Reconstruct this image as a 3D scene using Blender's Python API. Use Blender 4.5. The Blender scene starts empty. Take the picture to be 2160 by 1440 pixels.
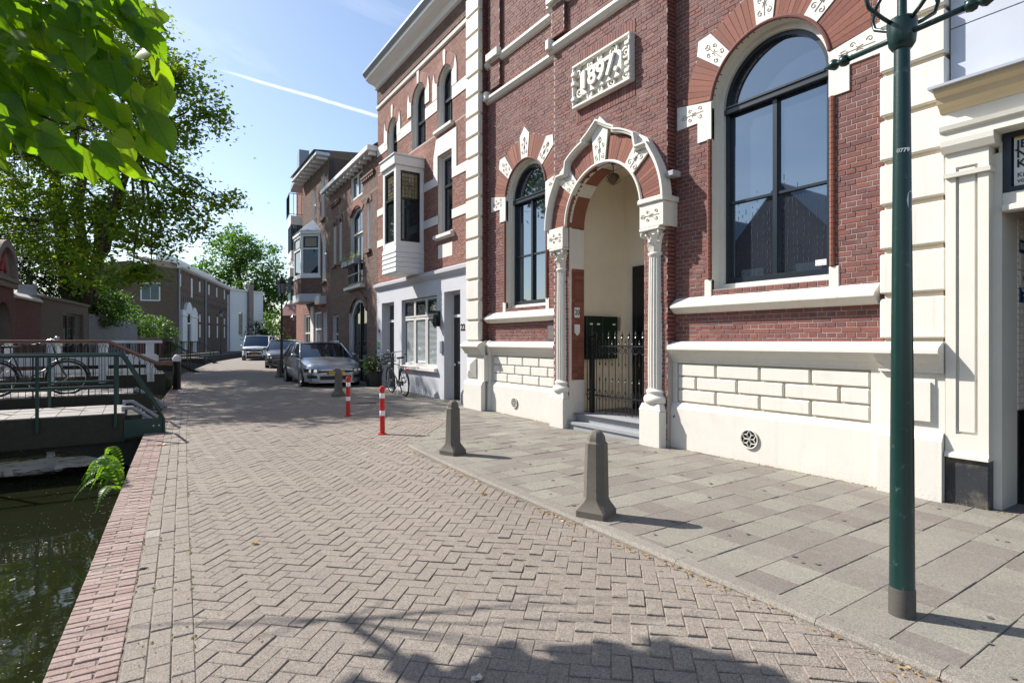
import bpy, math, random
from mathutils import Vector, Matrix, Euler
from math import sin, cos, pi, radians, atan2, sqrt
random.seed(11)
SC = bpy.context.scene
COL = SC.collection
# ---------------------------------------------------------------- camera
cam_d = bpy.data.cameras.new('camera'); cam = bpy.data.objects.new('camera', cam_d); COL.objects.link(cam)
YAW = radians(33.96)
cam.location = (0, 0, 1.6); cam.rotation_euler = (pi/2, 0, -YAW)
cam_d.sensor_width = 36; cam_d.lens = 19.75; cam_d.clip_start = .05; cam_d.clip_end = 3000
SC.camera = cam
FW = Vector((sin(YAW), cos(YAW), 0)); RT = Vector((cos(YAW), -sin(YAW), 0))
# ---------------------------------------------------------------- sky and sun
SUN_AZ = radians(34)        # towards the far end of the street, turned to the canal side
SUN_EL = radians(41)
SDIR = Vector((-sin(SUN_AZ)*cos(SUN_EL), cos(SUN_AZ)*cos(SUN_EL), sin(SUN_EL)))
W = bpy.data.worlds.new('World'); SC.world = W; W.use_nodes = True
nt = W.node_tree; nt.nodes.clear()
def nn(t, typ, **kw):
    n = t.nodes.new(typ)
    for k, v in kw.items():
        if k[0] == '_': setattr(n, k[1:], v)
        else: n.inputs[k.replace('__', ' ')].default_value = v
    return n
wo = nn(nt, 'ShaderNodeOutputWorld'); bg = nn(nt, 'ShaderNodeBackground', Strength=.112)
sky = nn(nt, 'ShaderNodeTexSky'); sky.sky_type = 'NISHITA'; sky.sun_disc = False
sky.sun_elevation = SUN_EL; sky.sun_rotation = -SUN_AZ; sky.air_density = 1.0; sky.dust_density = .9; sky.ozone_density = 1.0
# thin wisps of cloud and one vapour trail, laid on a plane 1 unit overhead (direction / z), so they go on all round the sky
tc = nn(nt, 'ShaderNodeTexCoord'); sx = nn(nt, 'ShaderNodeSeparateXYZ'); nt.links.new(tc.outputs['Generated'], sx.inputs[0])
def mth(t, op, a, b=None, c=None, clamp=False):
    n = t.nodes.new('ShaderNodeMath'); n.operation = op; n.use_clamp = clamp
    for i, v in enumerate((a, b, c)):
        if v is None: continue
        if isinstance(v, (int, float)): n.inputs[i].default_value = v
        else: t.links.new(v, n.inputs[i])
    return n.outputs[0]
zc = mth(nt, 'MAXIMUM', sx.outputs[2], .02)
px_ = mth(nt, 'DIVIDE', sx.outputs[0], zc); py_ = mth(nt, 'DIVIDE', sx.outputs[1], zc)
cb = nn(nt, 'ShaderNodeCombineXYZ'); nt.links.new(px_, cb.inputs[0]); nt.links.new(py_, cb.inputs[1])
n1 = nn(nt, 'ShaderNodeTexNoise', Scale=.55, Detail=7.0, Roughness=.62, Distortion=.9); nt.links.new(cb.outputs[0], n1.inputs['Vector'])
wisp = mth(nt, 'MULTIPLY', mth(nt, 'SUBTRACT', n1.outputs[0], .53, clamp=True), 3.2, clamp=True)
n2 = nn(nt, 'ShaderNodeTexNoise', Scale=3.5, Detail=5.0, Roughness=.6); nt.links.new(cb.outputs[0], n2.inputs['Vector'])
# trail: a straight streak on that plane, frayed by noise, that begins over the houses and runs on to the east
dl = mth(nt, 'SUBTRACT', mth(nt, 'ADD', mth(nt, 'MULTIPLY', px_, -.129), mth(nt, 'MULTIPLY', py_, .9916)), 2.2655)
dl = mth(nt, 'ADD', dl, mth(nt, 'MULTIPLY', mth(nt, 'SUBTRACT', n2.outputs[0], .5), .035))
al = mth(nt, 'ADD', mth(nt, 'MULTIPLY', px_, .9916), mth(nt, 'MULTIPLY', py_, .129))
wd = mth(nt, 'ADD', .016, mth(nt, 'MULTIPLY', mth(nt, 'SUBTRACT', al, .5, clamp=True), .012))
tr = mth(nt, 'SUBTRACT', 1.0, mth(nt, 'DIVIDE', mth(nt, 'ABSOLUTE', dl), wd), clamp=True)
fade = mth(nt, 'MULTIPLY', mth(nt, 'SUBTRACT', al, .54, clamp=True), 6.0, clamp=True)
tr = mth(nt, 'MULTIPLY', mth(nt, 'MULTIPLY', tr, fade), mth(nt, 'ADD', .35, mth(nt, 'MULTIPLY', n2.outputs[0], .9)), clamp=True)
cl = mth(nt, 'MULTIPLY', mth(nt, 'MAXIMUM', mth(nt, 'MULTIPLY', wisp, .42), mth(nt, 'MULTIPLY', tr, .75)), .9, clamp=True)
mixs = nt.nodes.new('ShaderNodeMix'); mixs.data_type = 'RGBA'; mixs.blend_type = 'MIX'
nt.links.new(cl, mixs.inputs[0]); nt.links.new(sky.outputs[0], mixs.inputs[6]); mixs.inputs[7].default_value = (9.5, 9.7, 10.2, 1)
nt.links.new(mixs.outputs[2], bg.inputs[0]); nt.links.new(bg.outputs[0], wo.inputs[0])
sl = bpy.data.lights.new('sun', 'SUN'); sl.energy = 4.8; sl.angle = radians(.53); sl.color = (1, .955, .89)
so = bpy.data.objects.new('sun', sl); COL.objects.link(so); so.rotation_euler = SDIR.to_track_quat('Z', 'Y').to_euler(); so.location = (-30, 40, 40)
vs = SC.view_settings; SC.display_settings.display_device = 'sRGB'
vs.view_transform = 'Standard'; vs.look = 'None'; vs.exposure = 0.80; vs.gamma = 1; vs.use_curve_mapping = False
SC.cycles.max_bounces = 8; SC.cycles.diffuse_bounces = 4; SC.cycles.glossy_bounces = 4; SC.cycles.transmission_bounces = 4
SC.cycles.caustics_reflective = False; SC.cycles.caustics_refractive = False; SC.cycles.sample_clamp_indirect = 6
# ================================================================ helpers
class M:
    """collects faces and builds ONE mesh object"""
    def __init__(s): s.v = []; s.f = []; s.r = []; s.m = []
    def face(s, pts, rnd=0., mi=0):
        n = len(s.v); s.v += [tuple(p) for p in pts]; s.f.append(tuple(range(n, n+len(pts)))); s.r.append(rnd); s.m.append(mi)
    def mesh_(s, vs, fs, rnd=0., mi=0):
        n = len(s.v); s.v += [tuple(p) for p in vs]
        for f in fs: s.f.append(tuple(i+n for i in f)); s.r.append(rnd); s.m.append(mi)
    def box(s, x0, x1, y0, y1, z0, z1, c=0., rnd=0., mi=0):
        if c <= 0:
            vs = [(x, y, z) for x in (x0, x1) for y in (y0, y1) for z in (z0, z1)]
            fs = [(0,1,3,2), (4,6,7,5), (0,4,5,1), (2,3,7,6), (0,2,6,4), (1,5,7,3)]
            s.mesh_(vs, fs, rnd, mi); return
        vs = []; idx = {}
        for ix, (X, sx_) in enumerate(((x0, 1), (x1, -1))):
            for iy, (Y, sy) in enumerate(((y0, 1), (y1, -1))):
                for iz, (Z, sz) in enumerate(((z0, 1), (z1, -1))):
                    for a in range(3):
                        p = [X+sx_*c, Y+sy*c, Z+sz*c]; p[a] = (X, Y, Z)[a]
                        idx[(ix, iy, iz, a)] = len(vs); vs.append(tuple(p))
        fs = []
        for a in range(3):
            b, d = [k for k in range(3) if k != a]
            for e in (0, 1):
                q = []
                for (i, j) in ((0,0), (1,0), (1,1), (0,1)):
                    k = [0,0,0]; k[a] = e; k[b] = i; k[d] = j; q.append(idx[(*k, a)])
                fs.append(tuple(q))
        for a in range(3):
            b, d = [k for k in range(3) if k != a]
            for i in (0,1):
                for j in (0,1):
                    q = []
                    for e, o in ((0,b), (1,b), (1,d), (0,d)):
                        k = [0,0,0]; k[a] = e; k[b] = i; k[d] = j; q.append(idx[(*k, o)])
                    fs.append(tuple(q))
        for k in [(i,j,l) for i in (0,1) for j in (0,1) for l in (0,1)]:
            fs.append(tuple(idx[(*k, a)] for a in range(3)))
        s.mesh_(vs, fs, rnd, mi)
    def prism(s, poly, y0, y1, rnd=0., mi=0, cap=True):
        """polygon in (x, z) pushed from y0 to y1"""
        n = len(poly); vs = [(x, y0, z) for x, z in poly]+[(x, y1, z) for x, z in poly]
        fs = [(i, (i+1) % n, n+(i+1) % n, n+i) for i in range(n)]
        if cap: fs += [tuple(range(n)), tuple(range(2*n-1, n-1, -1))]
        s.mesh_(vs, fs, rnd, mi)
    def prismz(s, poly, z0, z1, rnd=0., mi=0):
        n = len(poly); vs = [(x, y, z0) for x, y in poly]+[(x, y, z1) for x, y in poly]
        fs = [(i, (i+1) % n, n+(i+1) % n, n+i) for i in range(n)]+[tuple(range(n)), tuple(range(2*n-1, n-1, -1))]
        s.mesh_(vs, fs, rnd, mi)
    def prof(s, pts, x0, x1, rnd=0., mi=0):
        """profile of (y, z) points run along x (a moulding)"""
        n = len(pts); vs = [(x0, y, z) for y, z in pts]+[(x1, y, z) for y, z in pts]
        fs = [(i, (i+1) % n, n+(i+1) % n, n+i) for i in range(n)]+[tuple(range(n)), tuple(range(2*n-1, n-1, -1))]
        s.mesh_(vs, fs, rnd, mi)
    def tube(s, pts, r, n=8, closed=False, mi=0, cap=True):
        pts = [Vector(p) for p in pts]; k = len(pts); rs = r if isinstance(r, (list, tuple)) else [r]*k
        up = None; rings = []
        for i, p in enumerate(pts):
            a = pts[i-1] if (i > 0 or closed) else p; b = pts[(i+1) % k] if (i < k-1 or closed) else p
            t = (b-a)
            if t.length < 1e-9: t = Vector((0,0,1))
            t.normalize()
            if up is None:
                up = Vector((0,0,1)) if abs(t.z) < .9 else Vector((1,0,0))
            up = up-t*up.dot(t)
            if up.length < 1e-6: up = t.orthogonal()
            up.normalize(); w = t.cross(up)
            rings.append([p+(up*cos(2*pi*j/n)+w*sin(2*pi*j/n))*rs[i] for j in range(n)])
        vs = [q for ring in rings for q in ring]; fs = []
        for i in range(k if closed else k-1):
            a, b = i*n, ((i+1) % k)*n
            for j in range(n): fs.append((a+j, a+(j+1) % n, b+(j+1) % n, b+j))
        if cap and not closed: fs += [tuple(range(n-1, -1, -1)), tuple(range((k-1)*n, k*n))]
        s.mesh_(vs, fs, 0., mi)
    def lathe(s, prof, n=16, c=(0,0,0), mi=0, flute=0, fd=0., axis='z', a0=0., a1=2*pi):
        """profile of (r, z), optional flutes"""
        full = abs(a1-a0-2*pi) < 1e-6; m = n if full else n+1; vs = []
        for r, z in prof:
            for j in range(m):
                a = a0+(a1-a0)*j/n; q = r-(fd*abs(sin(flute*a/2))**.7 if flute and r > 0 else 0)
                p = (q*cos(a), q*sin(a), z)
                if axis == 'y': p = (p[0], p[2], p[1])
                elif axis == 'x': p = (p[2], p[0], p[1])
                vs.append((p[0]+c[0], p[1]+c[1], p[2]+c[2]))
        fs = []
        for i in range(len(prof)-1):
            for j in range(n):
                k = (j+1) % m
                fs.append((i*m+j, i*m+k, (i+1)*m+k, (i+1)*m+j))
        if full:
            if prof[0][0] > 1e-5: fs.append(tuple(range(m-1, -1, -1)))
            if prof[-1][0] > 1e-5: fs.append(tuple(range((len(prof)-1)*m, len(prof)*m)))
        s.mesh_(vs, fs, 0., mi)
    def slab(s, poly, zf, h, ch, depth, rnd=0., mi=0):
        """paver: convex outline seen from above, top at zf(x,y)+h with a worn edge, skirts going down"""
        n = len(poly); cx = sum(p[0] for p in poly)/n; cy = sum(p[1] for p in poly)/n; top = []
        for i in range(n):
            (x, y), (xa, ya), (xb, yb) = poly[i], poly[i-1], poly[(i+1) % n]
            d1 = Vector((xa-x, ya-y)); d2 = Vector((xb-x, yb-y))
            if d1.length < 1e-6 or d2.length < 1e-6: top.append((x, y)); continue
            d1.normalize(); d2.normalize(); top.append((x+(d1.x+d2.x)*ch, y+(d1.y+d2.y)*ch))
        vs = [(x, y, zf(x, y)+h) for x, y in top]+[(x, y, zf(x, y)+h-ch*.8) for x, y in poly]+[(x, y, zf(x, y)+h-depth) for x, y in poly]
        fs = [tuple(range(n))]
        for i in range(n):
            j = (i+1) % n
            fs += [(n+i, n+j, j, i), (2*n+i, 2*n+j, n+j, n+i)]
        s.mesh_(vs, fs, rnd, mi)
    def data(s, name, mats, smooth=False):
        me = bpy.data.meshes.new(name); me.from_pydata(s.v, [], s.f)
        for m in (mats if isinstance(mats, (list, tuple)) else [mats]): me.materials.append(m)
        if any(s.m): me.polygons.foreach_set('material_index', s.m)
        if any(s.r):
            at = me.attributes.new('rnd', 'FLOAT', 'FACE'); at.data.foreach_set('value', s.r)
        if smooth is not False:
            me.polygons.foreach_set('use_smooth', [True]*len(s.f))
            if smooth is not True: me.set_sharp_from_angle(angle=radians(smooth))
        me.update(); return me
    def build(s, name, mats, parent=None, smooth=False, **kw):
        return ob(name, s.data(name, mats, smooth), parent, **kw)
def ob(name, data, parent=None, loc=None, rot=None, scale=None, label=None, cat=None, group=None, kind=None):
    o = bpy.data.objects.new(name, data); COL.objects.link(o)
    if parent is not None: o.parent = parent
    if loc is not None: o.location = loc
    if rot is not None: o.rotation_euler = rot
    if scale is not None: o.scale = scale
    for k, v in (('label', label), ('category', cat), ('group', group), ('kind', kind)):
        if v: o[k] = v
    return o
def thing(name, label, cat, loc=(0,0,0), rz=0., group=None):
    return ob(name, None, None, loc, (0,0,rz), None, label, cat, group)
def kids(o, pool):
    return [c for c in pool if c.parent == o]
def copy_tree(root, loc, rz=None, label=None):
    """a copy of a thing with copies of its parts and sub-parts (mesh data shared)"""
    r = root.copy(); COL.objects.link(r); r.location = loc
    if rz is not None: r.rotation_euler = (0,0,rz)
    if label: r['label'] = label
    for ch in list(root.children):
        c = ch.copy(); COL.objects.link(c); c.parent = r
        for g in list(ch.children):
            d = g.copy(); COL.objects.link(d); d.parent = c
    return r
def inst(name, me, parent, loc=(0,0,0), rot=(0,0,0), scale=(1,1,1)):
    return ob(name, me, parent, loc, rot, scale)
# ---------------------------------------------------------------- materials (procedural)
def mat(name, cols, rough=.75, nscale=14., nvar=.18, bump=.25, bscale=90., metal=0., spec=.4, big=1.2, bigvar=.15, speck=0., stain=None, coat=0., dist=.004, splash=None, streak=0.):
    """cols: one colour, or several that pieces pick from by their own random number"""
    m = bpy.data.materials.new(name); m.use_nodes = True; t = m.node_tree; b = t.nodes['Principled BSDF']
    if not isinstance(cols[0], (tuple, list)): cols = [cols]
    ge = t.nodes.new('ShaderNodeNewGeometry'); pos = ge.outputs['Position']
    if len(cols) > 1:
        at = t.nodes.new('ShaderNodeAttribute'); at.attribute_name = 'rnd'; oi = t.nodes.new('ShaderNodeObjectInfo')
        fr = mth(t, 'FRACT', mth(t, 'ADD', at.outputs['Fac'], oi.outputs['Random']))
        rp = t.nodes.new('ShaderNodeValToRGB'); t.links.new(fr, rp.inputs[0]); e = rp.color_ramp.elements
        for i, c in enumerate(cols):
            p = i/(len(cols)-1)
            el = e[0] if i == 0 else (e[1] if i == len(cols)-1 else e.new(p))
            el.position = p; el.color = (*c, 1)
        # keep order: elements may have been resorted, so set again
        for i, el in enumerate(sorted(e, key=lambda q: q.position)): el.color = (*cols[i], 1)
        col = rp.outputs[0]
    else:
        rg = t.nodes.new('ShaderNodeRGB'); rg.outputs[0].default_value = (*cols[0], 1); col = rg.outputs[0]
    def noise(sc, det=4., ro=.6):
        n = t.nodes.new('ShaderNodeTexNoise'); n.inputs['Scale'].default_value = sc; n.inputs['Detail'].default_value = det; n.inputs['Roughness'].default_value = ro
        t.links.new(pos, n.inputs['Vector']); return n.outputs[0]
    f = None
    for sc, va in ((nscale, nvar), (big, bigvar)):
        if va <= 0: continue
        k = mth(t, 'ADD', 1-va, mth(t, 'MULTIPLY', noise(sc), 2*va)); f = k if f is None else mth(t, 'MULTIPLY', f, k)
    if speck > 0:   # fine exposed grit
        k = mth(t, 'ADD', mth(t, 'MULTIPLY', mth(t, 'SUBTRACT', noise(62., 4., .8), .5), speck*4.2), mth(t, 'MULTIPLY', mth(t, 'SUBTRACT', noise(165., 2., .6), .5), speck*5.))
        k = mth(t, 'MAXIMUM', mth(t, 'ADD', 1., k), .4); f = k if f is None else mth(t, 'MULTIPLY', f, k)
    if f is not None:
        vm = t.nodes.new('ShaderNodeVectorMath'); vm.operation = 'SCALE'; t.links.new(col, vm.inputs[0]); t.links.new(f, vm.inputs['Scale']); col = vm.outputs[0]
    if stain:
        sc_, lo, amt, scol = stain
        k = mth(t, 'MULTIPLY', mth(t, 'MULTIPLY', mth(t, 'SUBTRACT', noise(sc_, 6., .7), lo, clamp=True), 5., clamp=True), amt)
        mx = t.nodes.new('ShaderNodeMix'); mx.data_type = 'RGBA'; t.links.new(k, mx.inputs[0]); t.links.new(col, mx.inputs[6]); mx.inputs[7].default_value = (*scol, 1); col = mx.outputs[2]
    if splash:   # specks of street dirt thrown up on the foot of a wall, and thin run marks
        z0, zh = splash; sp_ = t.nodes.new('ShaderNodeSeparateXYZ'); t.links.new(pos, sp_.inputs[0])
        hgt = mth(t, 'DIVIDE', mth(t, 'SUBTRACT', sp_.outputs[2], z0), zh)
        k = mth(t, 'MULTIPLY', mth(t, 'SUBTRACT', noise(75., 5., .75), mth(t, 'ADD', .50, mth(t, 'MULTIPLY', hgt, .22)), clamp=True), 4.5, clamp=True)
        mx = t.nodes.new('ShaderNodeMix'); mx.data_type = 'RGBA'; t.links.new(mth(t, 'MULTIPLY', k, .9), mx.inputs[0]); t.links.new(col, mx.inputs[6]); mx.inputs[7].default_value = (.27,.24,.20,1); col = mx.outputs[2]
    if streak:   # rain runs: noise stretched downwards
        mp = t.nodes.new('ShaderNodeMapping'); mp.inputs['Scale'].default_value = (16, 16, .9); t.links.new(pos, mp.inputs[0])
        n = t.nodes.new('ShaderNodeTexNoise'); n.inputs['Scale'].default_value = 1.; n.inputs['Detail'].default_value = 5.; n.inputs['Roughness'].default_value = .65; t.links.new(mp.outputs[0], n.inputs['Vector'])
        k = mth(t, 'MULTIPLY', mth(t, 'MULTIPLY', mth(t, 'SUBTRACT', n.outputs[0], .55, clamp=True), 5., clamp=True), streak)
        mx = t.nodes.new('ShaderNodeMix'); mx.data_type = 'RGBA'; t.links.new(k, mx.inputs[0]); t.links.new(col, mx.inputs[6]); mx.inputs[7].default_value = (.40,.36,.29,1); col = mx.outputs[2]
    t.links.new(col, b.inputs['Base Color'])
    b.inputs['Roughness'].default_value = rough; b.inputs['Metallic'].default_value = metal; b.inputs['Specular IOR Level'].default_value = spec
    if coat: b.inputs['Coat Weight'].default_value = coat; b.inputs['Coat Roughness'].default_value = .06
    if bump > 0:
        bp = t.nodes.new('ShaderNodeBump'); bp.inputs['Strength'].default_value = bump; bp.inputs['Distance'].default_value = dist
        t.links.new(noise(bscale, 3.), bp.inputs['Height']); t.links.new(bp.outputs[0], b.inputs['Normal'])
    return m
def flat(name, col, rough=.5, metal=0., spec=.5, emit=0., coat=0.):
    m = bpy.data.materials.new(name); m.use_nodes = True; b = m.node_tree.nodes['Principled BSDF']
    b.inputs['Base Color'].default_value = (*col, 1); b.inputs['Roughness'].default_value = rough; b.inputs['Metallic'].default_value = metal; b.inputs['Specular IOR Level'].default_value = spec
    if coat: b.inputs['Coat Weight'].default_value = coat; b.inputs['Coat Roughness'].default_value = .04
    return m
def glassm(name, col, ior=1.75, dust=.35, rough=.02):
    """a window seen from a bright street: dark room behind, mirror of the street, a film of dust that the sun shows up"""
    m = bpy.data.materials.new(name); m.use_nodes = True; t = m.node_tree; b = t.nodes['Principled BSDF']
    ge = t.nodes.new('ShaderNodeNewGeometry')
    n = nn(t, 'ShaderNodeTexNoise', Scale=3., Detail=6., Roughness=.7); t.links.new(ge.outputs['Position'], n.inputs['Vector'])
    v = nn(t, 'ShaderNodeTexVoronoi', Scale=28.); t.links.new(ge.outputs['Position'], v.inputs['Vector'])
    sp = mth(t, 'MULTIPLY', mth(t, 'LESS_THAN', v.outputs['Distance'], .09), .35*dust)
    f = mth(t, 'ADD', mth(t, 'MULTIPLY', n.outputs[0], dust*.16), sp)
    mx = t.nodes.new('ShaderNodeMix'); mx.data_type = 'RGBA'; t.links.new(f, mx.inputs[0]); mx.inputs[6].default_value = (*col, 1); mx.inputs[7].default_value = (.55, .57, .6, 1)
    t.links.new(mx.outputs[2], b.inputs['Base Color']); b.inputs['Roughness'].default_value = rough; b.inputs['IOR'].default_value = ior; b.inputs['Specular Tint'].default_value = (.70,.86,1.,1)
    return m
def leafm(name, cols, trans=.5, nvar=.2, rough=.45, tmul=(3.4, 3.2, .9)):
    m = bpy.data.materials.new(name); m.use_nodes = True; t = m.node_tree; b = t.nodes['Principled BSDF']; out = t.nodes['Material Output']
    at = t.nodes.new('ShaderNodeAttribute'); at.attribute_name = 'rnd'; oi = t.nodes.new('ShaderNodeObjectInfo')
    fr = mth(t, 'FRACT', mth(t, 'ADD', at.outputs['Fac'], oi.outputs['Random']))
    rp = t.nodes.new('ShaderNodeValToRGB'); t.links.new(fr, rp.inputs[0])
    e = rp.color_ramp.elements
    for i, c in enumerate(cols):
        p = i/(len(cols)-1); (e[0] if i == 0 else e[len(e)-1] if i == len(cols)-1 else e.new(p)).position = p
    for i, el in enumerate(sorted(e, key=lambda q: q.position)): el.color = (*cols[i], 1)
    ge = t.nodes.new('ShaderNodeNewGeometry'); n = nn(t, 'ShaderNodeTexNoise', Scale=9., Detail=3.); t.links.new(ge.outputs['Position'], n.inputs['Vector'])
    vm = t.nodes.new('ShaderNodeVectorMath'); vm.operation = 'SCALE'; t.links.new(rp.outputs[0], vm.inputs[0])
    t.links.new(mth(t, 'ADD', 1-nvar, mth(t, 'MULTIPLY', n.outputs[0], 2*nvar)), vm.inputs['Scale'])
    t.links.new(vm.outputs[0], b.inputs['Base Color']); b.inputs['Roughness'].default_value = rough; b.inputs['Specular IOR Level'].default_value = .35
    tr = t.nodes.new('ShaderNodeBsdfTranslucent'); v2 = t.nodes.new('ShaderNodeVectorMath'); v2.operation = 'MULTIPLY'; t.links.new(vm.outputs[0], v2.inputs[0]); v2.inputs[1].default_value = tmul
    t.links.new(v2.outputs[0], tr.inputs[0])
    ms = t.nodes.new('ShaderNodeMixShader'); ms.inputs[0].default_value = trans; t.links.new(b.outputs[0], ms.inputs[1]); t.links.new(tr.outputs[0], ms.inputs[2]); t.links.new(ms.outputs[0], out.inputs[0])
    return m
RED = [(.132,.052,.047), (.165,.064,.056), (.148,.057,.052), (.195,.082,.070), (.170,.068,.061), (.105,.046,.046), (.205,.076,.058), (.155,.062,.057)]
m_brick = mat('church_brick', RED, .8, 30, .22, .5, 140, big=.7, bigvar=.22, stain=(2.6, .57, .34, (.29,.235,.22)))
m_archbrick = mat('orange_arch_brick', [(.165,.058,.042), (.225,.082,.054), (.19,.066,.047), (.26,.10,.064), (.175,.072,.056)], .8, 30, .24, .4, 140)
m_mortar = mat('mortar', (.36,.32,.295), .9, 20, .2, .4, 200)
m_mortar_dark = mat('dark_mortar', (.17,.14,.13), .9, 20, .2, .4, 200)
m_cream = mat('cream_paint', (.66,.635,.57), .6, 6, .07, .25, 60, bigvar=.06, stain=(2.2, .58, .2, (.44,.40,.32)), streak=.42)
m_creamtan = mat('tan_joint_paint', (.62,.53,.39), .6, 6, .06, .15, 60, bigvar=.05)  # plain tan for the joints between quoin blocks and plinth blocks
m_plinth = mat('plinth_paint', (.64,.615,.555), .7, 5, .06, .4, 120, bigvar=.06, stain=(3.5, .58, .28, (.42,.38,.31)), splash=(.08, .45), streak=.22)
m_white = mat('white_paint', (.70,.70,.69), .45, 6, .05, .1, 60, bigvar=.04)
m_carve = mat('carved_line', (.36,.32,.25), .8, 30, .2, 0)
m_frame = mat('blue_black_frame', (.012,.018,.026), .3, 10, .2, .05, 60, spec=.5)
m_glass = glassm('church_glass', (.012,.018,.030), 2.9, .30)
m_glass2 = glassm('house_glass', (.01,.014,.016), 1.7, .15)
m_black = mat('black_gloss', (.008,.009,.01), .28, 10, .2, .05, 60)
m_iron = mat('black_iron', (.010,.012,.014), .35, 30, .3, .15, 120, spec=.5)
m_stonegrey = mat('blue_stone', (.30,.31,.33), .6, 12, .12, .2, 120)
m_green = mat('lamp_green', (.005,.029,.025), .3, 8, .2, .12, 70, spec=.5, stain=(16., .62, .8, (.20,.23,.20)))
m_darkgreen = mat('bridge_green', (.010,.040,.032), .42, 12, .25, .15, 90, stain=(9., .62, .4, (.06,.055,.03)))
# ================================================================ brick walls
def cuts(iv, a, b):
    out = []
    for p, q in iv:
        if b <= p or a >= q: out.append((p, q)); continue
        if a > p: out.append((p, a))
        if b < q: out.append((b, q))
    return out
CAMP = Vector((0, 0, 1.6))
def opening_iv(o, z, ring=True):
    """s-interval an opening takes out of the bricks at height z. o: dict a,b,z0,z1 (+ arch: c,zs,r, ring)"""
    g = o.get('ring', 0.) if ring else 0.
    if 'r' in o:
        c, r, zs = o['c'], o['r'], o['zs']
        if z < o['z0'] or z > zs+r+g: return None
        if z <= zs: return (c-r, c+r)
        q = (r+g)**2-(z-zs)**2
        return (c-sqrt(q), c+sqrt(q)) if q > 0 else None
    return (o['a'], o['b']) if o['z0'] < z < o['z1'] else None
def wall(parent, s0, s1, z0, z1, y, ops, mb, mm, L=.21, H=.0595, indiv=0, joint=.0068, reveal=.2, mrev=None, bond=True, jit=.0018, name='brick', thick=.28):
    """mortar wall with true openings and reveals, and bricks proud of it; the nearest whole bricks are objects of their own"""
    ops = sorted(ops, key=lambda o: o.get('a', o.get('c', 0)-o.get('r', 0)))
    b = M(); rv = M(); x = s0
    for o in ops:
        a, e = (o['c']-o['r'], o['c']+o['r']) if 'r' in o else (o['a'], o['b'])
        if a > x: b.face([(x,y,z0), (a,y,z0), (a,y,z1), (x,y,z1)])
        if o['z0'] > z0: b.face([(a,y,z0), (e,y,z0), (e,y,o['z0']), (a,y,o['z0'])])
        yr = y+o.get('rev', reveal)
        if 'r' in o:
            c, r, zs = o['c'], o['r'], o['zs']; n = 28
            P = [(c-r*cos(pi*i/n), zs+r*sin(pi*i/n)) for i in range(n+1)]
            for i in range(n):
                (xa, za), (xb, zb) = P[i], P[i+1]
                b.face([(xa,y,za), (xb,y,zb), (xb,y,z1), (xa,y,z1)])
                rv.face([(xa,y,za), (xa,yr,za), (xb,yr,zb), (xb,y,zb)])
            top = zs
        else:
            top = o['z1']
            if top < z1: b.face([(a,y,top), (e,y,top), (e,y,z1), (a,y,z1)])
            rv.face([(a,y,top), (a,yr,top), (e,yr,top), (e,y,top)])
        rv.face([(a,y,o['z0']), (a,yr,o['z0']), (a,yr,top), (a,y,top)])
        rv.face([(e,y,o['z0']), (e,y,top), (e,yr,top), (e,yr,o['z0'])])
        rv.face([(a,y,o['z0']), (e,y,o['z0']), (e,yr,o['z0']), (a,yr,o['z0'])])
        x = e
    if x < s1: b.face([(x,y,z0), (s1,y,z0), (s1,y,z1), (x,y,z1)])
    # ends and top so that the wall has its thickness
    yb = y+thick
    b.face([(s0,y,z0), (s0,y,z1), (s0,yb,z1), (s0,yb,z0)]); b.face([(s1,y,z0), (s1,yb,z0), (s1,yb,z1), (s1,y,z1)]); b.face([(s0,y,z1), (s1,y,z1), (s1,yb,z1), (s0,yb,z1)])
    b.build('mortar_bed', mm, parent)
    if rv.f: rv.build('reveal', mrev or mm, parent)
    # bricks
    st = M(); full = []; k = 0; z = z0+joint/2
    rng = random.Random(int(s0*100)+int(z0*77)+5)
    mw = Matrix.Translation(parent.location) @ parent.rotation_euler.to_matrix().to_4x4()
    while z+H-joint < z1+.005:
        zc_ = z+(H-joint)/2; iv = [(s0, s1)]
        for o in ops:
            t = opening_iv(o, zc_)
            if t: iv = cuts(iv, *t)
        le = L if (k % 2 == 0 or not bond) else L/2
        off = 0. if k % 2 == 0 else (L*.25 if bond else L*.5)
        if bond and k % 4 == 2: off = L*.5
        i0 = int((s0-off)/le)-2
        for i in range(i0, int((s1-off)/le)+2):
            a, e = off+i*le+joint/2, off+(i+1)*le-joint/2
            for p, q in iv:
                aa, ee = max(a, p+joint*.4), min(e, q-joint*.4)
                if ee-aa < .03: continue
                j = rng.uniform(-jit, jit); r_ = rng.random()
                if aa == a and ee == e and indiv and le == L: full.append((a, z, j, r_))
                else: brickbox(st, aa, ee, y-.005+j, y+.02, z, z+H-joint, r_, rng)
        z += H; k += 1
    if indiv and full:
        def key(t):
            w = mw @ Vector((t[0]+L/2, y, t[1])); d = w-CAMP
            dep = d.dot(FW); u = d.dot(RT)/max(dep, .1); vv = d.z/max(dep, .1)
            return (0 if abs(u) < .93 and abs(vv) < .62 and dep > 0 else 1, d.length)
        full.sort(key=key)
        bm_ = M(); brickbox(bm_, 0, L-joint, -.005, .02, 0, H-joint, 0., rng, 0.); me = bm_.data(name, mb)
        for a, z, j, r_ in full[:indiv]: inst(name, me, parent, (a, y+j, z))
        for a, z, j, r_ in full[indiv:]: brickbox(st, a, a+L-joint, y-.005+j, y+.02, z, z+H-joint, r_, rng)
    if st.f: st.build('brickwork', mb, parent, kind='stuff')
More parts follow.
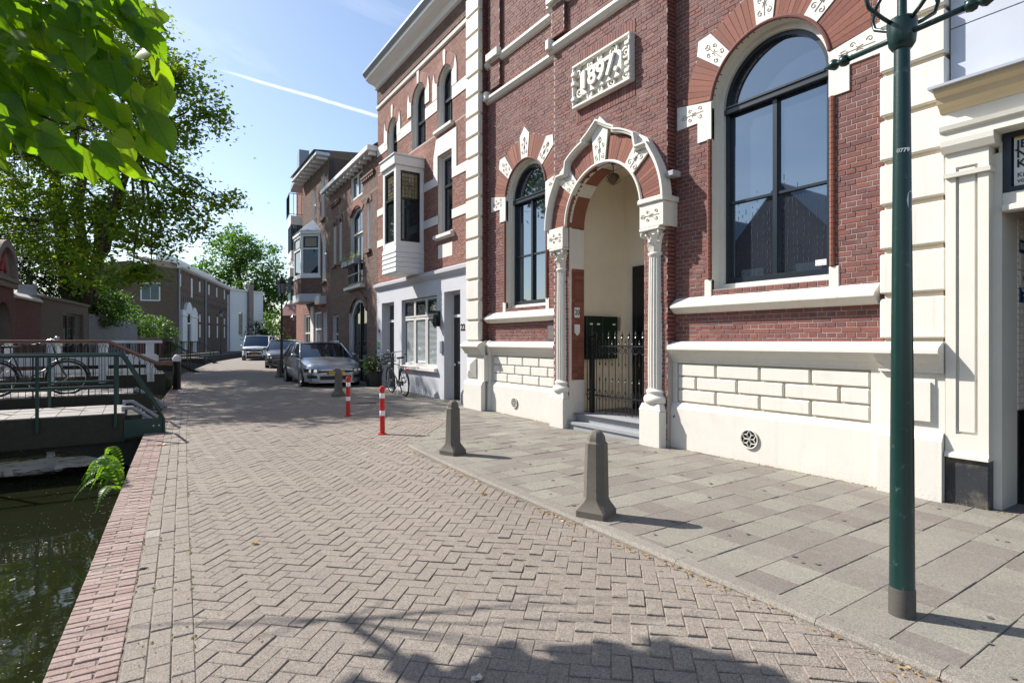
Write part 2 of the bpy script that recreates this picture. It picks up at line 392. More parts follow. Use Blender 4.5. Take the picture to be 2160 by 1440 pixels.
def brickbox(m, a, e, y0, y1, z0, z1, r_, rng, w=.0015):
    c = .004; d = [rng.uniform(-w, w) for _ in range(4)]
    vs = [(a,y1,z0), (e,y1,z0), (e,y1,z1), (a,y1,z1), (a,y0+c,z0), (e,y0+c,z0), (e,y0+c,z1), (a,y0+c,z1),
          (a+c,y0+d[0],z0+c), (e-c,y0+d[1],z0+c), (e-c,y0+d[2],z1-c), (a+c,y0+d[3],z1-c)]
    m.mesh_(vs, [(8,9,10,11), (4,5,9,8), (5,6,10,9), (6,7,11,10), (7,4,8,11), (0,1,5,4), (1,2,6,5), (2,3,7,6), (3,0,4,7)], r_)
def side_bricks(parent, x, y0, y1, z0, z1, mb, mm, H=.0595, joint=.009, sgn=1):
    """bricks on a return face (the plane x = const, facing +x)"""
    b = M(); b.face([(x,y0,z0), (x,y1,z0), (x,y1,z1), (x,y0,z1)]); b.build('mortar_bed', mm, parent)
    m = M(); rng = random.Random(int(x*91)); k = 0; z = z0+joint/2; w = y1-y0
    while z+H-joint < z1+.005:
        spl = [y0, y1] if w < .23 and k % 2 == 0 else ([y0, y0+w*.5, y1] if w < .23 else [y0+i*.105 for i in range(int(w/.105)+1)]+[y1])
        for p, q in zip(spl[:-1], spl[1:]):
            if q-p < .03: continue
            d = .006*sgn; r_ = rng.random(); p2, q2 = p+.003, q-.003
            m.mesh_([(x,p2,z), (x,q2,z), (x,q2,z+H-joint), (x,p2,z+H-joint), (x+d,p2+.003,z+.003), (x+d,q2-.003,z+.003), (x+d,q2-.003,z+H-joint-.003), (x+d,p2+.003,z+H-joint-.003)],
                    [(4,5,6,7), (0,1,5,4), (1,2,6,5), (2,3,7,6), (3,0,4,7)], r_)
        z += H; k += 1
    m.build('brickwork', mb, parent, kind='stuff')
def ring(parent, c, zs, r0, r1, spans, n_total, y0, y1, mb, name='arch_brick'):
    """radial bricks of an arch, each an object turned about the arch's centre; spans: list of (deg0, deg1) filled with bricks"""
    da = 180./n_total; me = None
    w = radians(da)*.5*.93; P = [(-r0*sin(w), r0*cos(w)), (r0*sin(w), r0*cos(w)), (r1*sin(w), r1*cos(w)), (-r1*sin(w), r1*cos(w))]
    m = M(); m.prism(P, y0, y1); me = m.data(name, mb)
    bk = M()
    for a0, a1 in spans:
        n = max(1, round((a1-a0)/da)); st = (a1-a0)/n
        for i in range(n):
            a = a0+(i+.5)*st
            inst(name, me, parent, (c, random.uniform(-.003, .003), zs), (0, -radians(a-90), 0), (st/da, 1, 1))
        N = 8; q = [(c+r0*cos(radians(a0+(a1-a0)*i/N)), zs+r0*sin(radians(a0+(a1-a0)*i/N))) for i in range(N+1)]
        q2 = [(c+r1*cos(radians(a0+(a1-a0)*i/N)), zs+r1*sin(radians(a0+(a1-a0)*i/N))) for i in range(N+1)]
        for i in range(N): bk.prism([q[i], q[i+1], q2[i+1], q2[i]], y0+.006, y1)
    bk.build('mortar_bed', m_mortar_dark, parent)
def arcstrip(m, c, zs, r0, r1, a0, a1, y0, y1, n=20, mi=0):
    for i in range(n):
        p, q = radians(a0+(a1-a0)*i/n), radians(a0+(a1-a0)*(i+1)/n)
        m.prism([(c+r0*cos(p), zs+r0*sin(p)), (c+r0*cos(q), zs+r0*sin(q)), (c+r1*cos(q), zs+r1*sin(q)), (c+r1*cos(p), zs+r1*sin(p))], y0, y1, 0., mi, True)
def arctube(m, c, zs, r, a0, a1, y, rad, n=24, k=8):
    m.tube([(c+r*cos(radians(a0+(a1-a0)*i/n)), y, zs+r*sin(radians(a0+(a1-a0)*i/n))) for i in range(n+1)], rad, k)
def text(parent, body, loc, size, mt, ext=.002, name='lettering', bold=0., rot=(pi/2,0,0), align='CENTER', sx=1.):
    c = bpy.data.curves.new(name, 'FONT'); c.body = body; c.size = size; c.extrude = ext; c.align_x = align; c.align_y = 'CENTER'; c.offset = bold; c.resolution_u = 3
    c.materials.append(mt); o = bpy.data.objects.new('tmp', c); COL.objects.link(o); me = bpy.data.meshes.new_from_object(o)
    bpy.data.objects.remove(o); me.name = name; return ob(name, me, parent, loc, rot, (sx, 1, 1))
def scroll(cx, cz, r, turns, a0, d=1, n=22):
    return [(cx+r*(1-.85*i/n)*cos(a0+d*turns*2*pi*i/n), cz+r*(1-.85*i/n)*sin(a0+d*turns*2*pi*i/n)) for i in range(n+1)]
def ornament(parent, cx, cz, ang, w, h, y, mt=None, name='carving'):
    """incised plant scroll on a stone: a stem, two C-scrolls either side and a bud, turned by ang"""
    m = M(); ca, sa = cos(ang), sin(ang)
    def put(pts, r=.005): m.tube([(cx+x*ca-z*sa, y, cz+x*sa+z*ca) for x, z in pts], r, 4)
    for sg in (-1, 1):
        put([(sg*x, z) for x, z in scroll(w*.24, -h*.30, w*.16, 1.1, pi*.5, -1)])
        put([(sg*x, z) for x, z in scroll(w*.26, h*.12, w*.14, 1.1, -pi*.5, 1)])
        put([(sg*w*.10, -h*.30+h*.16), (sg*w*.05, 0), (sg*w*.12, h*.02)])
        put([(0, h*.22), (sg*w*.14, h*.30), (sg*w*.10, h*.42), (0, h*.36)])
    put([(0, -h*.42), (0, h*.46)])
    m.build(name, mt or m_carve, parent)

def sweep(m, path, prof):
    """profile of (t, y): t along the path's left-hand normal in the x-z plane; mitred joints"""
    P = [Vector(p) for p in path]; P = [p for i, p in enumerate(P) if i == 0 or (p-P[i-1]).length > 1e-4]; n = len(P); k = len(prof); vs = []
    for i, p in enumerate(P):
        d0 = (P[i]-P[i-1]).normalized() if i else (P[1]-P[0]).normalized(); d1 = (P[i+1]-P[i]).normalized() if i < n-1 else d0
        n0 = Vector((-d0.y, d0.x)); n1 = Vector((-d1.y, d1.x)); b = n0+n1
        b = n0 if b.length < .1 else b.normalized(); s_ = 1/max(.45, b.dot(n0))
        for t, y in prof: vs.append((p.x+b.x*t*s_, y, p.y+b.y*t*s_))
    fs = [(i*k+j, i*k+(j+1) % k, (i+1)*k+(j+1) % k, (i+1)*k+j) for i in range(n-1) for j in range(k)]
    fs += [tuple(range(k)), tuple(range((n-1)*k, n*k))]; m.mesh_(vs, fs)
def pane(parent, pts, gm=None): 
    g = M(); g.face(pts); return g.build('pane', gm or m_glass2, parent)
def window(parent, x0, x1, z0, z1, y, fm, gm=None, nx=1, nz=1, fw=.05, bar=.03, arch=0., split=None, dep=.06, name='window'):
    """frame with bars and panes; y is the front of the frame; split: height of a transom; arch: rise of a curved head"""
    m = M(); c = (x0+x1)/2; hw = (x1-x0)/2
    def top(x):
        if not arch: return z1
        R = (hw*hw+arch*arch)/(2*arch); return z1-R+sqrt(max(0, R*R-(x-c)**2))
    N = 12 if arch else 1
    m.box(x0, x0+fw, y, y+dep, z0, z1-arch); m.box(x1-fw, x1, y, y+dep, z0, z1-arch); m.box(x0+fw, x1-fw, y, y+dep, z0, z0+fw)
    for i in range(N):
        a, b = x0+(x1-x0)*i/N, x0+(x1-x0)*(i+1)/N
        if not arch: a, b = x0+fw, x1-fw
        m.prism([(a, top(a)-fw), (b, top(b)-fw), (b, top(b)), (a, top(a))], y, y+dep)
    rows = [z0+fw]
    if split: m.box(x0+fw, x1-fw, y-.02, y+dep-.01, split-.035, split+.035); rows += [split]
    o = m.build(name, fm, parent); zt = z1-fw
    b = M()
    zs_ = [split] if split else [z0+fw+(zt-z0-fw)*i/nz for i in range(1, nz)]
    if not split:
        for z in zs_: b.box(x0+fw, x1-fw, y+.01, y+dep-.01, z-bar/2, z+bar/2)
    xs = [x0+fw+(x1-x0-2*fw)*i/nx for i in range(1, nx)]
    for x in xs: b.box(x-bar/2, x+bar/2, y+.012, y+dep-.012, z0+fw, top(x)-fw)
    if b.f: b.build('glazing_bar', fm, o)
    ze = [z0+fw]+zs_+[None]; xe = [x0+fw]+xs+[x1-fw]; yg = y+dep*.6
    for i in range(len(xe)-1):
        for j in range(len(ze)-1):
            a, e = xe[i], xe[i+1]; zb = ze[j]
            if ze[j+1] is not None: pane(o, [(a,yg,zb), (e,yg,zb), (e,yg,ze[j+1]), (a,yg,ze[j+1])], gm)
            else:
                K = 8 if arch else 1
                pane(o, [(a,yg,zb), (e,yg,zb)]+[(e+(a-e)*k/K, yg, top(e+(a-e)*k/K)-fw) for k in range(K+1)], gm)
    return o
def leaded(parent, x0, x1, z0, z1, y, along='x', gm=None):
    """stained-glass top light: lead lines and a small rose; along 'x' (facing -y) or 'y' (facing +x)"""
    m = M(); r = .004
    P = (lambda a, z: (a, y, z)) if along == 'x' else (lambda a, z: (y, a, z))
    n = 5
    for i in range(1, n): a = x0+(x1-x0)*i/n; m.tube([P(a, z0), P(a, z1)], r, 4)
    for i in range(1, 6): z = z0+(z1-z0)*i/6; m.tube([P(x0, z), P(x1, z)], r, 4)
    m.build('lead_lines', m_black, parent)
    m = M(); cx, cz = (x0+x1)/2, (z0+z1)/2; s_ = (x1-x0)*.13
    for dx, dz in ((0,0), (-1,0), (1,0), (0,-1), (0,1)):
        q = [(cx+dx*s_+a*s_*.42, cz+dz*s_+b*s_*.42) for a, b in ((-1,-1), (1,-1), (1,1), (-1,1))]
        e = -.002 if along == 'x' else .002
        m.face([((a, y+e, z) if along == 'x' else (y+e, a, z)) for a, z in q])
    m.build('glass_rose', flat('violet_glass', (.05,.02,.08), .2), parent)
m_yglass = mat('yellow_glass', [(.20,.17,.085), (.15,.125,.07), (.25,.22,.12)], .15, 6, .25, 0, spec=.6)
# ================================================================ ground: canal, quay, road, pavement
def sst(a, b, x):
    t = min(1, max(0, (x-a)/(b-a))); return t*t*(3-2*t)
QP = [(-8,-1.05), (0,-.57), (3.42,-.36), (6.75,-.16), (10.8,.10), (16.1,.50), (21,.98), (29,1.75), (34,2.6), (42,4.2), (49,6.2), (57,8.7), (68,12.2), (90,20), (130,36)]
def Q(y):
    for (a, p), (b, q) in zip(QP[:-1], QP[1:]):
        if y <= b: return p+(q-p)*(y-a)/(b-a)
    return QP[-1][1]
def KX(y):
    return 3.09+.03*(y-2) if y < 5 else 3.18+.035*(y-5)+.02*(y-5)**2*.5
def PZ(x, y): return .085+.10*sst(8, 17, y)
def RZ(x, y):
    r = .10*sst(5, 18, y)+.006*sin(x*2.1+y*.9)+.004*sin(y*2.3-x)
    if x > 1.6 and y < 8: r += .048*sst(1.6, 3.0, x)*(1-sst(6, 8, y))
    if y > 5.5 and x > 2.2: r += (PZ(x, y)-r)*sst(2.4, 4.6, x)*sst(6.0, 8.6, y)
    return r
def clip_half(poly, nx, ny, c):
    """keep nx*x+ny*y <= c"""
    out = []
    for i in range(len(poly)):
        p, q = poly[i-1], poly[i]; dp, dq = nx*p[0]+ny*p[1]-c, nx*q[0]+ny*q[1]-c
        if (dp <= 0) != (dq <= 0):
            t = dp/(dp-dq); out.append((p[0]+(q[0]-p[0])*t, p[1]+(q[1]-p[1])*t))
        if dq <= 0: out.append(q)
    return out
def area(p): return abs(sum(p[i-1][0]*p[i][1]-p[i][0]*p[i-1][1] for i in range(len(p))))/2
PAV = [(.226,.192,.162), (.246,.210,.178), (.232,.198,.166), (.264,.228,.193), (.228,.198,.171), (.252,.214,.178), (.238,.204,.171), (.306,.269,.234)]
m_paver = mat('road_paver', PAV, .85, 22, .16, 1.0, 110, speck=.42, big=.8, bigvar=.20, dist=.006, stain=(1.3, .57, .32, (.15,.13,.11)))
m_sand = mat('joint_sand', (.195,.165,.136), .95, 30, .25, .6, 120, speck=.35, stain=(2.5, .62, .3, (.11,.115,.05)))
m_tile = mat('pavement_tile', [(.235,.222,.185), (.19,.163,.138), (.262,.255,.215), (.150,.132,.122), (.23,.20,.165), (.25,.23,.19), (.17,.148,.130), (.28,.265,.225)], .85, 14, .13, .6, 190, speck=.34, big=1.3, bigvar=.14, stain=(2.6, .60, .35, (.13,.115,.10)), dist=.004)
m_kerb = mat('kerb_stone', [(.20,.18,.155), (.235,.212,.182), (.215,.19,.16)], .85, 14, .16, .9, 110, speck=.38, dist=.005)
m_coping = mat('coping_brick', [(.25,.168,.142), (.29,.20,.17), (.27,.182,.152), (.33,.25,.22), (.235,.155,.13)], .85, 30, .2, .8, 120, big=1.5, bigvar=.16, speck=.25, dist=.005)
m_quay = mat('quay_wall_brick', (.07,.055,.045), .9, 12, .3, .6, 60)
m_far = mat('far_clinker_road', (.205,.175,.15), .9, 8, .16, .5, 60, big=.35, bigvar=.12)
# road bed: one sheet from the camera to the horizon
def sheet(name, xs, ys, zf, mt, **kw):
    m = M(); nx, ny = len(xs), len(ys); vs = []
    for y in ys:
        for x in xs: 
            X = x(y) if callable(x) else x
            vs.append((X, y, zf(X, y)))
    fs = [(j*nx+i, j*nx+i+1, (j+1)*nx+i+1, (j+1)*nx+i) for j in range(ny-1) for i in range(nx-1)]
    m.mesh_(vs, fs); return m.build(name, mt, None, True, **kw)
YS = [-8+.5*i for i in range(62)]+[23+1.*i for i in range(20)]+[43+3*i for i in range(30)]
RX = [(lambda f: (lambda y: Q(y)+.02+(7.4+.12*max(0,y-18)-.02)*f))(i/24) for i in range(25)]
road = sheet('road', RX, YS, lambda x, y: (RZ(x, y)-.0055) if y < 26.5 else RZ(x, y)+.001-.013*(1-sst(26.5, 27.5, y)), m_sand, kind='structure')
far = [RX[0]]+RX[1:]
sheet('road_surface', RX, [26.5+.5*i for i in range(8)]+[31+2*i for i in range(45)], lambda x, y: RZ(x, y)+.004, m_far, kind='structure')
ground = M(); ground.face([(-900,-900,-1.9), (900,-900,-1.9), (900,900,-1.9), (-900,900,-1.9)])
ground.build('ground', mat('far_ground', (.10,.09,.07), .9, .4, .2, 0), None, kind='structure')
# land under the houses on this side, and on the far bank
gl = M(); gl.face([(6.0,-60,.02), (300,-60,.02), (300,20,.02), (6.4,20,.02)]); gl.build('street_ground', m_far, None, kind='structure')
# pavers in 45 degree herringbone, stretcher rows along the quay
def inside(poly, y):
    """clip an outline to the carriageway"""
    xq, yq = Q(y)+.315+.315, y
    s_ = (Q(y+.5)-Q(y-.5)); n = sqrt(1+s_*s_)
    poly = clip_half(poly, -1/n, s_/n, (-xq+s_*yq)/n)
    if not poly: return poly
    if y < 7.75:
        k = KX(y)-.004; s2 = (KX(y+.3)-KX(y-.3))/.6; n = sqrt(1+s2*s2)
        poly = clip_half(poly, 1/n, -s2/n, (k-s2*y)/n)
    elif y < 9.6:
        # the edge of the tiles runs back from the kerb's end to the strip along the houses
        nx_, ny_ = 1., -.82; poly = clip_half(poly, nx_, ny_, 3.42-.82*7.7)
    else: poly = clip_half(poly, 1, 0, 4.97)
    return poly
RUT = [(2.95,8.6), (2.82,7.87), (2.7,6.37), (2.5,5.06), (2.39,4.12), (2.31,3.43), (2.26,2.72), (2.33,2.38), (2.34,2.06)]
def rut(x, y):
    b = 9.
    for (xa, ya), (xb, yb) in zip(RUT[:-1], RUT[1:]):
        dx, dy = xb-xa, yb-ya; t = min(1, max(0, ((x-xa)*dx+(y-ya)*dy)/(dx*dx+dy*dy))); b = min(b, sqrt((x-xa-t*dx)**2+(y-ya-t*dy)**2))
    return b
whole = []; st = M(); Bw, Gp = .10, .0045
rng = random.Random(3)
c45, s45 = cos(radians(46)), sin(radians(46))
for i in range(-40, 240):
    for j in range(-160, 190):
        mm = (i-j) % 4
        if mm == 0: rect = (i*Bw, j*Bw, (i+2)*Bw, (j+1)*Bw)
        elif mm == 3: rect = (i*Bw, j*Bw, (i+1)*Bw, (j+2)*Bw)
        else: continue
        cx, cy = (rect[0]+rect[2])/2, (rect[1]+rect[3])/2
        X, Y = cx*c45-cy*s45, cx*s45+cy*c45
        if Y < .2 or Y > 27 or X < Q(Y)+.4 or X > 5.2: continue
        if Y > 15.5 and (X > 5.1): continue
        g = Gp/2+rng.uniform(-.0015, .002)
        R4 = [(rect[0]+g, rect[1]+g), (rect[2]-g, rect[1]+g), (rect[2]-g, rect[3]-g), (rect[0]+g, rect[3]-g)]
        P = [(x*c45-y*s45, x*s45+y*c45) for x, y in R4]
        P2 = inside(P, Y)
        if len(P2) < 3 or area(P2) < .0012: continue
        h = rng.gauss(0, .0018)
        # the long wheel rut, a line of sunken and tilted pavers with open joints
        dr = rut(X, Y); rt = max(0, 1-dr/.13)
        if len(P2) == 4 and area(P2) > .0165 and Y < 9: whole.append((X, Y, mm, h-.004*rt, rng.gauss(0, .012+.05*rt), rng.gauss(0, .010+.035*rt), 1-.05*rt*rng.random()))
        else: st.slab(P2, RZ, h, .0038, .03, rng.random())
def viskey(X, Y, z=0.):
    d = Vector((X, Y, z))-CAMP; dep = d.dot(FW); u = d.dot(RT)/max(.05, dep); v = d.z/max(.05, dep)
    return (0 if dep > 0 and abs(u) < .93 and abs(v) < .615 else 1, d.length)
whole.sort(key=lambda t: viskey(t[0], t[1]))
pm = M(); pm.slab([(-Bw+Gp/2, -Bw/2+Gp/2), (Bw-Gp/2, -Bw/2+Gp/2), (Bw-Gp/2, Bw/2-Gp/2), (-Bw+Gp/2, Bw/2-Gp/2)], lambda x, y: 0, 0, .0038, .03)
pmesh = pm.data('paver', m_paver)
for k, (X, Y, mm, h, tx, ty, sc_) in enumerate(whole):
    a = radians(46)+(0 if mm == 0 else pi/2)
    if k < 300: inst('paver', pmesh, road, (X, Y, RZ(X, Y)+h), (tx, ty, a+rng.gauss(0, .012)), (sc_, sc_*.985, 1))
    else:
        ca, sa = cos(a), sin(a); l, w = (Bw-Gp/2)*sc_, (Bw/2-Gp/2)*sc_*.985; a += rng.gauss(0, .01); ca, sa = cos(a), sin(a)
        st.slab([(X+x*ca-y*sa, Y+x*sa+y*ca) for x, y in ((-l,-w), (l,-w), (l,w), (-l,w))], RZ, h, .0038, .03, rng.random())
for r_ in range(3):
    y = .3+r_*.07
    while y < 27:
        x0, x1 = Q(y)+.315+r_*.105+.003, Q(y)+.315+(r_+1)*.105-.003; dx = Q(y+.2)-Q(y)
        st.slab([(x0, y), (x1, y), (x1+dx, y+.2), (x0+dx, y+.2)], RZ, rng.gauss(0, .002), .0045, .03, rng.random()); y += .207
st.build('paver_field', m_paver, road, kind='stuff')
# pavement of 30 cm tiles, joints square to the fronts
pave = sheet('pavement', [3.0, 3.4, 4.0, 4.6, 5.2, 5.9, 6.9], [-3+.5*i for i in range(22)], lambda x, y: PZ(x, y)-.007 if x > KX(min(y, 7.7))+.03 else -.08, m_sand, kind='structure')
sheet('house_pavement', [4.9, 5.5, 6.2, 7.0, 7.6], [8.2+.6*i for i in range(32)], lambda x, y: PZ(x, y)-.010, m_sand, kind='structure')
tl = []; stt = M(); T = .30; rng = random.Random(8)
def tile_clip(P, y):
    if y < 7.75:
        k = KX(y)+.125; s2 = (KX(y+.3)-KX(y-.3))/.6; n = sqrt(1+s2*s2); return clip_half(P, -1/n, s2/n, (-k+s2*y)/n)
    if y < 9.6: return clip_half(P, -1., .82, -(3.44-.82*7.7))
    return clip_half(P, -1, 0, -4.98)
row = 0; y = -2.0
while y < 27:
    off = (0, .15, .07, .2)[row % 4] if row % 3 else .11*row % .3
    for i in range(8, 27):
        x = off+i*T
        P = [(x+.002, y+.0025), (x+T-.002, y+.0025), (x+T-.002, y+T-.0025), (x+.002, y+T-.0025)]
        P = clip_half(P, 1, 0, 6.62 if y < 12 else 7.6)
        if len(P) > 2: P = tile_clip(P, y+T/2)
        if len(P) < 3 or area(P) < .003: continue
        h = rng.gauss(0, .0022)
        if len(P) == 4 and area(P) > .08 and y < 10: tl.append((x+T/2, y+T/2, h, rng.gauss(0, .004), rng.gauss(0, .004), rng.random()))
        else: stt.slab(P, PZ, h, .003, .05, rng.random())
    y += T; row += 1
tl.sort(key=lambda t: viskey(t[0], t[1], .08))
tm = M(); tm.slab([(-.1483,-.1477), (.1483,-.1477), (.1483,.1477), (-.1483,.1477)], lambda x, y: 0, 0, .003, .05); tme = tm.data('paving_tile', m_tile)
for k, (X, Y, h, a, b, r_) in enumerate(tl):
    if k < 300: inst('paving_tile', tme, pave, (X, Y, PZ(X, Y)+h), (a, b, 0))
    else: stt.slab([(X-.147, Y-.147), (X+.147, Y-.147), (X+.147, Y+.147), (X-.147, Y+.147)], PZ, h, .004, .05, r_)
stt.build('tile_field', m_tile, pave, kind='stuff')
# kerb stones
kerb = ob('kerb', None, None, (0,0,0), kind='structure')
ys = [-.9, .1, 1.04, 1.62, 2.6, 3.6, 4.6, 5.55, 6.5, 7.3, 7.72]
for a, b in zip(ys[:-1], ys[1:]):
    m = M(); n = 4; a += .002; b -= .002
    for i in range(n):
        p, q = a+(b-a)*i/n, a+(b-a)*(i+1)/n
        m.face([(KX(p)+.020, p, PZ(0,p)), (KX(p)+.12, p, PZ(0,p)), (KX(q)+.12, q, PZ(0,q)), (KX(q)+.020, q, PZ(0,q))])
        m.face([(KX(p), p, PZ(0,p)-.022), (KX(p)+.020, p, PZ(0,p)), (KX(q)+.020, q, PZ(0,q)), (KX(q), q, PZ(0,q)-.022)])
        m.face([(KX(p)-.004, p, -.06), (KX(p), p, PZ(0,p)-.022), (KX(q), q, PZ(0,q)-.022), (KX(q)-.004, q, -.06)])
    for p, d in ((a, 0), (b, 1)): m.face([(KX(p)-.004, p, -.06), (KX(p), p, PZ(0,p)-.022), (KX(p)+.020, p, PZ(0,p)), (KX(p)+.12, p, PZ(0,p)), (KX(p)+.12, p, -.06)][::(1 if d else -1)])
    m.build('kerb_stone', m_kerb, kerb)
# dry litter in the gutter
m_litter = leafm('dry_litter', [(.30,.19,.08), (.40,.27,.12), (.22,.14,.07), (.34,.26,.16)], .1)
lt = M(); rng = random.Random(5)
for i in range(520):
    y = rng.uniform(.9, 7.4); d = abs(rng.gauss(0, .035)) if rng.random() < .85 else rng.uniform(0, .3)
    if rng.random() > .25+.75*abs(sin(y*1.9)): continue
    x = KX(y)-.012-d; a = rng.uniform(0, 6.3); l = rng.uniform(.006, .02); w = l*rng.uniform(.3, .8); z = RZ(x, y)+.006
    ca, sa = cos(a), sin(a)
    lt.face([(x+l*ca, y+l*sa, z+rng.uniform(0,.012)), (x-w*sa, y+w*ca, z+rng.uniform(0,.01)), (x-l*ca, y-l*sa, z+rng.uniform(0,.012)), (x+w*sa, y-w*ca, z+rng.uniform(0,.006))], rng.random())
for i in range(650):
    y = rng.uniform(1.2, 12); x = Q(y)+rng.uniform(.0, 1.1) if rng.random() < .72 else rng.uniform(Q(y), 6.2)
    a = rng.uniform(0, 6.3); l = rng.uniform(.003, .010); w = l*rng.uniform(.4, .9); z = (RZ(x, y) if x < KX(min(y,7.7)) or y > 7.7 else PZ(x, y))+.004; ca, sa = cos(a), sin(a)
    lt.face([(x+l*ca, y+l*sa, z+.004), (x-w*sa, y+w*ca, z), (x-l*ca, y-l*sa, z+.005), (x+w*sa, y-w*ca, z)], rng.random()*.3+.3)
for i in range(900):   # soil and crumbs washed against the foot of the fronts
    y = rng.uniform(1.6, 10.6); x = 6.40-abs(rng.gauss(0, .03)); a = rng.uniform(0, 6.3); l = rng.uniform(.004, .014); w = l*rng.uniform(.4, .9); z = PZ(x, y)+.004; ca, sa = cos(a), sin(a)
    lt.face([(x+l*ca, y+l*sa, z+.004), (x-w*sa, y+w*ca, z), (x-l*ca, y-l*sa, z+.006), (x+w*sa, y-w*ca, z)], rng.random())
lt.build('leaf_litter', m_litter, None, kind='stuff')
# flattened gum and tar spots on the tiles
gm_ = M()
for i in range(110):
    y = rng.uniform(.8, 9); x = rng.uniform(KX(min(y, 7.7))+.15, 6.3); r_ = rng.uniform(.008, .022); N = 8
    gm_.face([(x+r_*cos(6.283*k/N)*rng.uniform(.8,1.1), y+r_*sin(6.283*k/N)*rng.uniform(.8,1.1), PZ(x, y)+.0075) for k in range(N)], rng.random())
gm_.build('gum_spots', mat('gum_spot', [(.10,.092,.085), (.15,.14,.125), (.085,.08,.075)], .8, 40, .2, 0), None, kind='stuff')
# moss in the joints by the quay
m_moss = mat('moss', [(.07,.075,.02), (.11,.10,.03), (.05,.06,.02)], .95, 60, .3, .6, 200)
ms = M()
for i in range(900):
    y = 1.6+9.5*rng.random()**1.3; x = Q(y)+.315+.105*rng.choice((0,1,2,3,3))+rng.gauss(0, .006)
    if sin(y*7.3+x*5)+sin(y*2.9) < .1: continue
    l = rng.uniform(.006, .016); z = RZ(x, y)-.002; N = 5
    ms.mesh_([(x+l*.6*cos(6.28*k/N), y+l*1.8*sin(6.28*k/N), z) for k in range(N)]+[(x, y, z+l*.5)], [(k, (k+1) % N, N) for k in range(N)], rng.random())
ms.build('joint_moss', m_moss, None, kind='stuff')
# quay coping of bricks laid across the edge
quay = M()
ysq = [-8+.5*i for i in range(61)]+[23, 26, 29, 34, 42, 49, 57, 68, 90, 130]
for a, b in zip(ysq[:-1], ysq[1:]):
    quay.face([(Q(a)+.006, a, RZ(0,a)-.014), (Q(a)+.4, a, RZ(0,a)-.014), (Q(b)+.4, b, RZ(0,b)-.014), (Q(b)+.006, b, RZ(0,b)-.014)])
    quay.face([(Q(a)+.006, a, -1.9), (Q(a)+.006, a, RZ(0,a)-.014), (Q(b)+.006, b, RZ(0,b)-.014), (Q(b)+.006, b, -1.9)], mi=1)
qo = quay.build('quay', [mat('lime_mortar', (.42,.36,.32), .9, 20, .2, .4, 150), m_quay], None, kind='structure')
y = .7; k = 0; rng = random.Random(21); cst = M(); cnt = 0
cm_ = {}
for w in (.2, .098):
    m = M(); m.slab([(.002,.003), (w-.004,.003), (w-.004,.059), (.002,.059)], lambda x, y: 0, 0, .004, .02); cm_[w] = m.data('coping_brick', m_coping)
while y < 28:
    sl_ = atan2(Q(y+.3)-Q(y), .3)
    for w, o in (((.2, 0), (.098, .205)) if k % 2 == 0 else ((.098, 0), (.2, .103))):
        x = Q(y)+.005+o; h = rng.gauss(0, .0018)
        if y > 1.9 and cnt < 300: inst('coping_brick', cm_[w], qo, (x, y, RZ(x, y)+h), (rng.gauss(0,.01), rng.gauss(0,.01), -sl_+rng.gauss(0,.006))); cnt += 1
        else: cst.slab([(x+.002, y+.003), (x+w-.004, y+.003), (x+w-.004, y+.059), (x+.002, y+.059)], RZ, h, .004, .02, rng.random())
    y += .0655; k += 1
cst.build('coping_field', m_coping, qo, kind='stuff')
# canal water and far bank
WZ = -.52
m_water = bpy.data.materials.new('canal_water'); m_water.use_nodes = True; t = m_water.node_tree; b = t.nodes['Principled BSDF']
b.inputs['Base Color'].default_value = (.012,.014,.006,1); b.inputs['Roughness'].default_value = .03; b.inputs['IOR'].default_value = 1.5
ge = t.nodes.new('ShaderNodeNewGeometry'); n = nn(t, 'ShaderNodeTexNoise', Scale=1.6, Detail=3., Roughness=.5); t.links.new(ge.outputs['Position'], n.inputs['Vector'])
bp = nn(t, 'ShaderNodeBump', Strength=.10, Distance=.05); t.links.new(n.outputs[0], bp.inputs['Height']); t.links.new(bp.outputs[0], b.inputs['Normal'])
w = M()
BW = 4.6     # canal width
for a, b_ in zip(ysq[:-1], ysq[1:]): w.face([(Q(a)-BW-.5, a, WZ), (Q(a)+.05, a, WZ), (Q(b_)+.05, b_, WZ), (Q(b_)-BW-.5, b_, WZ)])
w.face([(-40, -8, WZ), (Q(-8)+.05, -8, WZ), (Q(-8)-8, -60, WZ), (-60, -60, WZ)])
w.build('canal_water', m_water, None, kind='structure')
m_fleck = mat('floating_fleck', [(.34,.33,.27), (.22,.21,.15), (.16,.18,.08), (.30,.28,.22)], .9, 40, .2, 0)
fl = M(); rng = random.Random(77)
for i in range(9000):
    y = 2.2+20*rng.random()**1.5; x = Q(y)-BW*rng.random()
    if sin(x*2.1+y*.8)+sin(y*1.7-x*.6)+rng.gauss(0,.8) < -.2: continue
    l = rng.uniform(.003, .010)*(1+(rng.random() > .985)*3); a = rng.uniform(0, 6.28)
    fl.face([(x+l*cos(a+k*1.57)*(1 if k % 2 else .6), y+l*sin(a+k*1.57)*(1 if k % 2 else .6), WZ+.003) for k in range(4)], rng.random())
fl.build('floating_flecks', m_fleck, None, kind='stuff')
bank = M()
for a, b_ in zip(ysq[1:-1], ysq[2:]):
    bank.face([(Q(a)-BW, a, -1.9), (Q(b_)-BW, b_, -1.9), (Q(b_)-BW, b_, .15), (Q(a)-BW, a, .15)], mi=1)
    bank.face([(Q(a)-BW, a, .15), (Q(b_)-BW, b_, .15), (Q(b_)-BW-60, b_+10, .15), (Q(a)-BW-60, a+10, .15)])
bank.build('far_bank', [mat('bank_soil', (.13,.11,.09), .9, 3, .2, .3, 30), m_quay], None, kind='structure')
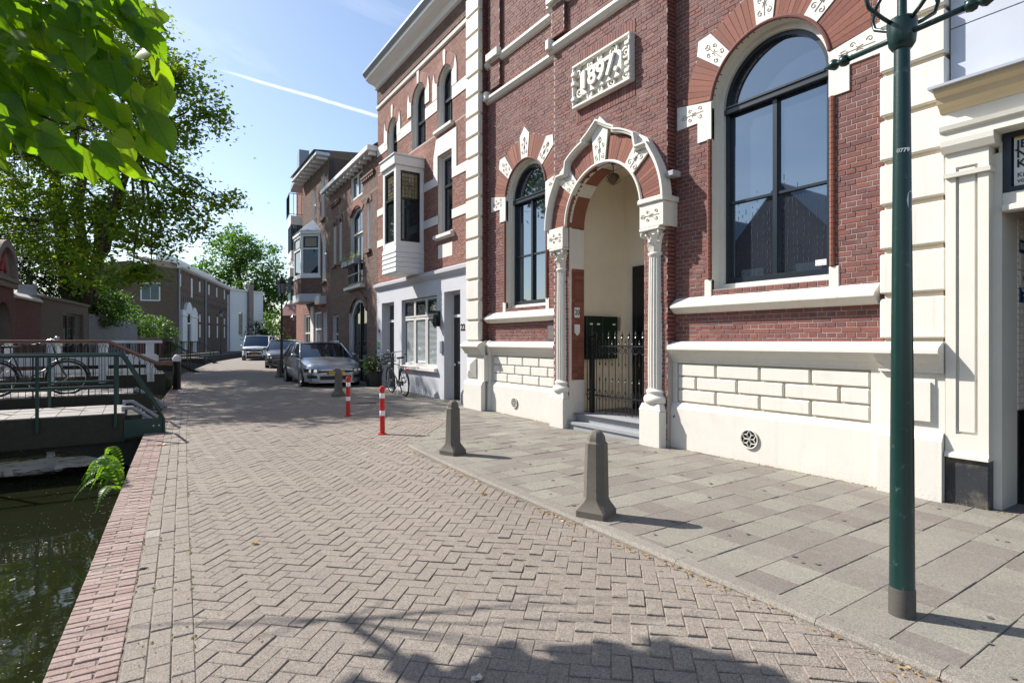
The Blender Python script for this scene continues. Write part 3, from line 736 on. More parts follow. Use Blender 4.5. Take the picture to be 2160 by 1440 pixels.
# ================================================================ the hall of 1897
HALL = thing('church_hall', 'red brick hall with cream stone trim, round-arched windows, columned porch and a stone reading 1897', 'building', (6.5, 11, 0), -pi/2)
LW = dict(c=1.82, r=.69, zs=4.55, z0=2.28, ring=.46); RW = dict(c=6.975, r=.775, zs=4.76, z0=2.30, ring=.47)
CX, PZS, PR = 4.27, 3.58, .87          # porch axis, springing, radius
PO = dict(c=CX, r=PR, zs=PZS, z0=0., ring=.0, rev=.05)
Y_BAY = -.17
wall(HALL, .39, 2.96, 1.58, 9.4, 0, [LW], m_brick, m_mortar, indiv=0, mrev=m_cream, reveal=.16)
wall(HALL, 5.58, 8.31, 1.58, 9.4, 0, [RW], m_brick, m_mortar, indiv=300, mrev=m_cream, reveal=.2)
wall(HALL, 2.96, 5.58, .0, 9.4, Y_BAY, [PO], m_brick, m_mortar, indiv=0, mrev=m_cream, reveal=.34)
side_bricks(HALL, 5.58, Y_BAY, 0, 1.58, 9.4, m_brick, m_mortar)
m = M(); m.box(2.96-.002, 2.962, Y_BAY, 0, 0, 9.4); m.build('brick_return', m_brick, HALL)
wall(HALL, -.17, .39, 1.58, 9.4, -.13, [], m_brick, m_mortar); side_bricks(HALL, .39, -.13, 0, 1.58, 9.4, m_brick, m_mortar)
# upper brick strips
wall(HALL, .60, .98, 7.05, 9.4, -.07, [], m_brick, m_mortar); side_bricks(HALL, .98, -.07, 0, 7.05, 9.4, m_brick, m_mortar)
wall(HALL, 2.97, 3.34, 7.05, 9.4, Y_BAY-.07, [], m_brick, m_mortar); side_bricks(HALL, 3.34, Y_BAY-.07, Y_BAY, 7.05, 9.4, m_brick, m_mortar)
# cream quoin piers, block by block
def quoins(x0, x1, y0, y1, zstart, zend, pitch=.455, gap=.055):
    z = zstart
    while z < zend:
        m = M(); m.box(x0, x1, y0, y1, z+gap, z+pitch, .012); m.build('quoin_block', m_cream, HALL); z += pitch
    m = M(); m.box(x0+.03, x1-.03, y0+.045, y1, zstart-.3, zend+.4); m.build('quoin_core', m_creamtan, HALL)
quoins(-.17, .388, -.245, -.131, 1.58, 9.4); quoins(8.31, 8.875, -.115, .2, 1.58, 9.4)
# string courses
SP = lambda y, z: [(y, z), (y-.05, z+.02), (y-.09, z+.075), (y-.10, z+.085), (y-.10, z+.135), (y-.02, z+.20), (y, z+.20)]
for z, ya, yb in ((6.80, 0, Y_BAY), (7.56, 0, Y_BAY)):
    for x0, x1, y in ((.40, 2.85, ya), (2.86, 5.70, yb), (5.70, 8.31, ya)):
        m = M(); m.prof(SP(y, z), x0, x1)
        if z > 7: m.box((.55 if x0 < 1 else 2.92 if x0 < 4 else 7.9), (1.03 if x0 < 1 else 3.4 if x0 < 4 else 8.3), y-.17, y-.05, z+.08, z+.26, .02)
        else: m.box(x0 if x0 < 1 else x0+.02, x0+.14, y-.15, y, z+.05, z+.25, .02)
        m.build('string_course', m_cream, HALL)
# arched windows
def stonepoly(c, zs, r0, r1, a, hw0, hw1, peak=.0):
    """radial stone, wider at its outer end, with a point"""
    a = radians(a); ux, uz = cos(a), sin(a); tx, tz = -sin(a), cos(a)
    P = [(r0, -hw0), (r1, -hw1), (r1+peak, 0), (r1, hw1), (r0, hw0)]
    return [(c+ux*p+tx*q, zs+uz*p+tz*q) for p, q in P]
def arched_window(o, y, big):
    c, r, zs, z0 = o['c'], o['r'], o['zs'], o['z0']; yr = y+.2-(0 if big else .04)
    r1 = r+o['ring']
    st = [(45, .10, .155, .12), (90, .105, .165, .17), (135, .10, .155, .12)]
    hw = [math.degrees(.125/(r+.2)) for _ in st]
    ang = [8]+sum([[a-h, a+h] for (a, *_), h in zip(st, hw)], [])+[172]
    ring(HALL, c, zs, r, r1, list(zip(ang[0::2], ang[1::2])), 44 if big else 40, y-.010, y+.05, m_archbrick)
    for a, h0, h1, pk in st:
        m = M(); m.prism(stonepoly(c, zs, r, r1+.02, a, h0, h1, pk), y-.02, y+.05); m.build('arch_stone', m_cream, HALL)
        rr = (r+r1)/2+.03; ornament(HALL, c+rr*cos(radians(a)), zs+rr*sin(radians(a)), radians(a-90), .24, .40, y-.022)
    for sg in (-1, 1):
        m = M(); P = [(r, -.42), (r+.22, -.42), (r+.22, -.14), (r1+.10, -.14), (r1+.10, .19), (r+.05, .09), (r, .08)]
        P = [(c+sg*x, zs+z) for x, z in P]; m.prism(P if sg > 0 else P[::-1], y-.021, y+.05); m.build('impost_stone', m_cream, HALL)
        ornament(HALL, c+sg*(r+.30), zs+.0, pi/2, .22, .42, y-.022)
        m = M(); m.box(c+sg*r-.11*(sg < 0), c+sg*r+.11*(sg > 0), y-.018, y+.05, z0-.09, z0+.14, .006); m.build('sill_block', m_cream, HALL)
        # rolled brick edge
        m = M(); z = z0+.15
        while z < zs-.43: m.tube([(c+sg*(r+.035), y-.012, z), (c+sg*(r+.035), y-.012, min(z+.055, zs-.42))], .03, 8); z += .0595
        m.build('edge_roll', m_archbrick, HALL)
    m = M(); arctube(m, c, zs, r+.012, 8, 172, y-.012, .024, 40); m.build('arch_roll', m_brick, HALL)
    # cream inner frame, dark sash, glass
    m = M(); arcstrip(m, c, zs, r-.075, r+.01, 0, 180, yr-.05, yr+.04, 28)
    for sg in (-1, 1): m.box(min(c+sg*(r-.075), c+sg*(r+.01)), max(c+sg*(r-.075), c+sg*(r+.01)), yr-.05, yr+.04, z0-.02, zs)
    m.box(c-r+.076, c+r-.076, yr-.05, yr+.04, z0-.03, z0+.075); m.build('window_surround', m_cream, HALL)
    rf = r-.075; tz = zs-.10; yg = yr+.055
    wd = M(); f = .055; arcstrip(wd, c, zs, rf-f, rf, 0, 180, yr, yr+.07, 28)
    for sg in (-1, 1): wd.box(min(c+sg*(rf-f), c+sg*rf), max(c+sg*(rf-f), c+sg*rf), yr, yr+.07, z0+.075, zs)
    wd.box(c-rf+f, c+rf-f, yr, yr+.07, z0+.075, z0+.155, .004)
    wd.box(c-rf+.001, c+rf-.001, yr-.045, yr+.03, tz, tz+.075, .01); wd.box(c-rf+f, c+rf-f, yr-.06, yr, tz+.075, tz+.10)
    fr = wd.build('window_frame', m_frame, HALL)
    wd = M(); hb = .028
    mz = z0+.155+(tz-z0-.155)*.46
    wd.box(c-hb, c+hb, yr+.005, yr+.065, z0+.156, tz); wd.build('mullion', m_frame, fr)
    wd = M(); wd.box(c-rf+f, c-hb, yr+.02, yr+.065, mz-.016, mz+.016); wd.box(c+hb, c+rf-f, yr+.02, yr+.065, mz-.016, mz+.016); wd.build('glazing_bar', m_frame, fr)
    g = M(); n = 24; g.face([(c+(rf-f)*cos(pi*i/n), yg, zs+(rf-f)*sin(pi*i/n)) for i in range(n+1)]+[(c-rf+f, yg, tz), (c+rf-f, yg, tz)]); g.build('pane', m_glass, fr)
    for xa, xb in ((c-rf+f, c-hb), (c+hb, c+rf-f)):
        for za, zb in ((z0+.15, mz-.016), (mz+.016, tz)):
            g = M(); g.face([(xa,yg,za), (xb,yg,za), (xb,yg,zb), (xa,yg,zb)]); g.build('pane', m_glass, fr)
    if big:
        g = M(); g.box(c+rf-f-.16, c+rf-f-.03, yg-.004, yg-.001, z0+.20, z0+.27); g.build('sticker', m_white, fr)
        # strings of small lights hanging behind the glass show as faint dotted lines
        g = M(); rr = random.Random(4)
        for i in range(19):
            x = c-rf+f+.02+i*(2*(rf-f)-.04)/18+rr.uniform(-.022,.022); top = z0+rr.uniform(.9, 1.35)
            zz = z0+.18
            while zz < top: g.box(x-.002, x+.002, yg-.004, yg-.001, zz, zz+rr.uniform(.02,.07)); zz += rr.uniform(.07,.13); x += rr.uniform(-.007,.007)
        g.build('light_string', mat('light_string', (.055,.06,.06), .6, 20, .1, 0), fr, kind='stuff')
arched_window(LW, 0, False); arched_window(RW, 0, True)
# sills and plinth
SILL = [(0, 2.22), (-.13, 2.12), (-.15, 2.10), (-.15, 2.075), (-.11, 2.045), (-.06, 2.0), (0, 1.99)]
for x0, x1 in ((.45, 2.955), (5.60, 8.27)):
    m = M(); m.prof(SILL, x0, x1); m.build('window_sill', m_cream, HALL)
LEDGE = [(0, 1.60), (-.06, 1.60), (-.17, 1.545), (-.19, 1.52), (-.19, 1.485), (-.165, 1.46), (-.15, 1.44), (-.10, 1.39), (-.075, 1.34), (-.065, 1.33), (-.065, 1.30), (0, 1.30)]
BASE = [(0, .735), (-.055, .735), (-.075, .70), (-.10, .655), (-.10, -.05), (0, -.05)]
def plinth(x0, x1, blocks_x, n, y=0.):
    sh = lambda P: [(p+y, q) for p, q in P]
    m = M(); m.prof(sh(LEDGE), x0, x1); m.build('plinth_cornice', m_plinth, HALL)
    m = M(); m.prof(sh(BASE), x0, x1); m.build('plinth_base', m_plinth, HALL)
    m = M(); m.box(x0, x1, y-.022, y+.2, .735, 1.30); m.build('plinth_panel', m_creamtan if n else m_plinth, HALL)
    if not n: return
    a, b = blocks_x; w = (b-a)/n; g = .012; zr = (.745, .925, 1.105, 1.285)
    for p, q in ((x0, a), (b, x1)): m = M(); m.box(p, q, y-.052, y-.021, .735, 1.30); m.build('panel_border', m_plinth, HALL)
    for k in range(3):
        es = [a+w*i for i in range(n+1)] if k != 1 else [a]+[a+w*(i+.5) for i in range(n)]+[b]
        for p, q in zip(es[:-1], es[1:]):
            mm = M(); mm.box(p+g, q-g, y-.055, y-.01, zr[k]+g*.7, zr[k+1]-g*.7, .013); mm.build('rusticated_block', m_plinth, HALL)
plinth(.66, 2.96, (.70, 2.90), 4); plinth(5.58, 8.32, (5.66, 8.20), 4)
plinth(8.32, 8.875, None, 0, -.10); plinth(-.17, .60, None, 0, -.20)
m = M(); m.box(8.42, 8.80, -.135, -.12, .80, 1.24, .0); m.prism([(8.45,.83), (8.77,.83), (8.77,1.21), (8.45,1.21)], -.16, -.13); m.build('diamond_panel', m_plinth, HALL)
m = M(); m.mesh_([(-.10,-.24,.80), (.30,-.24,.80), (.30,-.24,1.24), (-.10,-.24,1.24), (.06,-.31,.95), (.14,-.31,.95), (.14,-.31,1.10), (.06,-.31,1.10)], [(0,1,5,4), (1,2,6,5), (2,3,7,6), (3,0,4,7), (4,5,6,7)]); m.build('diamond_panel', m_plinth, HALL)
# little colonnettes on the plinth corner next to number 22
for x, yy in ((.47, -.10), (.60, -.07)):
    m = M(); m.lathe([(.075,-.05), (.075,.66), (.055,.70), (.055,1.30), (.085,1.42), (.10,1.5), (.06,1.6), (0,1.63)], 10, (x, yy, 0)); m.build('colonnette', m_plinth, HALL, 40)
def vent(x, z, y, r):
    m = M(); m.lathe([(0,.01), (r,.01), (r,-.004), (0,-.004)], 20, (x, y, z), axis='y'); v = m.build('round_vent', m_black, HALL)
    g = M()
    for i in range(6):
        a = pi/3*i+pi/6; p = [(x+r*.05*cos(a), z+r*.05*sin(a)), (x+r*.55*cos(a-.5), z+r*.55*sin(a-.5)), (x+r*.97*cos(a), z+r*.97*sin(a)), (x+r*.55*cos(a+.5), z+r*.55*sin(a+.5))]
        g.tube([(q[0], y-.012, q[1]) for q in p], .0085, 5, True)
    g.tube([(x+r*cos(2*pi*i/20), y-.012, z+r*sin(2*pi*i/20)) for i in range(20)], .009, 5, True); g.build('vent_grille', m_plinth, v)
vent(1.60, .36, -.105, .10); vent(6.83, .38, -.105, .115)
# date stone
PL0, PL1, PZ0, PZ1 = 3.59, 4.95, 5.56, 6.30
m = M(); m.box(PL0, PL1, Y_BAY-.02, Y_BAY+.05, PZ0, PZ1, .01); stone = m.build('date_stone', m_cream, HALL)
m = M(); t_ = .05
for a in ((PL0, PL1, PZ0, PZ0+t_), (PL0, PL1, PZ1-t_, PZ1), (PL0, PL0+t_, PZ0+t_, PZ1-t_), (PL1-t_, PL1, PZ0+t_, PZ1-t_)): m.box(a[0], a[1], Y_BAY-.11, Y_BAY-.015, a[2], a[3], .012)
m.build('stone_frame', m_cream, stone)
m = M(); zc_ = (PZ0+PZ1)/2; xc = (PL0+PL1)/2
m.prism([(xc-.48, zc_-.16), (xc-.42, zc_-.20), (xc+.42, zc_-.20), (xc+.48, zc_-.16), (xc+.48, zc_+.16), (xc+.42, zc_+.20), (xc-.42, zc_+.20), (xc-.48, zc_+.16)], Y_BAY-.09, Y_BAY-.02); m.build('cartouche', m_cream, stone)
m = M()
for x, z, r_, d in ((xc-.25, PZ1-.13, .075, 1), (xc+.28, PZ1-.12, .095, -1), (xc-.02, PZ1-.11, .06, 1), (xc-.52, zc_-.12, .10, -1), (xc+.55, zc_+.1, .09, 1), (xc-.28, PZ0+.12, .07, -1), (xc+.25, PZ0+.13, .095, 1), (xc+.0, PZ0+.11, .06, 1), (xc-.56, PZ1-.15, .09, 1), (xc+.56, PZ0+.15, .10, -1)):
    m.tube([(a, Y_BAY-.055, b) for a, b in scroll(x, z, r_, 1.6, 1., d)], [.028-.016*i/22 for i in range(23)], 6)
for x, z in ((PL0+.05, PZ0+.16), (PL0+.05, PZ1-.16), (PL1-.05, PZ0+.16), (PL1-.05, PZ1-.16), (PL1-.05, zc_-.10), (PL0+.05, zc_+.05)):
    m.box(x-.055, x+.055, Y_BAY-.13, Y_BAY-.02, z-.035, z+.035, .012)
m.build('strapwork', m_cream, stone, 40, kind='stuff')
m_gilt = mat('weathered_gilt', (.28,.19,.10), .6, 20, .2, .2, 80)
text(stone, '1897.', (xc, Y_BAY-.115, zc_), .40, m_cream, .028, 'date', .012, sx=1.0)
text(stone, '1897.', (xc, Y_BAY-.088, zc_), .40, m_gilt, .012, 'date_edge', .016, sx=1.0)
# soldier courses above and below the date stone
m = M(); rr = random.Random(9)
for zz in (PZ1+.01, PZ0-.22):
    x = PL0
    while x < PL1: m.box(x+.004, x+.056, Y_BAY-.012, Y_BAY+.02, zz, zz+.20, 0, rr.random()); x += .06
m.build('soldier_course', m_brick, HALL, kind='stuff')
# ---------------------------------------------------------------- porch
YP = -.26     # face of the porch arch
Z0 = .085
def column(x):
    col = ob('column', None, HALL, (x, -.13, 0))
    m = M(); w = .20
    m.box(-w, w, -w+.02, w-.05, -.05, .60, .012); m.mesh_([(-w,-w+.02,.60), (w,-w+.02,.60), (w,w-.05,.60), (-w,w-.05,.60), (-.165,-.15,.70), (.165,-.15,.70), (.165,.13,.70), (-.165,.13,.70)], [(0,1,5,4), (1,2,6,5), (2,3,7,6), (3,0,4,7), (4,5,6,7)])
    m.build('pedestal', m_plinth, col)
    m = M(); m.lathe([(.16,.69), (.195,.72), (.20,.76), (.19,.80), (.155,.82), (.15,.84), (.165,.86), (.165,.88), (.14,.90), (.135,.92)], 24); m.build('base', m_cream, col, 50)
    m = M(); m.lathe([(.135,.92), (.138,1.3), (.133,2.0), (.122,2.84), (.12,2.86)], 80, flute=20, fd=.014); m.build('shaft', m_cream, col, 35)
    m = M(); m.lathe([(.12,2.84), (.135,2.86), (.14,2.875), (.135,2.89), (.115,2.90)], 24); m.lathe([(.112,2.90), (.112,3.0), (.125,3.10), (.16,3.2)], 16)
    m.box(-.19, .19, -.19, .17, 3.205, 3.245, .01)
    for row, (z0_, h, r0, n, o) in enumerate(((2.905,.15,.118,8,0), (2.99,.17,.122,8,.5))):
        for i in range(n):
            a = 2*pi*(i+o)/n; pr = []
            for j, (dr, dz, wd) in enumerate(((0,0,.042), (.012,.4,.048), (.03,.75,.042), (.062,.97,.028), (.072,.86,.012))):
                for sg in (-1, 1): pr.append(((r0+dr)*cos(a)-sg*wd*sin(a), (r0+dr)*sin(a)+sg*wd*cos(a), z0_+dz*h))
            m.mesh_(pr, [(2*j, 2*j+1, 2*j+3, 2*j+2) for j in range(4)])
    for sx_ in (-1, 1):
        for sy in (-1, 1):
            m.tube([(sx_*(.105+a*.7), sy*(.105+a*.7)-.005, 3.155+b) for a, b in scroll(.045, 0, .045, 1.4, pi*.7, -1, 14)], [.02-.010*i/14 for i in range(15)], 6)
    m.build('capital', m_cream, col, 40)
    return col
column(3.20); column(5.36)
# jambs: white foot, red brick, cream head
for sg in (-1, 1):
    xa = CX+sg*PR
    x0, x1 = (xa-.42, xa) if sg < 0 else (xa, xa+.42)
    m = M(); m.box(x0, x1+(.004 if sg < 0 else 0), -.12, .17, -.05, .92); m.build('jamb_foot', m_plinth, HALL)
    m = M(); m.box(x0, x1, -.12, .17, 2.86, PZS); m.build('jamb_head', m_cream, HALL)
    m = M(); rr = random.Random(3); z = .92
    m.box(x0+.004, x1-.004, -.11, .165, .92, 2.86, 0, .1)
    while z < 2.85:
        ys_ = (-.12, .02, .17) if int(z*100) % 2 else (-.12, -.05, .17)
        for p, q in zip(ys_[:-1], ys_[1:]): m.box(x1-.02 if sg < 0 else x0-.003, x1+.003 if sg < 0 else x0+.02, p+.003, q-.003, z+.004, z+.056, 0, rr.random())
        z += .0595
    m.build('jamb_brickwork', m_archbrick, HALL, kind='stuff')
    m = M(); m.box(x0-(.06 if sg < 0 else -.02), x1+(.06 if sg > 0 else -.02), YP-.04, .1, 3.25, 3.60, .01)
    if sg > 0: m.box(x0, x1+.09, YP-.07, .05, 3.60, 3.68, .015)
    m.build('porch_impost', m_cream, HALL); ornament(HALL, (x0+x1)/2+(.02*sg), 3.42, pi/2, .20, .40, YP-.042)
# arch ring: brick between carved stones
R0, R1 = PR, 1.27
ST = [(44, .12, .18), (90, .12, .20), (136, .12, .18)]
hw = [8.2, 8., 8.2]; ang = [0]+sum([[a-h, a+h] for (a, *_), h in zip(ST, hw)], [])+[180]
ring(HALL, CX, PZS+.02, R0+.02, R1, list(zip(ang[0::2], ang[1::2])), 62, YP+.02, YP+.10, m_archbrick)
for a, h0, h1 in ST:
    m = M(); pk = .20 if a == 90 else .04
    m.prism(stonepoly(CX, PZS+.02, R0+.01, R1+(.16 if a == 90 else .10), a, h0, h1, pk), YP-.005, YP+.10); m.build('arch_stone', m_cream, HALL)
    rr = (R0+R1)/2+.05; ornament(HALL, CX+rr*cos(radians(a)), PZS+rr*sin(radians(a)), radians(a-90), .28, .44, YP-.007)
m = M(); arctube(m, CX, PZS+.02, R0+.012, 0, 180, YP+.012, .026, 48); m.build('arch_roll', m_cream, HALL, True)
# soffit of the arch: brick with cream bands
m = M(); ss = [(0, 36, 0), (36, 52, 1), (52, 82, 0), (82, 98, 1), (98, 128, 0), (128, 144, 1), (144, 180, 0)]
for a, b, mi in ss:
    arcstrip(m, CX, PZS+.02, R0-.002, R0+.06, a, b, YP+.03, .17, 6, mi)
m.build('arch_soffit', [m_archbrick, m_cream], HALL)
# hood moulding that steps out round the stones
hp = []
def arcpts(a, b, r, n=8): return [(CX+r*cos(radians(a+(b-a)*i/n)), PZS+.02+r*sin(radians(a+(b-a)*i/n))) for i in range(n+1)]
rh = R1+.05
left = arcpts(180, 147, rh)+[(CX-1.06, 4.40), (CX-1.02, 4.46), (CX-.80, 4.46)]+arcpts(125, 104, rh)+[(CX-.33, 4.92), (CX-.20, 4.99), (CX-.02, 5.12)]
right = [(2*CX-x, z) for x, z in left[::-1]]
path = left+right[1:]
m = M(); sweep(m, path, [(-.02, Y_BAY+.02), (-.02, YP-.02), (-.012, YP-.035), (-.01, YP-.055), (.015, YP-.065), (.025, YP-.085), (.05, YP-.085), (.055, Y_BAY+.02)])
m.build('hood_moulding', m_cream, HALL, 30)
m = M()   # porch arch body behind ring and moulding
arcstrip(m, CX, PZS+.02, R0+.03, R1+.03, 0, 180, YP+.06, Y_BAY+.02, 32); m.build('arch_body', m_mortar_dark, HALL)
# porch room
m = M(); XL, XR, YB, ZC = CX-1.0, CX+1.0, 1.32, 4.75
m.face([(XL,.17,.34), (XL,YB,.34), (XL,YB,ZC), (XL,.17,ZC)]); m.face([(XR,.17,.34), (XR,.17,ZC), (XR,YB,ZC), (XR,YB,.34)]); m.face([(XL,YB,.34), (XR,YB,.34), (XR,YB,ZC), (XL,YB,ZC)]); m.face([(XL,.17,ZC), (XL,YB,ZC), (XR,YB,ZC), (XR,.17,ZC)])
for sg in (-1, 1): m.face([(CX+sg*PR, .171, .34), (CX+sg*1.0, .171, .34), (CX+sg*1.0, .171, ZC), (CX+sg*PR, .171, ZC)])
n_ = 16; P = [(CX-PR*cos(pi*i/n_), PZS+PR*sin(pi*i/n_)) for i in range(n_+1)]
for (xa, za), (xb, zb) in zip(P[:-1], P[1:]): m.face([(xa,.171,za), (xb,.171,zb), (xb,.171,ZC), (xa,.171,ZC)])
m_porch = mat('porch_plaster', (.72,.655,.535), .7, 4, .05, .1, 60); m.build('porch_walls', m_porch, HALL)
m = M(); m.face([(XL,-.1,.34), (XR,-.1,.34), (XR,YB,.34), (XL,YB,.34)]); m.build('porch_floor', mat('porch_floor', (.12,.10,.09), .6, 20, .2, .2, 100), HALL)
rr = random.Random(2)
for i in range(7):
    for k in range(7):
        m = M(); m.box(XL-.002, XL+.012, .20+i*.155, .20+(i+1)*.155-.006, .36+k*.155, .36+(k+1)*.155-.006, .003); m.build('wall_tile', m_porch, HALL)
m = M(); m.box(XL+.25, XR-.02, YB-.06, YB-.005, .345, 3.0); d = m.build('front_door', m_black, HALL)
m = M()
for xa, xb, za, zb in ((.35,.9,.55,1.3), (1.05,1.7,.55,1.3), (.35,.9,1.5,2.8), (1.05,1.7,1.5,2.8)): m.box(XL+xa, XL+xb, YB-.085, YB-.055, za, zb, .02)
m.build('door_panel', m_black, d)
m = M(); m.box(XL+.013, XL+.14, .22, .60, 1.28, 2.06, .008); m.box(XL+.013, XL+.14, .61, .99, 1.28, 2.06, .008); mb_ = m.build('mailbox', mat('mailbox_green', (.008,.022,.011), .4, 10, .1, .05, 60), HALL)
m = M()
for y_ in (.30, .47, .86): m.box(XL+.139, XL+.142, y_, y_+.07, 1.90, 1.93)
m.build('name_plate', m_white, mb_)
m = M(); m.box(XL+.013, XL+.05, 1.06, 1.16, 1.80, 2.06, .006); m.build('intercom', mat('steel', (.5,.5,.52), .35, 10, .1, 0, metal=.8), HALL)
# lantern on its hook
m = M(); m.tube([(CX+.02, .02, 4.5), (CX+.02, .02, 4.36)], .008, 6); m.lathe([(0,4.36), (.07,4.34), (.10,4.30), (.085,4.25), (.05,4.20), (.02,4.17), (0,4.15)], 12, (CX+.02, .02, 0))
for i in range(6): a = pi/3*i; m.tube([(CX+.02+.10*cos(a), .02+.10*sin(a), 4.30), (CX+.02+.12*cos(a), .02+.12*sin(a), 4.24), (CX+.02+.04*cos(a), .02+.04*sin(a), 4.17)], .006, 5)
m.build('porch_lantern', mat('old_brass', (.12,.09,.05), .5, 20, .2, .2, 80, metal=.6), HALL)
# steps
for y0, y1, za, zb, xo in ((-.20, .04, Z0-.03, .215, .10), (-.04, .6, .2, .345, .0)):
    m = M(); P = [(CX-PR-.02-xo, y1), (CX-PR-.02-xo, y0+.16), (CX-PR+.10, y0)] if False else [(CX-PR+.0-xo*.2, y1), (CX-PR+.0-xo*.2, y0+.03), (CX-PR+.03, y0), (CX+PR-.03, y0), (CX+PR, y0+.03), (CX+PR, y1)]
    m.prismz(P, za, zb-.045); m.prismz([(x+(-.02 if x < CX else .0), y-.025 if y < y1 else y) for x, y in P], zb-.045, zb); m.build('step', m_stonegrey, HALL)
# iron gate
gate = ob('iron_gate', None, HALL, (0, .22, 0)); g0, g1 = CX-PR+.16, CX+PR-.12
def finial(m, x, z, s=1.):
    m.lathe([(0,z+.13*s), (.007*s,z+.10*s), (.016*s,z+.07*s), (.006*s,z+.045*s), (.016*s,z+.03*s), (.006*s,z+.01*s), (.006*s,z)], 6, (x, 0, 0))
    for sg in (-1, 1): m.tube([(x, 0, z+.045*s), (x+sg*.022*s, 0, z+.06*s), (x+sg*.026*s, 0, z+.045*s)], .004*s, 5)
for x in (g0, g1):
    m = M(); m.box(x-.035, x+.035, -.035, .035, .345, 1.62, .006)
    for z in (1.62, 1.45, .75): m.box(x-.047, x+.047, -.047, .047, z-.02, z+.02, .008)
    m.lathe([(.04,1.64), (.045,1.67), (.02,1.69), (.035,1.72), (.042,1.76), (.02,1.80), (.028,1.83), (.0,1.90)], 10, (x, 0, 0)); m.build('gate_post', m_iron, gate, 40)
for z in (1.52, .66):
    m = M(); m.box(g0+.035, g1-.035, -.012, .012, z-.012, z+.012); m.build('gate_rail', m_iron, gate)
nb = 9
for i in range(nb):
    x = g0+.035+(g1-g0-.07)*(i+.5)/nb; h = (g1-g0-.07)/nb*.5
    m = M(); m.tube([(x, 0, .40), (x, 0, 1.62)], .0075, 6); finial(m, x, 1.62, 1.25)
    m.tube([(x+h*.72*cos(2*pi*k/12), 0, 1.445+.06*sin(2*pi*k/12)) for k in range(12)], .006, 5, True)
    m.build('gate_bar', m_iron, gate)
    m = M(); xh = x+h
    if i < nb-1:
        m.tube([(xh, 0, .36), (xh, 0, .92)], .006, 6); finial(m, xh, .90, .8); m.tube([(xh, 0, 1.50), (xh, 0, 1.20)], .005, 5); m.lathe([(0,1.17), (.016,1.22), (.004,1.24)], 5, (xh, 0, 0))
        m.tube([(xh, 0, .585), (xh-h*.8, 0, .66), (xh, 0, .78), (xh+h*.8, 0, .66)], .006, 5, True)
        finial(m, xh, 1.53, .8)
        m.build('gate_dart', m_iron, gate)
m = M(); m.tube([(CX-PR+.03, 0, .38), (CX-PR+.03, 0, 1.60)], .008, 6); m.tube([(CX-PR+.09, 0, .38), (CX-PR+.09, 0, 1.60)], .008, 6); m.box(CX-PR, g0, -.01, .01, 1.51, 1.53); m.box(CX-PR, g0, -.01, .01, .65, .67)
finial(m, CX-PR+.06, 1.60, 1.2); m.tube([(CX-PR+.06+.035*cos(k*pi/2), 0, .66+.10*sin(k*pi/2)) for k in range(4)], .007, 5, True); m.build('side_panel', m_iron, gate)
# number and monument shield on the left jamb
xs_ = CX-PR+.004
m = M(); m.box(xs_, xs_+.010, -.06, .06, 2.02, 2.20, .004); np_ = m.build('number_plate', m_white, HALL); text(np_, '20', (xs_+.012, 0, 2.11), .135, m_black, .001, 'number', .002, rot=(pi/2, 0, pi/2), sx=.8)
m = M(); m.mesh_([(xs_+.012,y,z) for y, z in ((-.06,1.90), (.06,1.90), (.06,1.76), (0,1.70), (-.06,1.76))]+[(xs_,y,z) for y, z in ((-.06,1.90), (.06,1.90), (.06,1.76), (0,1.70), (-.06,1.76))], [(0,1,2,3,4)]+[(i, (i+1) % 5, 5+(i+1) % 5, 5+i) for i in range(5)]); m.build('shield_plaque', m_white, HALL)
m = M(); m.box(2.58, 2.90, -.03, -.004, 1.62, 1.97, .006); wp = m.build('wall_plaque', mat('slate_plaque', (.10,.075,.075), .5, 12, .1, .1, 80), HALL)
m = M()
for i in range(13): m.box(2.61, 2.61+.26*random.uniform(.85, 1.), -.0325, -.029, 1.93-i*.022, 1.937-i*.022)
m.build('plaque_lettering', mat('worn_lettering', (.30,.27,.26), .7, 12, .1, 0), wp)
# floodlight on the bay's return, drain hook
m = M(); m.box(5.62, 5.76, -.26, -.10, 3.92, 4.0, .01); m.tube([(5.585, -.08, 3.98), (5.66, -.15, 3.98)], .015, 6); m.build('floodlight', m_stonegrey, HALL)
m = M(); m.tube([(5.60, -.03, .56), (5.66, -.09, .56), (5.63, -.10, .52)], .015, 6); m.build('wall_hook', m_iron, HALL)
# body of the building behind
m = M(); m.box(-.17, 8.87, .29, 1.2, .0, 9.4) if False else None
m.face([(-.17,.27,9.4), (8.87,.27,9.4), (8.87,8,11.5), (-.17,8,11.5)]); m.face([(-.17,.27,0), (-.17,8,0), (-.17,8,11.5), (-.17,.27,9.4)]); m.face([(8.87,.27,0), (8.87,.27,9.4), (8.87,8,11.5), (8.87,8,0)]); m.build('roof', mat('slate_roof', (.05,.055,.065), .6, 6, .2, .2, 40), HALL)
# ================================================================ number 22: brick over a grey rendered ground floor
m_hbrick = mat('house_brick', [(.185,.070,.050), (.24,.095,.065), (.205,.08,.057), (.27,.115,.08), (.165,.065,.05)], .8, 30, .18, .3, 120, big=.7, bigvar=.14)
m_hmort = mat('pale_mortar', (.36,.31,.28), .9, 20, .15, .3, 150)
m_bbrick = mat('brown_brick', [(.125,.075,.058), (.16,.095,.072), (.14,.083,.065), (.185,.115,.088), (.11,.065,.053)], .85, 30, .2, .3, 120, big=.7, bigvar=.16)
m_bmort = mat('brown_mortar', (.20,.165,.145), .9, 20, .2, .3, 150)
m_render = mat('grey_render', (.50,.505,.535), .75, 5, .06, .2, 90, bigvar=.06)
m_greywin = mat('warm_grey_paint', (.60,.58,.55), .55, 6, .05, .1, 60)
m_stone = mat('pale_sandstone', (.66,.62,.57), .75, 8, .07, .25, 80, bigvar=.06)
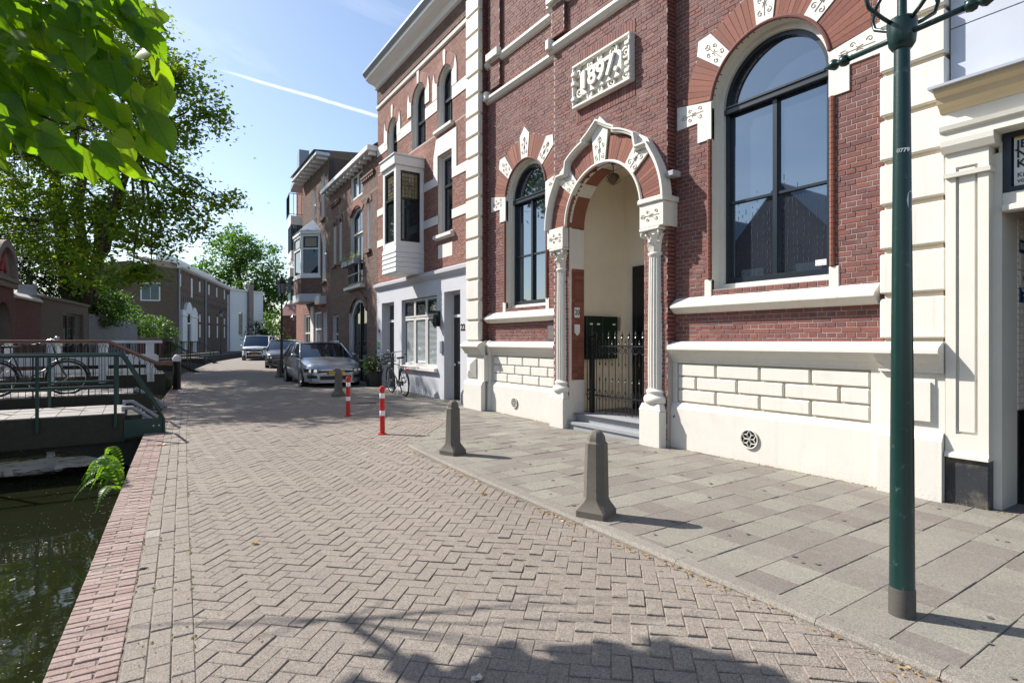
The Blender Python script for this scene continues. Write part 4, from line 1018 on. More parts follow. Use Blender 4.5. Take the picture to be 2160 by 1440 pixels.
m_dark = mat('dark_interior', (.01,.01,.011), .8, 6, .1, 0)
m_zinc = mat('zinc', (.24,.27,.31), .45, 4, .1, .1, 40, metal=.3)
H22 = thing('townhouse', 'tall red brick townhouse with grey rendered ground floor, panelled bay window and wide cornice', 'house', (6.5, 11.66, 0), -pi/2-radians(.6))
A1 = lambda a, b, z0, zt: dict(c=(a+b)/2, r=(b-a)/2, zs=zt-(b-a)/2, z0=z0, ring=.25, rev=.16)
E22, W22 = .49, -5.87
wall(H22, W22, E22, 3.43, 6.98, 0, [dict(a=-1.42, b=-.62, z0=4.3, z1=6.35, rev=.18), dict(a=-3.15, b=-2.40, z0=4.3, z1=6.2), dict(a=-4.95, b=-4.25, z0=4.3, z1=6.3)], m_hbrick, m_hmort, indiv=150, mrev=m_stone)
tops = [A1(-1.45, -.62, 7.02, 8.56), A1(-3.12, -2.18, 6.98, 8.72), A1(-4.98, -4.18, 7.02, 8.42)]
wall(H22, W22, E22, 6.98, 9.25, 0, tops, m_hbrick, m_hmort, indiv=150, mrev=m_stone)
# pale stone: bands, lintels, sills, small spikes over the arches
def stone(x0, x1, z0, z1, y=-.022, nm='stone_band', mt=None, c=0.):
    m = M(); m.box(x0, x1, y, .03, z0, z1, c); return m.build(nm, mt or m_stone, H22)
for z in (7.55, 4.62, 5.62):
    es = [W22, -4.98, -4.18, -3.12, -2.18, -1.45, -.62, E22] if z > 7 else [W22, -4.95, -4.25, -3.26, -2.28, -1.42, -.62, E22]
    for a, b in zip(es[0::2], es[1::2]): stone(a, b, z, z+(.30 if z > 7 else .22))
for o in tops:
    a, b, c = o['c']-o['r'], o['c']+o['r'], o['c']
    r_ = o['r']; zs = o['zs']
    ring(H22, c, zs, r_, r_+.24, [(4, 84), (96, 176)], 26, -.012, .03, m_hbrick)
    m = M(); m.prism([(c-.05, zs+r_), (c+.05, zs+r_), (c+.075, zs+r_+.34), (c, zs+r_+.40), (c-.075, zs+r_+.34)], -.03, .03); m.build('keystone', m_stone, H22)
    for sg in (-1, 1):
        m = M(); x = c+sg*(r_+.13); m.prism([(x-.13, zs-.28), (x+.13, zs-.28), (x+.13, zs+.08), (x+.06*sg+.07, zs+.15), (x+.06*sg, zs+.42), (x+.06*sg-.07, zs+.15), (x-.13, zs+.08)], -.03, .03); m.build('spike_stone', m_stone, H22)
    if o is not tops[1]: m = M(); m.prof([(.1,7.02), (-.10,7.0), (-.10,6.93), (-.02,6.90), (.1,6.90)], a-.08, b+.08); m.build('window_sill', m_stone, H22)
    m = M(); arcstrip(m, c, zs, r_-.09, r_, 0, 180, .10, .2, 16); 
    for sg in (-1, 1): m.box(min(c+sg*r_, c+sg*(r_-.09)), max(c+sg*r_, c+sg*(r_-.09)), .10, .2, o['z0'], zs)
    m.build('window_surround', m_greywin, H22)
    window(H22, a+.09, b-.09, o['z0'], zs+r_-.09, .15, m_frame, m_glass2, 2, 1, .055, .035, r_-.09, split=o['z0']+.72)
# first-floor window with stepped stone surround
m = M(); m.prism([(-1.62,6.35), (-1.62,6.75), (-1.42,6.98), (-.62,6.98), (-.32,6.98), (-.32,6.05), (.12,6.05), (.12,5.84), (-.62,5.84), (-.62,6.35)][:0] or [(-1.66,6.36), (-.38,6.36), (-.38,6.80), (-1.50,6.80)], -.025, .03); m.build('stone_lintel', m_stone, H22)
stone(-.62, -.38, 5.84, 6.36, -.024); stone(-1.66, -1.42, 5.84, 6.36, -.024)
m = M(); m.prof([(.1,4.32), (-.12,4.30), (-.12,4.22), (-.02,4.18), (.1,4.18)], -1.50, -.50); m.build('window_sill', m_stone, H22)
stone(-1.40, -.62, 3.72, 4.06, .03-.04, 'stone_panel')
w = window(H22, -1.38, -.64, 4.34, 6.33, .12, m_greywin, m_glass2, 1, 1, .07); 
w2 = window(H22, -1.31, -.71, 4.40, 6.26, .13, m_frame, m_glass2, 1, 1, .05, split=5.55); leaded(w2, -1.26, -.76, 5.60, 6.20, .155); pane(w2, [(-1.26,.160,5.59), (-.76,.160,5.59), (-.76,.160,6.21), (-1.26,.160,6.21)], m_yglass)
window(H22, -4.93, -4.27, 4.34, 6.25, .12, m_frame, m_glass2, 1, 1, .06, split=5.5)
# frieze and cornice
m = M(); m.prof([(0,9.05), (-.05,9.08), (-.06,9.16), (-.02,9.20), (0,9.20)], W22, E22); m.build('string_course', m_stone, H22)
wall(H22, W22, E22, 9.25, 9.72, -.02, [], m_bbrick, m_bmort)
m = M(); m.prof([(-.02,9.70), (-.10,9.72), (-.14,9.84), (-.30,9.88), (-.40,9.96), (-.42,10.02), (-.02,10.02)], W22-.02, E22); m.build('cornice', m_white, H22)
m = M(); m.prof([(0,10.02), (-.43,10.02), (-.50,10.12), (-.50,10.19), (0,10.24)], W22-.03, E22); m.build('gutter', m_zinc, H22)
# bay window: narrow front, deep glazed side, boarded foot
bx0, bx1, by = -3.25, -2.30, -.80
bay = ob('bay_window', None, H22, (0,0,0))
m = M(); m.box(bx0-.06, bx1+.06, by-.06, .0, 6.26, 6.50, .015); m.box(bx0-.09, bx1+.09, by-.09, .0, 6.50, 6.55, .01); m.build('bay_roof', m_white, bay)
m = M()
for x, y in ((bx0, by), (bx1-.13, by), (bx1-.11, -.11), (bx0, -.11)): m.box(x, x+.13 if y == by else x+.11, y, y+.13 if y == by else y+.11, 4.16, 6.26)
m.box(bx0+.13, bx1-.13, by+.005, by+.12, 4.16, 4.26); m.box(bx1-.12, bx1-.005, by+.13, -.11, 4.16, 4.26); m.box(bx0+.13, bx1-.13, by+.005, by+.12, 6.14, 6.26); m.box(bx1-.12, bx1-.005, by+.13, -.11, 6.14, 6.26)
m.build('bay_frame', m_white, bay)
m = M(); m.box(bx0+.005, bx1-.005, by+.005, -.001, 3.42, 4.16); m.build('bay_foot', m_white, bay)
for k in range(5):
    z = 3.45+k*.13; m = M()
    m.mesh_([(bx1-.13,by-.0,z+.125), (bx1+.01,by-.0,z+.125), (bx1+.022,by-.022,z), (bx0-.022,by-.022,z), (bx0-.01,by,z+.125)], [(0,1,2,3,4)])
    m.mesh_([(bx1+.022,by-.022,z), (bx1+.022,0,z), (bx1+.008,0,z+.125), (bx1+.008,by,z+.125), (bx0-.022,by-.022,z), (bx0-.022,0,z)], [(0,1,2,3), (0,4,5,1)]); m.build('board', m_white, bay)
def side_sash(parent, x, y0, y1, z0, z1, split, fm, lead=True):
    m = M(); f = .06
    m.box(x-.05, x, y0, y0+f, z0, z1); m.box(x-.05, x, y1-f, y1, z0, z1)
    for z in (z0, split-f/2, z1-f): m.box(x-.05, x, y0+f, y1-f, z, z+f)
    o = m.build('window_sash', fm, parent)
    pane(o, [(x-.02,y0+f,z0+f), (x-.02,y1-f,z0+f), (x-.02,y1-f,split), (x-.02,y0+f,split)])
    pane(o, [(x-.02,y0+f,split), (x-.02,y1-f,split), (x-.02,y1-f,z1-f), (x-.02,y0+f,z1-f)], m_glass2 if not lead else m_yglass)
    if lead: leaded(o, y0+f, y1-f, split+f/2, z1-f, x-.014, 'y')
    return o
side_sash(bay, bx1-.03, by+.13, -.11, 4.26, 6.14, 5.40, m_black)
o = window(bay, bx0+.13, bx1-.13, 4.26, 6.14, by+.03, m_black, m_glass2, 1, 1, .05, split=5.40); leaded(o, bx0+.19, bx1-.19, 5.44, 6.08, by+.06)
pane(o, [(bx0+.18,by+.064,5.44), (bx1-.18,by+.064,5.44), (bx1-.18,by+.064,6.09), (bx0+.18,by+.064,6.09)], m_yglass)
# grey ground floor
ops = [dict(a=-5.42, b=-4.38, z0=.12, z1=2.80, rev=.30), dict(a=-3.80, b=-1.44, z0=.90, z1=2.80, rev=.16), dict(a=-1.02, b=-.16, z0=.12, z1=2.84, rev=.30)]
def plain_wall(parent, x0, x1, z0, z1, y, ops, mt, nm='rendered_wall', mrev=None):
    b = M(); x = x0
    for o in sorted(ops, key=lambda o: o['a']):
        a, e = o['a'], o['b']; yr = y+o.get('rev', .15)
        if a > x: b.face([(x,y,z0), (a,y,z0), (a,y,z1), (x,y,z1)])
        if o['z0'] > z0: b.face([(a,y,z0), (e,y,z0), (e,y,o['z0']), (a,y,o['z0'])])
        if o['z1'] < z1: b.face([(a,y,o['z1']), (e,y,o['z1']), (e,y,z1), (a,y,z1)])
        for q in ([(a,y,o['z0']), (a,yr,o['z0']), (a,yr,o['z1']), (a,y,o['z1'])], [(e,y,o['z0']), (e,y,o['z1']), (e,yr,o['z1']), (e,yr,o['z0'])], [(a,y,o['z1']), (a,yr,o['z1']), (e,yr,o['z1']), (e,y,o['z1'])], [(a,y,o['z0']), (e,y,o['z0']), (e,yr,o['z0']), (a,yr,o['z0'])]): b.face(q)
        x = e
    if x < x1: b.face([(x,y,z0), (x1,y,z0), (x1,y,z1), (x,y,z1)])
    b.face([(x0,y,z0), (x0,y,z1), (x0,y+.3,z1), (x0,y+.3,z0)]); b.face([(x1,y,z0), (x1,y+.3,z0), (x1,y+.3,z1), (x1,y,z1)]); b.face([(x0,y,z1), (x1,y,z1), (x1,y+.3,z1), (x0,y+.3,z1)])
    return b.build(nm, mt, parent)
plain_wall(H22, W22, E22, -.05, 3.22, -.03, ops, m_render)
m = M(); m.prof([(.02,3.22), (-.05,3.22), (-.08,3.26), (-.14,3.32), (-.15,3.40), (-.03,3.45), (.02,3.45)], W22, E22); m.build('ground_floor_cornice', m_render, H22)
m_blind = mat('blind_slat', (.36,.41,.42), .5, 6, .05, 0)
def blinds(parent, x0, x1, z0, z1, y):
    m = M(); z = z0
    while z < z1: m.mesh_([(x0,y,z), (x1,y,z), (x1,y+.025,z+.022), (x0,y+.025,z+.022)], [(0,1,2,3)]); z += .032
    m.build('blind_slats', m_blind, parent, kind='stuff')
xe = [-3.80, -3.02, -2.24, -1.44]
for a, b in zip(xe[:-1], xe[1:]):
    o = window(H22, a+.01, b-.01, .93, 2.26, .05, m_greywin, m_glass2, 1, 1, .06); blinds(o, a+.07, b-.07, 1.0, 2.2, .075)
    o = window(H22, a+.01, b-.01, 2.28, 2.78, .05, m_greywin, m_glass2, 1, 1, .045); o2 = window(o, a+.06, b-.06, 2.325, 2.735, .06, m_frame, m_glass2, 1, 1, .04)
    for c_ in list(o2.children): c_.parent = o
    blinds(o, a+.11, b-.11, 2.38, 2.68, .085)
m = M(); m.prof([(.1,.93), (-.13,.90), (-.13,.82), (-.03,.78), (.1,.78)], -3.90, -1.40); m.build('window_sill', m_stone, H22)
for a, b, zt, dx in ((-5.42, -4.38, 2.80, .02), (-1.02, -.16, 2.84, 0)):
    window(H22, a, b, 2.20, zt, .18, m_greywin, m_glass2, 1, 1, .07)
    m = M(); m.box(a, a+.08, .18, .27, .12, 2.20); m.box(b-.08, b, .18, .27, .12, 2.20); m.build('door_frame', m_greywin, H22)
    m = M(); m.box(a+.08, b-.08, .21, .27, .12, 2.20); d = m.build('front_door', m_black, H22)
    m = M()
    for za, zb in ((.35, 1.0), (1.15, 2.05)): m.box(a+.20, b-.20, .195, .215, za, zb, .008)
    m.build('door_panel', m_black, d); m = M(); m.lathe([(0,-.05), (.03,-.045), (.035,-.02), (.012,0)], 8, (a+.17, .21, 1.02), axis='y'); m.build('door_knob', m_white, d)
    if a > -2: m = M(); m.box(a+.32, b-.32, .19, .196, 1.05, 1.10); m.build('letter_flap', m_zinc, d)
m = M(); m.box(-1.04, -.14, -.12, .28, -.05, .12, .01); m.build('doorstep', m_stonegrey, H22)
text(H22, '22', (-.02, -.036, 1.93), .22, m_black, .003, 'house_number', .004)
text(H22, '24', (-5.64, -.036, 1.93), .16, m_black, .003, 'house_number', .004)
m = M(); m.box(-5.76, -5.53, -.05, -.031, 1.28, 1.60, .004); nb_ = m.build('notice_board', m_white, H22)
m = M(); m.box(-5.75, -5.54, -.054, -.051, 1.46, 1.59); m.build('green_sticker', flat('sticker_green', (.10,.42,.05)), nb_); m = M(); m.box(-5.75, -5.54, -.054, -.051, 1.34, 1.44); m.build('blue_sticker', flat('sticker_blue', (.06,.22,.40)), nb_)
m = M(); m.lathe([(0,2.30), (.05,2.28), (.07,2.18), (.075,2.08), (.06,2.0), (.02,1.96), (0,1.94)], 8, (-1.27, -.16, 0)); m.box(-1.31, -1.23, -.10, -.03, 1.98, 2.38, .01); m.tube([(-1.27,-.05,2.34), (-1.27,-.14,2.38), (-1.27,-.16,2.30)], .012, 6); m.build('wall_lamp', m_black, H22)
m = M(); m.box(-1.19, -1.06, -.075, -.03, 1.30, 1.62, .008); m.build('doorbell_panel', m_zinc, H22)
m = M(); m.tube([(.02,-.05,-.05), (.02,-.09,.1), (.02,-.09,.38), (.06,-.06,.46), (.10,-.03,.46)], .03, 8); m.build('drain_bend', m_stonegrey, H22, True)
m = M(); m.face([(W22,.29,10.2), (E22,.29,10.2), (E22,6,12.5), (W22,6,12.5)]); m.face([(W22,.29,-.05), (W22,.29,10.2), (W22,6,12.5), (W22,6,-.05)]); m.face([(E22,.29,0), (E22,6,0), (E22,6,12.5), (E22,.29,10.2)]); m.build('roof', mat('black_slate', (.04,.045,.05), .6, 6, .2, .2, 40), H22)

# ================================================================ brown brick house with the tall double door
HB = thing('brick_house', 'low brown brick house with tall dark double door, french balcony and narrow slit windows', 'house', (6.56, 17.53, 0), -pi/2-radians(2.4))
SEG = lambda a, b, z0, zt, rise: dict(a=a, b=b, z0=z0, z1=zt)
wB, eB = -6.5, 0.0
slit = [(-5.62, -5.22), (-4.72, -4.34), (-1.10, -.72)]
wall(HB, wB, eB, -.05, 3.42, 0, [dict(a=-3.35, b=-1.15, z0=.15, z1=3.12, rev=.25), dict(a=-5.75, b=-4.9, z0=.3, z1=2.7, rev=.2)], m_bbrick, m_bmort, indiv=100, mrev=m_greywin)
wall(HB, wB, eB, 3.42, 6.62, 0, [dict(a=a, b=b, z0=4.72, z1=6.45, rev=.14) for a, b in slit]+[dict(a=-3.15, b=-1.62, z0=3.62, z1=6.42, rev=.18)], m_bbrick, m_bmort, indiv=100, mrev=m_greywin)
wall(HB, wB, eB, 6.62, 7.75, 0, [dict(a=-3.05, b=-1.65, z0=6.76, z1=7.66, rev=.12)], m_bbrick, m_bmort, indiv=60, mrev=m_white)
for a, b in slit:
    m = M(); m.box(a+.02, b-.02, .09, .16, 4.74, 6.42, .01); m.build('slit_panel', m_white, HB)
    m = M(); m.prof([(.1,4.72), (-.10,4.68), (-.10,4.58), (.1,4.58)], a-.08, b+.08); m.build('window_sill', m_bbrick, HB)
    m = M(); c = (a+b)/2; arcstrip(m, c, 6.25, .20, .36, 10, 170, -.03, .05, 8); m.build('arch_brickwork', m_bbrick, HB)
o = window(HB, -3.13, -1.64, 3.64, 6.40, .10, m_greywin, m_glass2, 1, 1, .07, arch=.25, split=5.5)
for a, b in ((-3.05, -2.40), (-2.37, -1.72)): window(HB, a, b, 3.72, 5.44, .12, m_frame, m_glass2, 1, 1, .06, name='french_door')
window(HB, -3.05, -1.72, 5.56, 6.30, .12, m_frame, m_glass2, 4, 1, .05, arch=.2, name='fanlight')
m = M(); arcstrip(m, -2.385, 5.35, 1.12, 1.34, 48, 132, -.03, .05, 14); m.build('arch_brickwork', m_hbrick, HB)
rail = M()
for z in (4.60, 4.02, 3.66): rail.box(-3.2, -1.58, -.09, -.06, z-.018, z+.018)
for i in range(15): x = -3.18+1.58*i/14; rail.tube([(x,-.075,3.66), (x,-.075,4.60)], .008, 5)
rail.tube([(-3.2,-.075,3.66), (-3.2,.05,3.66)], .012, 5); rail.tube([(-1.58,-.075,3.66), (-1.58,.05,3.66)], .012, 5); rail.build('balcony_railing', m_iron, HB)
m = M(); m.prof([(.1,3.60), (-.20,3.58), (-.20,3.48), (.1,3.46)], -3.4, -1.35); m.build('balcony_sill', m_stone, HB)
for a, b in ((-3.06, -2.40), (-2.36, -1.68)): window(HB, a, b, 6.79, 7.64, .05, m_white, m_glass2, 1, 1, .06)
for x in (-5.3, -1.0):
    for i in range(7):
        m = M(); m.box(x-.62+i*.2, x-.50+i*.2, -.07, .02, 7.08, 7.18); m.build('corbel_brick', m_bbrick, HB)
    m = M(); m.box(x-.66, x+.76, -.09, .02, 7.181, 7.25); m.build('corbel_course', m_bbrick, HB)
m = M(); m.box(wB, eB, -.34, .02, 7.76, 7.93, .015); m.build('eaves_board', m_white, HB)
for i in range(13): x = wB+.2+i*.51; m = M(); m.box(x, x+.08, -.26, -.002, 7.64, 7.755); m.build('bracket', m_white, HB)
# double door: segmental head, dark posts, blue-green lower panels
m = M(); m.box(-3.33, -3.2, .08, .2, .15, 2.9); m.box(-1.3, -1.17, .08, .2, .15, 2.9); arcstrip(m, -2.25, 1.95, 1.06, 1.22, 30, 150, .08, .2, 12); m.build('door_frame', m_greywin, HB)
m = M(); arcstrip(m, -2.25, 1.90, 1.27, 1.50, 36, 144, -.03, .03, 16); m.build('arch_brickwork', m_bbrick, HB)
m_teal = mat('blue_green_panel', (.10,.16,.17), .5, 6, .1, .1, 40)
for a, b in ((-3.2, -2.27), (-2.23, -1.3)):
    m = M(); m.box(a, b, .15, .2, .15, 1.20); m.box(a, a+.12, .15, .2, 1.2, 3.0); m.box(b-.12, b, .15, .2, 1.2, 3.0); m.box(a, b, .14, .2, 1.2, 1.45); m.box(a, b, .15, .2, 2.85, 3.1); d = m.build('door_leaf', m_frame, HB)
    pane(d, [(a+.12,.17,1.45), (b-.12,.17,1.45), (b-.12,.17,2.85), (a+.12,.17,2.85)]); m = M(); m.box(a+.13, b-.13, .13, .155, .22, 1.12, .01); m.build('door_panel', m_teal, d)
m = M(); m.box(-2.29, -2.21, .10, .2, .15, 3.0, .01); m.tube([(-2.25,.06,1.0), (-2.25,.06,1.25)], .02, 6); m.build('door_post', m_frame, HB)
m = M(); m.box(-3.4, -1.1, -.18, .2, -.05, .15, .02); m.build('doorstep', m_stonegrey, HB)
window(HB, -5.74, -4.91, .32, 2.68, .10, m_greywin, m_glass2, 1, 1, .08, split=1.9)
# roof: grey slope behind the eaves, dormer end
m = M(); m.face([(wB,-.1,8.0), (eB,-.1,8.0), (eB,2.6,9.6), (wB,2.6,9.6)]); m.face([(eB,-.1,8.0), (eB,4,8.0), (eB,2.6,9.6)]); m.face([(wB,.02,-.05), (wB,.02,8), (wB,5,8), (wB,5,-.05)]); m.build('roof', mat('grey_roof', (.10,.105,.115), .6, 6, .15, .2, 40), HB)
# balcony flower box
fb = thing('flower_box', 'grey flower box with trailing white and green plants on the french balcony', 'flower box', (0,0,0))
fb.location = HB.matrix_basis @ Vector((-2.4, -.26, 4.34)) if False else (Matrix.Translation(HB.location) @ HB.rotation_euler.to_matrix().to_4x4()) @ Vector((-2.4, -.2, 4.30)); fb.rotation_euler = HB.rotation_euler
for x in (-.42, .42):
    m = M(); m.box(x-.38, x+.38, -.13, .10, 0, .22, .015); m.build('box', m_zinc, fb)
m_flower = leafm('box_leaf', [(.06,.11,.04), (.10,.16,.06), (.42,.44,.36), (.09,.14,.06), (.5,.5,.45)], .25)
m = M(); rr = random.Random(31)
for i in range(420):
    x, y, z = rr.uniform(-.85, .85), rr.gauss(-.03, .09), .2+abs(rr.gauss(0, .09))-(rr.random() < .2)*rr.uniform(0, .25); l = rr.uniform(.02, .045); a = rr.uniform(0, 6.28); b = rr.uniform(-.8, .8)
    if z < .22: y = -.16-rr.random()*.04
    m.face([(x+l*cos(a), y+l*sin(a), z+l*b), (x-l*.5*sin(a), y+l*.5*cos(a), z), (x-l*cos(a), y-l*sin(a), z-l*b), (x+l*.5*sin(a), y-l*.5*cos(a), z+.01)], rr.random())
m.build('foliage', m_flower, fb)

# ================================================================ house with the brick-footed oriel
HO = thing('oriel_house', 'narrow dark brick house with zinc-roofed oriel on a brick foot and bracketed eaves', 'house', (6.83, 24.05, 0), -pi/2-radians(1.5))
wO, eO = -4.9, .0
wall(HO, wO, eO, -.05, 3.3, 0, [dict(a=-2.35, b=-1.15, z0=.95, z1=2.95, rev=.12), dict(a=-.80, b=-.18, z0=.2, z1=2.85, rev=.2), dict(a=-4.5, b=-3.3, z0=.2, z1=2.9, rev=.15)], m_hbrick, m_hmort, indiv=0, mrev=m_white)
wall(HO, wO, eO, 3.3, 6.85, 0, [dict(a=-.95, b=-.35, z0=4.2, z1=6.4, rev=.14), dict(a=-4.6, b=-4.1, z0=4.2, z1=6.4, rev=.1)], m_bbrick, m_bmort, mrev=m_white)
wall(HO, wO, eO, 6.85, 9.3, 0, [dict(a=-2.75, b=-2.2, z0=6.95, z1=8.65, rev=.14), dict(a=-1.15, b=-.55, z0=6.95, z1=8.85, rev=.14)], m_bbrick, m_bmort, mrev=m_white)
for a, b, z0, z1, y in ((-2.75,-2.2,6.95,8.65,.08), (-1.15,-.55,6.95,8.85,.08), (-.95,-.35,4.2,6.4,.08), (-4.6,-4.1,4.2,6.4,.05)): 
    window(HO, a+.01, b-.01, z0+.01, z1-.01, y, m_white, m_glass2, 1, 1, .07, split=z0+(z1-z0)*.55)
    m = M(); m.box(a-.05, b+.05, -.09, .05, z0-.10, z0-.005); m.build('window_sill', m_bbrick, HO)
window(HO, -2.33, -1.17, .97, 2.93, .04, m_white, m_glass2, 4, 1, .08, split=2.15)
window(HO, -.78, -.20, 2.2, 2.83, .1, m_white, m_glass2, 1, 1, .06); m = M(); m.box(-.78, -.20, .12, .17, .2, 2.2); m.build('front_door', m_white, HO)
m = M(); m.box(-3.05, -2.45, -.05, .04, -.05, 3.2); m.build('pilaster', m_stone, HO)
window(HO, -4.48, -3.32, .22, 2.88, .05, m_greywin, m_glass2, 2, 1, .08, split=2.0)
# oriel: canted sides
oc = [(-4.05, 0), (-3.45, -.70), (-1.95, -.70), (-1.35, 0)]
orl = ob('oriel', None, HO)
def ringbox(z0, z1, g, nm, mt):
    m = M(); c = (-2.7, -.1); P = [(c[0]+(x-c[0])*(1+g), y*(1+g)) for x, y in oc]; m.prismz(P, z0, z1); return m.build(nm, mt, orl)
ringbox(3.38, 3.72, .06, 'oriel_base', m_render); ringbox(4.42, 4.52, .05, 'oriel_sill', m_white); ringbox(6.38, 6.52, .06, 'oriel_head', m_white)
m = M(); rr = random.Random(6)
for (xa, ya), (xb, yb) in zip(oc[:-1], oc[1:]):
    L_ = sqrt((xb-xa)**2+(yb-ya)**2); dx, dy = (xb-xa)/L_, (yb-ya)/L_; nx, ny = dy, -dx
    for k in range(11):
        t = -.1*(k % 2)
        while t < L_:
            a, b = max(0, t)+.004, min(L_, t+.21)-.004
            if b-a > .03:
                z = 3.722+k*.063
                m.mesh_([(xa+dx*q+nx*e, ya+dy*q+ny*e, zz) for e in (-.02, .006) for q, zz in ((a,z), (b,z), (b,z+.053), (a,z+.053))], [(4,5,6,7), (0,1,5,4), (1,2,6,5), (2,3,7,6), (3,0,4,7)], rr.random())
            t += .21
m.build('foot_brickwork', m_bbrick, orl, kind='stuff')
m = M(); m.prismz([(x*1, y*.99) for x, y in oc], 3.72, 4.42); m.build('oriel_foot', m_bmort, orl)
m = M(); apex = (-2.7, 0, 7.25)
P = [(-2.7+(x+2.7)*1.07, y*1.1, 6.52) for x, y in oc]
for a, b in zip(P[:-1], P[1:]): m.face([a, b, apex])
m.build('oriel_roof', mat('zinc_roof', (.13,.17,.23), .5, 4, .1, .1, 40, metal=.2), orl)
for (xa, ya), (xb, yb) in zip(oc[:-1], oc[1:]):
    L_ = sqrt((xb-xa)**2+(yb-ya)**2); ang = atan2(yb-ya, xb-xa)
    wo_ = window(orl, .0, L_, 4.52, 6.38, 0, m_white, m_glass2, 1, 1, .11, split=5.72)
    wo_.location = (xa, ya, 0); wo_.rotation_euler = (0, 0, ang)
    m = M(); m.box(.12, L_-.12, .0, .03, 5.76, 6.26); s_ = M(); 
    fr_ = window(orl, .12, L_-.12, 5.77, 6.27, -.02, m_frame, m_yglass, 1, 1, .05, name='top_light'); fr_.location = (xa, ya, 0); fr_.rotation_euler = (0, 0, ang)
m = M(); m.box(-1.15, -.30, -.30, .02, 3.2, 3.55, .01); m.build('stone_hood', m_stone, HO)
m = M(); m.box(wO-.05, eO+.05, -.52, .05, 9.42, 9.56, .01); m.build('eaves_board', m_white, HO)
for i in range(8): x = wO+.2+i*.64; m = M(); m.box(x, x+.10, -.44, -.002, 9.30, 9.418); m.build('bracket', m_white, HO)
m = M(); m.face([(eO,.02,-.05), (eO,.02,9.4), (eO,8,9.4), (eO,8,-.05)]); m.build('side_wall', m_bbrick, HO)
m = M(); m.face([(wO,-.6,9.62), (eO,-.6,9.62), (eO,2.2,9.9), (wO,2.2,9.9)]); m.build('roof', m_zinc, HO)
# steep red-tiled roof seen over the low house, tile by tile
m_rtile = mat('red_roof_tile', [(.16,.05,.035), (.21,.07,.045), (.12,.04,.03), (.18,.06,.04)], .45, 30, .2, .2, 60, spec=.6)
tm_ = M(); n_ = 6
for i in range(n_):
    a, b = pi*i/n_, pi*(i+1)/n_
    tm_.face([(-.11*cos(a), 0, .05*sin(a)), (-.11*cos(b), 0, .05*sin(b)), (-.11*cos(b), .36, .03+.05*sin(b)), (-.11*cos(a), .36, .03+.05*sin(a))])
tm_.face([(-.11*cos(pi*i/6), 0, .05*sin(pi*i/6)) for i in range(7)]); tmesh = tm_.data('roof_tile', m_rtile, 40)
sl_ = radians(46); rf = ob('tiled_roof', None, HO, (eO+1.75, 3.2, 7.55)); rf.rotation_euler = (0, 0, pi/2)
bk = M(); L_ = 2.45; bk.face([(-2.2,0,0), (2.2,0,0), (2.2,L_*cos(sl_),L_*sin(sl_)), (-2.2,L_*cos(sl_),L_*sin(sl_))])
bk.build('roof_boarding', m_dark, rf)
for r_ in range(8):
    for k in range(20): inst('roof_tile', tmesh, rf, (-2.05+k*.215, r_*.30*cos(sl_), r_*.30*sin(sl_)+.02), (sl_-.08, 0, 0))
m = M(); m.tube([(-2.2, L_*cos(sl_), L_*sin(sl_)+.05), (2.2, L_*cos(sl_), L_*sin(sl_)+.05)], .10, 8); m.build('ridge_tile', m_rtile, rf)

# ================================================================ last house on this side: glazed overhangs and balcony
HG = thing('balcony_house', 'pale corner house with stacked glazed overhangs and an iron balcony above the street', 'house', (7.25, 29.0, 0), -pi/2-radians(7))
wall(HG, -5.4, 0, -.05, 10.6, 0, [], m_hbrick, m_hmort)
m = M(); m.tube([(-.15,-.06,0), (-.15,-.06,9.4)], .05, 8); m.build('downpipe', m_stonegrey, HG)
for z0, z1, d in ((3.55, 5.35, .78), (5.7, 8.0, .74)):
    bb = ob('glazed_bay', None, HG); x0, x1 = -2.3, -.9
    m = M(); m.box(x0, x1, -d, -.001, z0, z0+.14); m.box(x0, x1, -d, -.001, z1-.45, z1); m.build('bay_slab', m_white, bb)
    m = M(); m.box(x0+.03, x1-.03, -d+.03, -.001, z0+.14, z0+.55); m.build('spandrel', m_white if z0 > 5 else mat('teal_panel', (.03,.09,.10), .5, 5, .1, 0), bb)
    m = M()
    for x in (x0, (x0+x1)/2-.04, x1-.09): m.box(x, x+.09, -d, -d+.09, z0+.55, z1-.45)
    m.box(x1-.09, x1, -.1, -.01, z0+.55, z1-.45); m.box(x1-.08, x1-.01, -d*.55, -d*.55+.07, z0+.55, z1-.45); m.build('bay_mullion', mat('teal_frame', (.02,.06,.07), .4, 5, .1, 0), bb)
    pane(bb, [(x1-.045,-d+.09,z0+.55), (x1-.045,-.1,z0+.55), (x1-.045,-.1,z1-.45), (x1-.045,-d+.09,z1-.45)]); pane(bb, [(x0+.09,-d+.045,z0+.55), (x1-.09,-d+.045,z0+.55), (x1-.09,-d+.045,z1-.45), (x0+.09,-d+.045,z1-.45)])
m = M()
for x in [-2.4+i*.2 for i in range(8)]: m.tube([(x,-.8,8.05), (x,-.8,9.15)], .012, 4)
for y in (-.6, -.4, -.2): m.tube([(-1.0,y,8.05), (-1.0,y,9.15)], .012, 4)
m.tube([(-2.4,-.8,9.15), (-1.0,-.8,9.15), (-1.0,0,9.15)], .02, 5); m.tube([(-2.4,-.8,8.1), (-1.0,-.8,8.1), (-1.0,0,8.1)], .015, 5); m.build('balcony_railing', m_iron, HG)
m = M(); m.box(-2.6, -.1, -.6, .0, 9.6, 9.85, .02); m.box(-2.3, -.3, -.4, -.001, 9.851, 10.45); m.box(-1.5, -.5, -.38, .1, 10.451, 11.3); m.build('roof_gutter', m_zinc, HG)

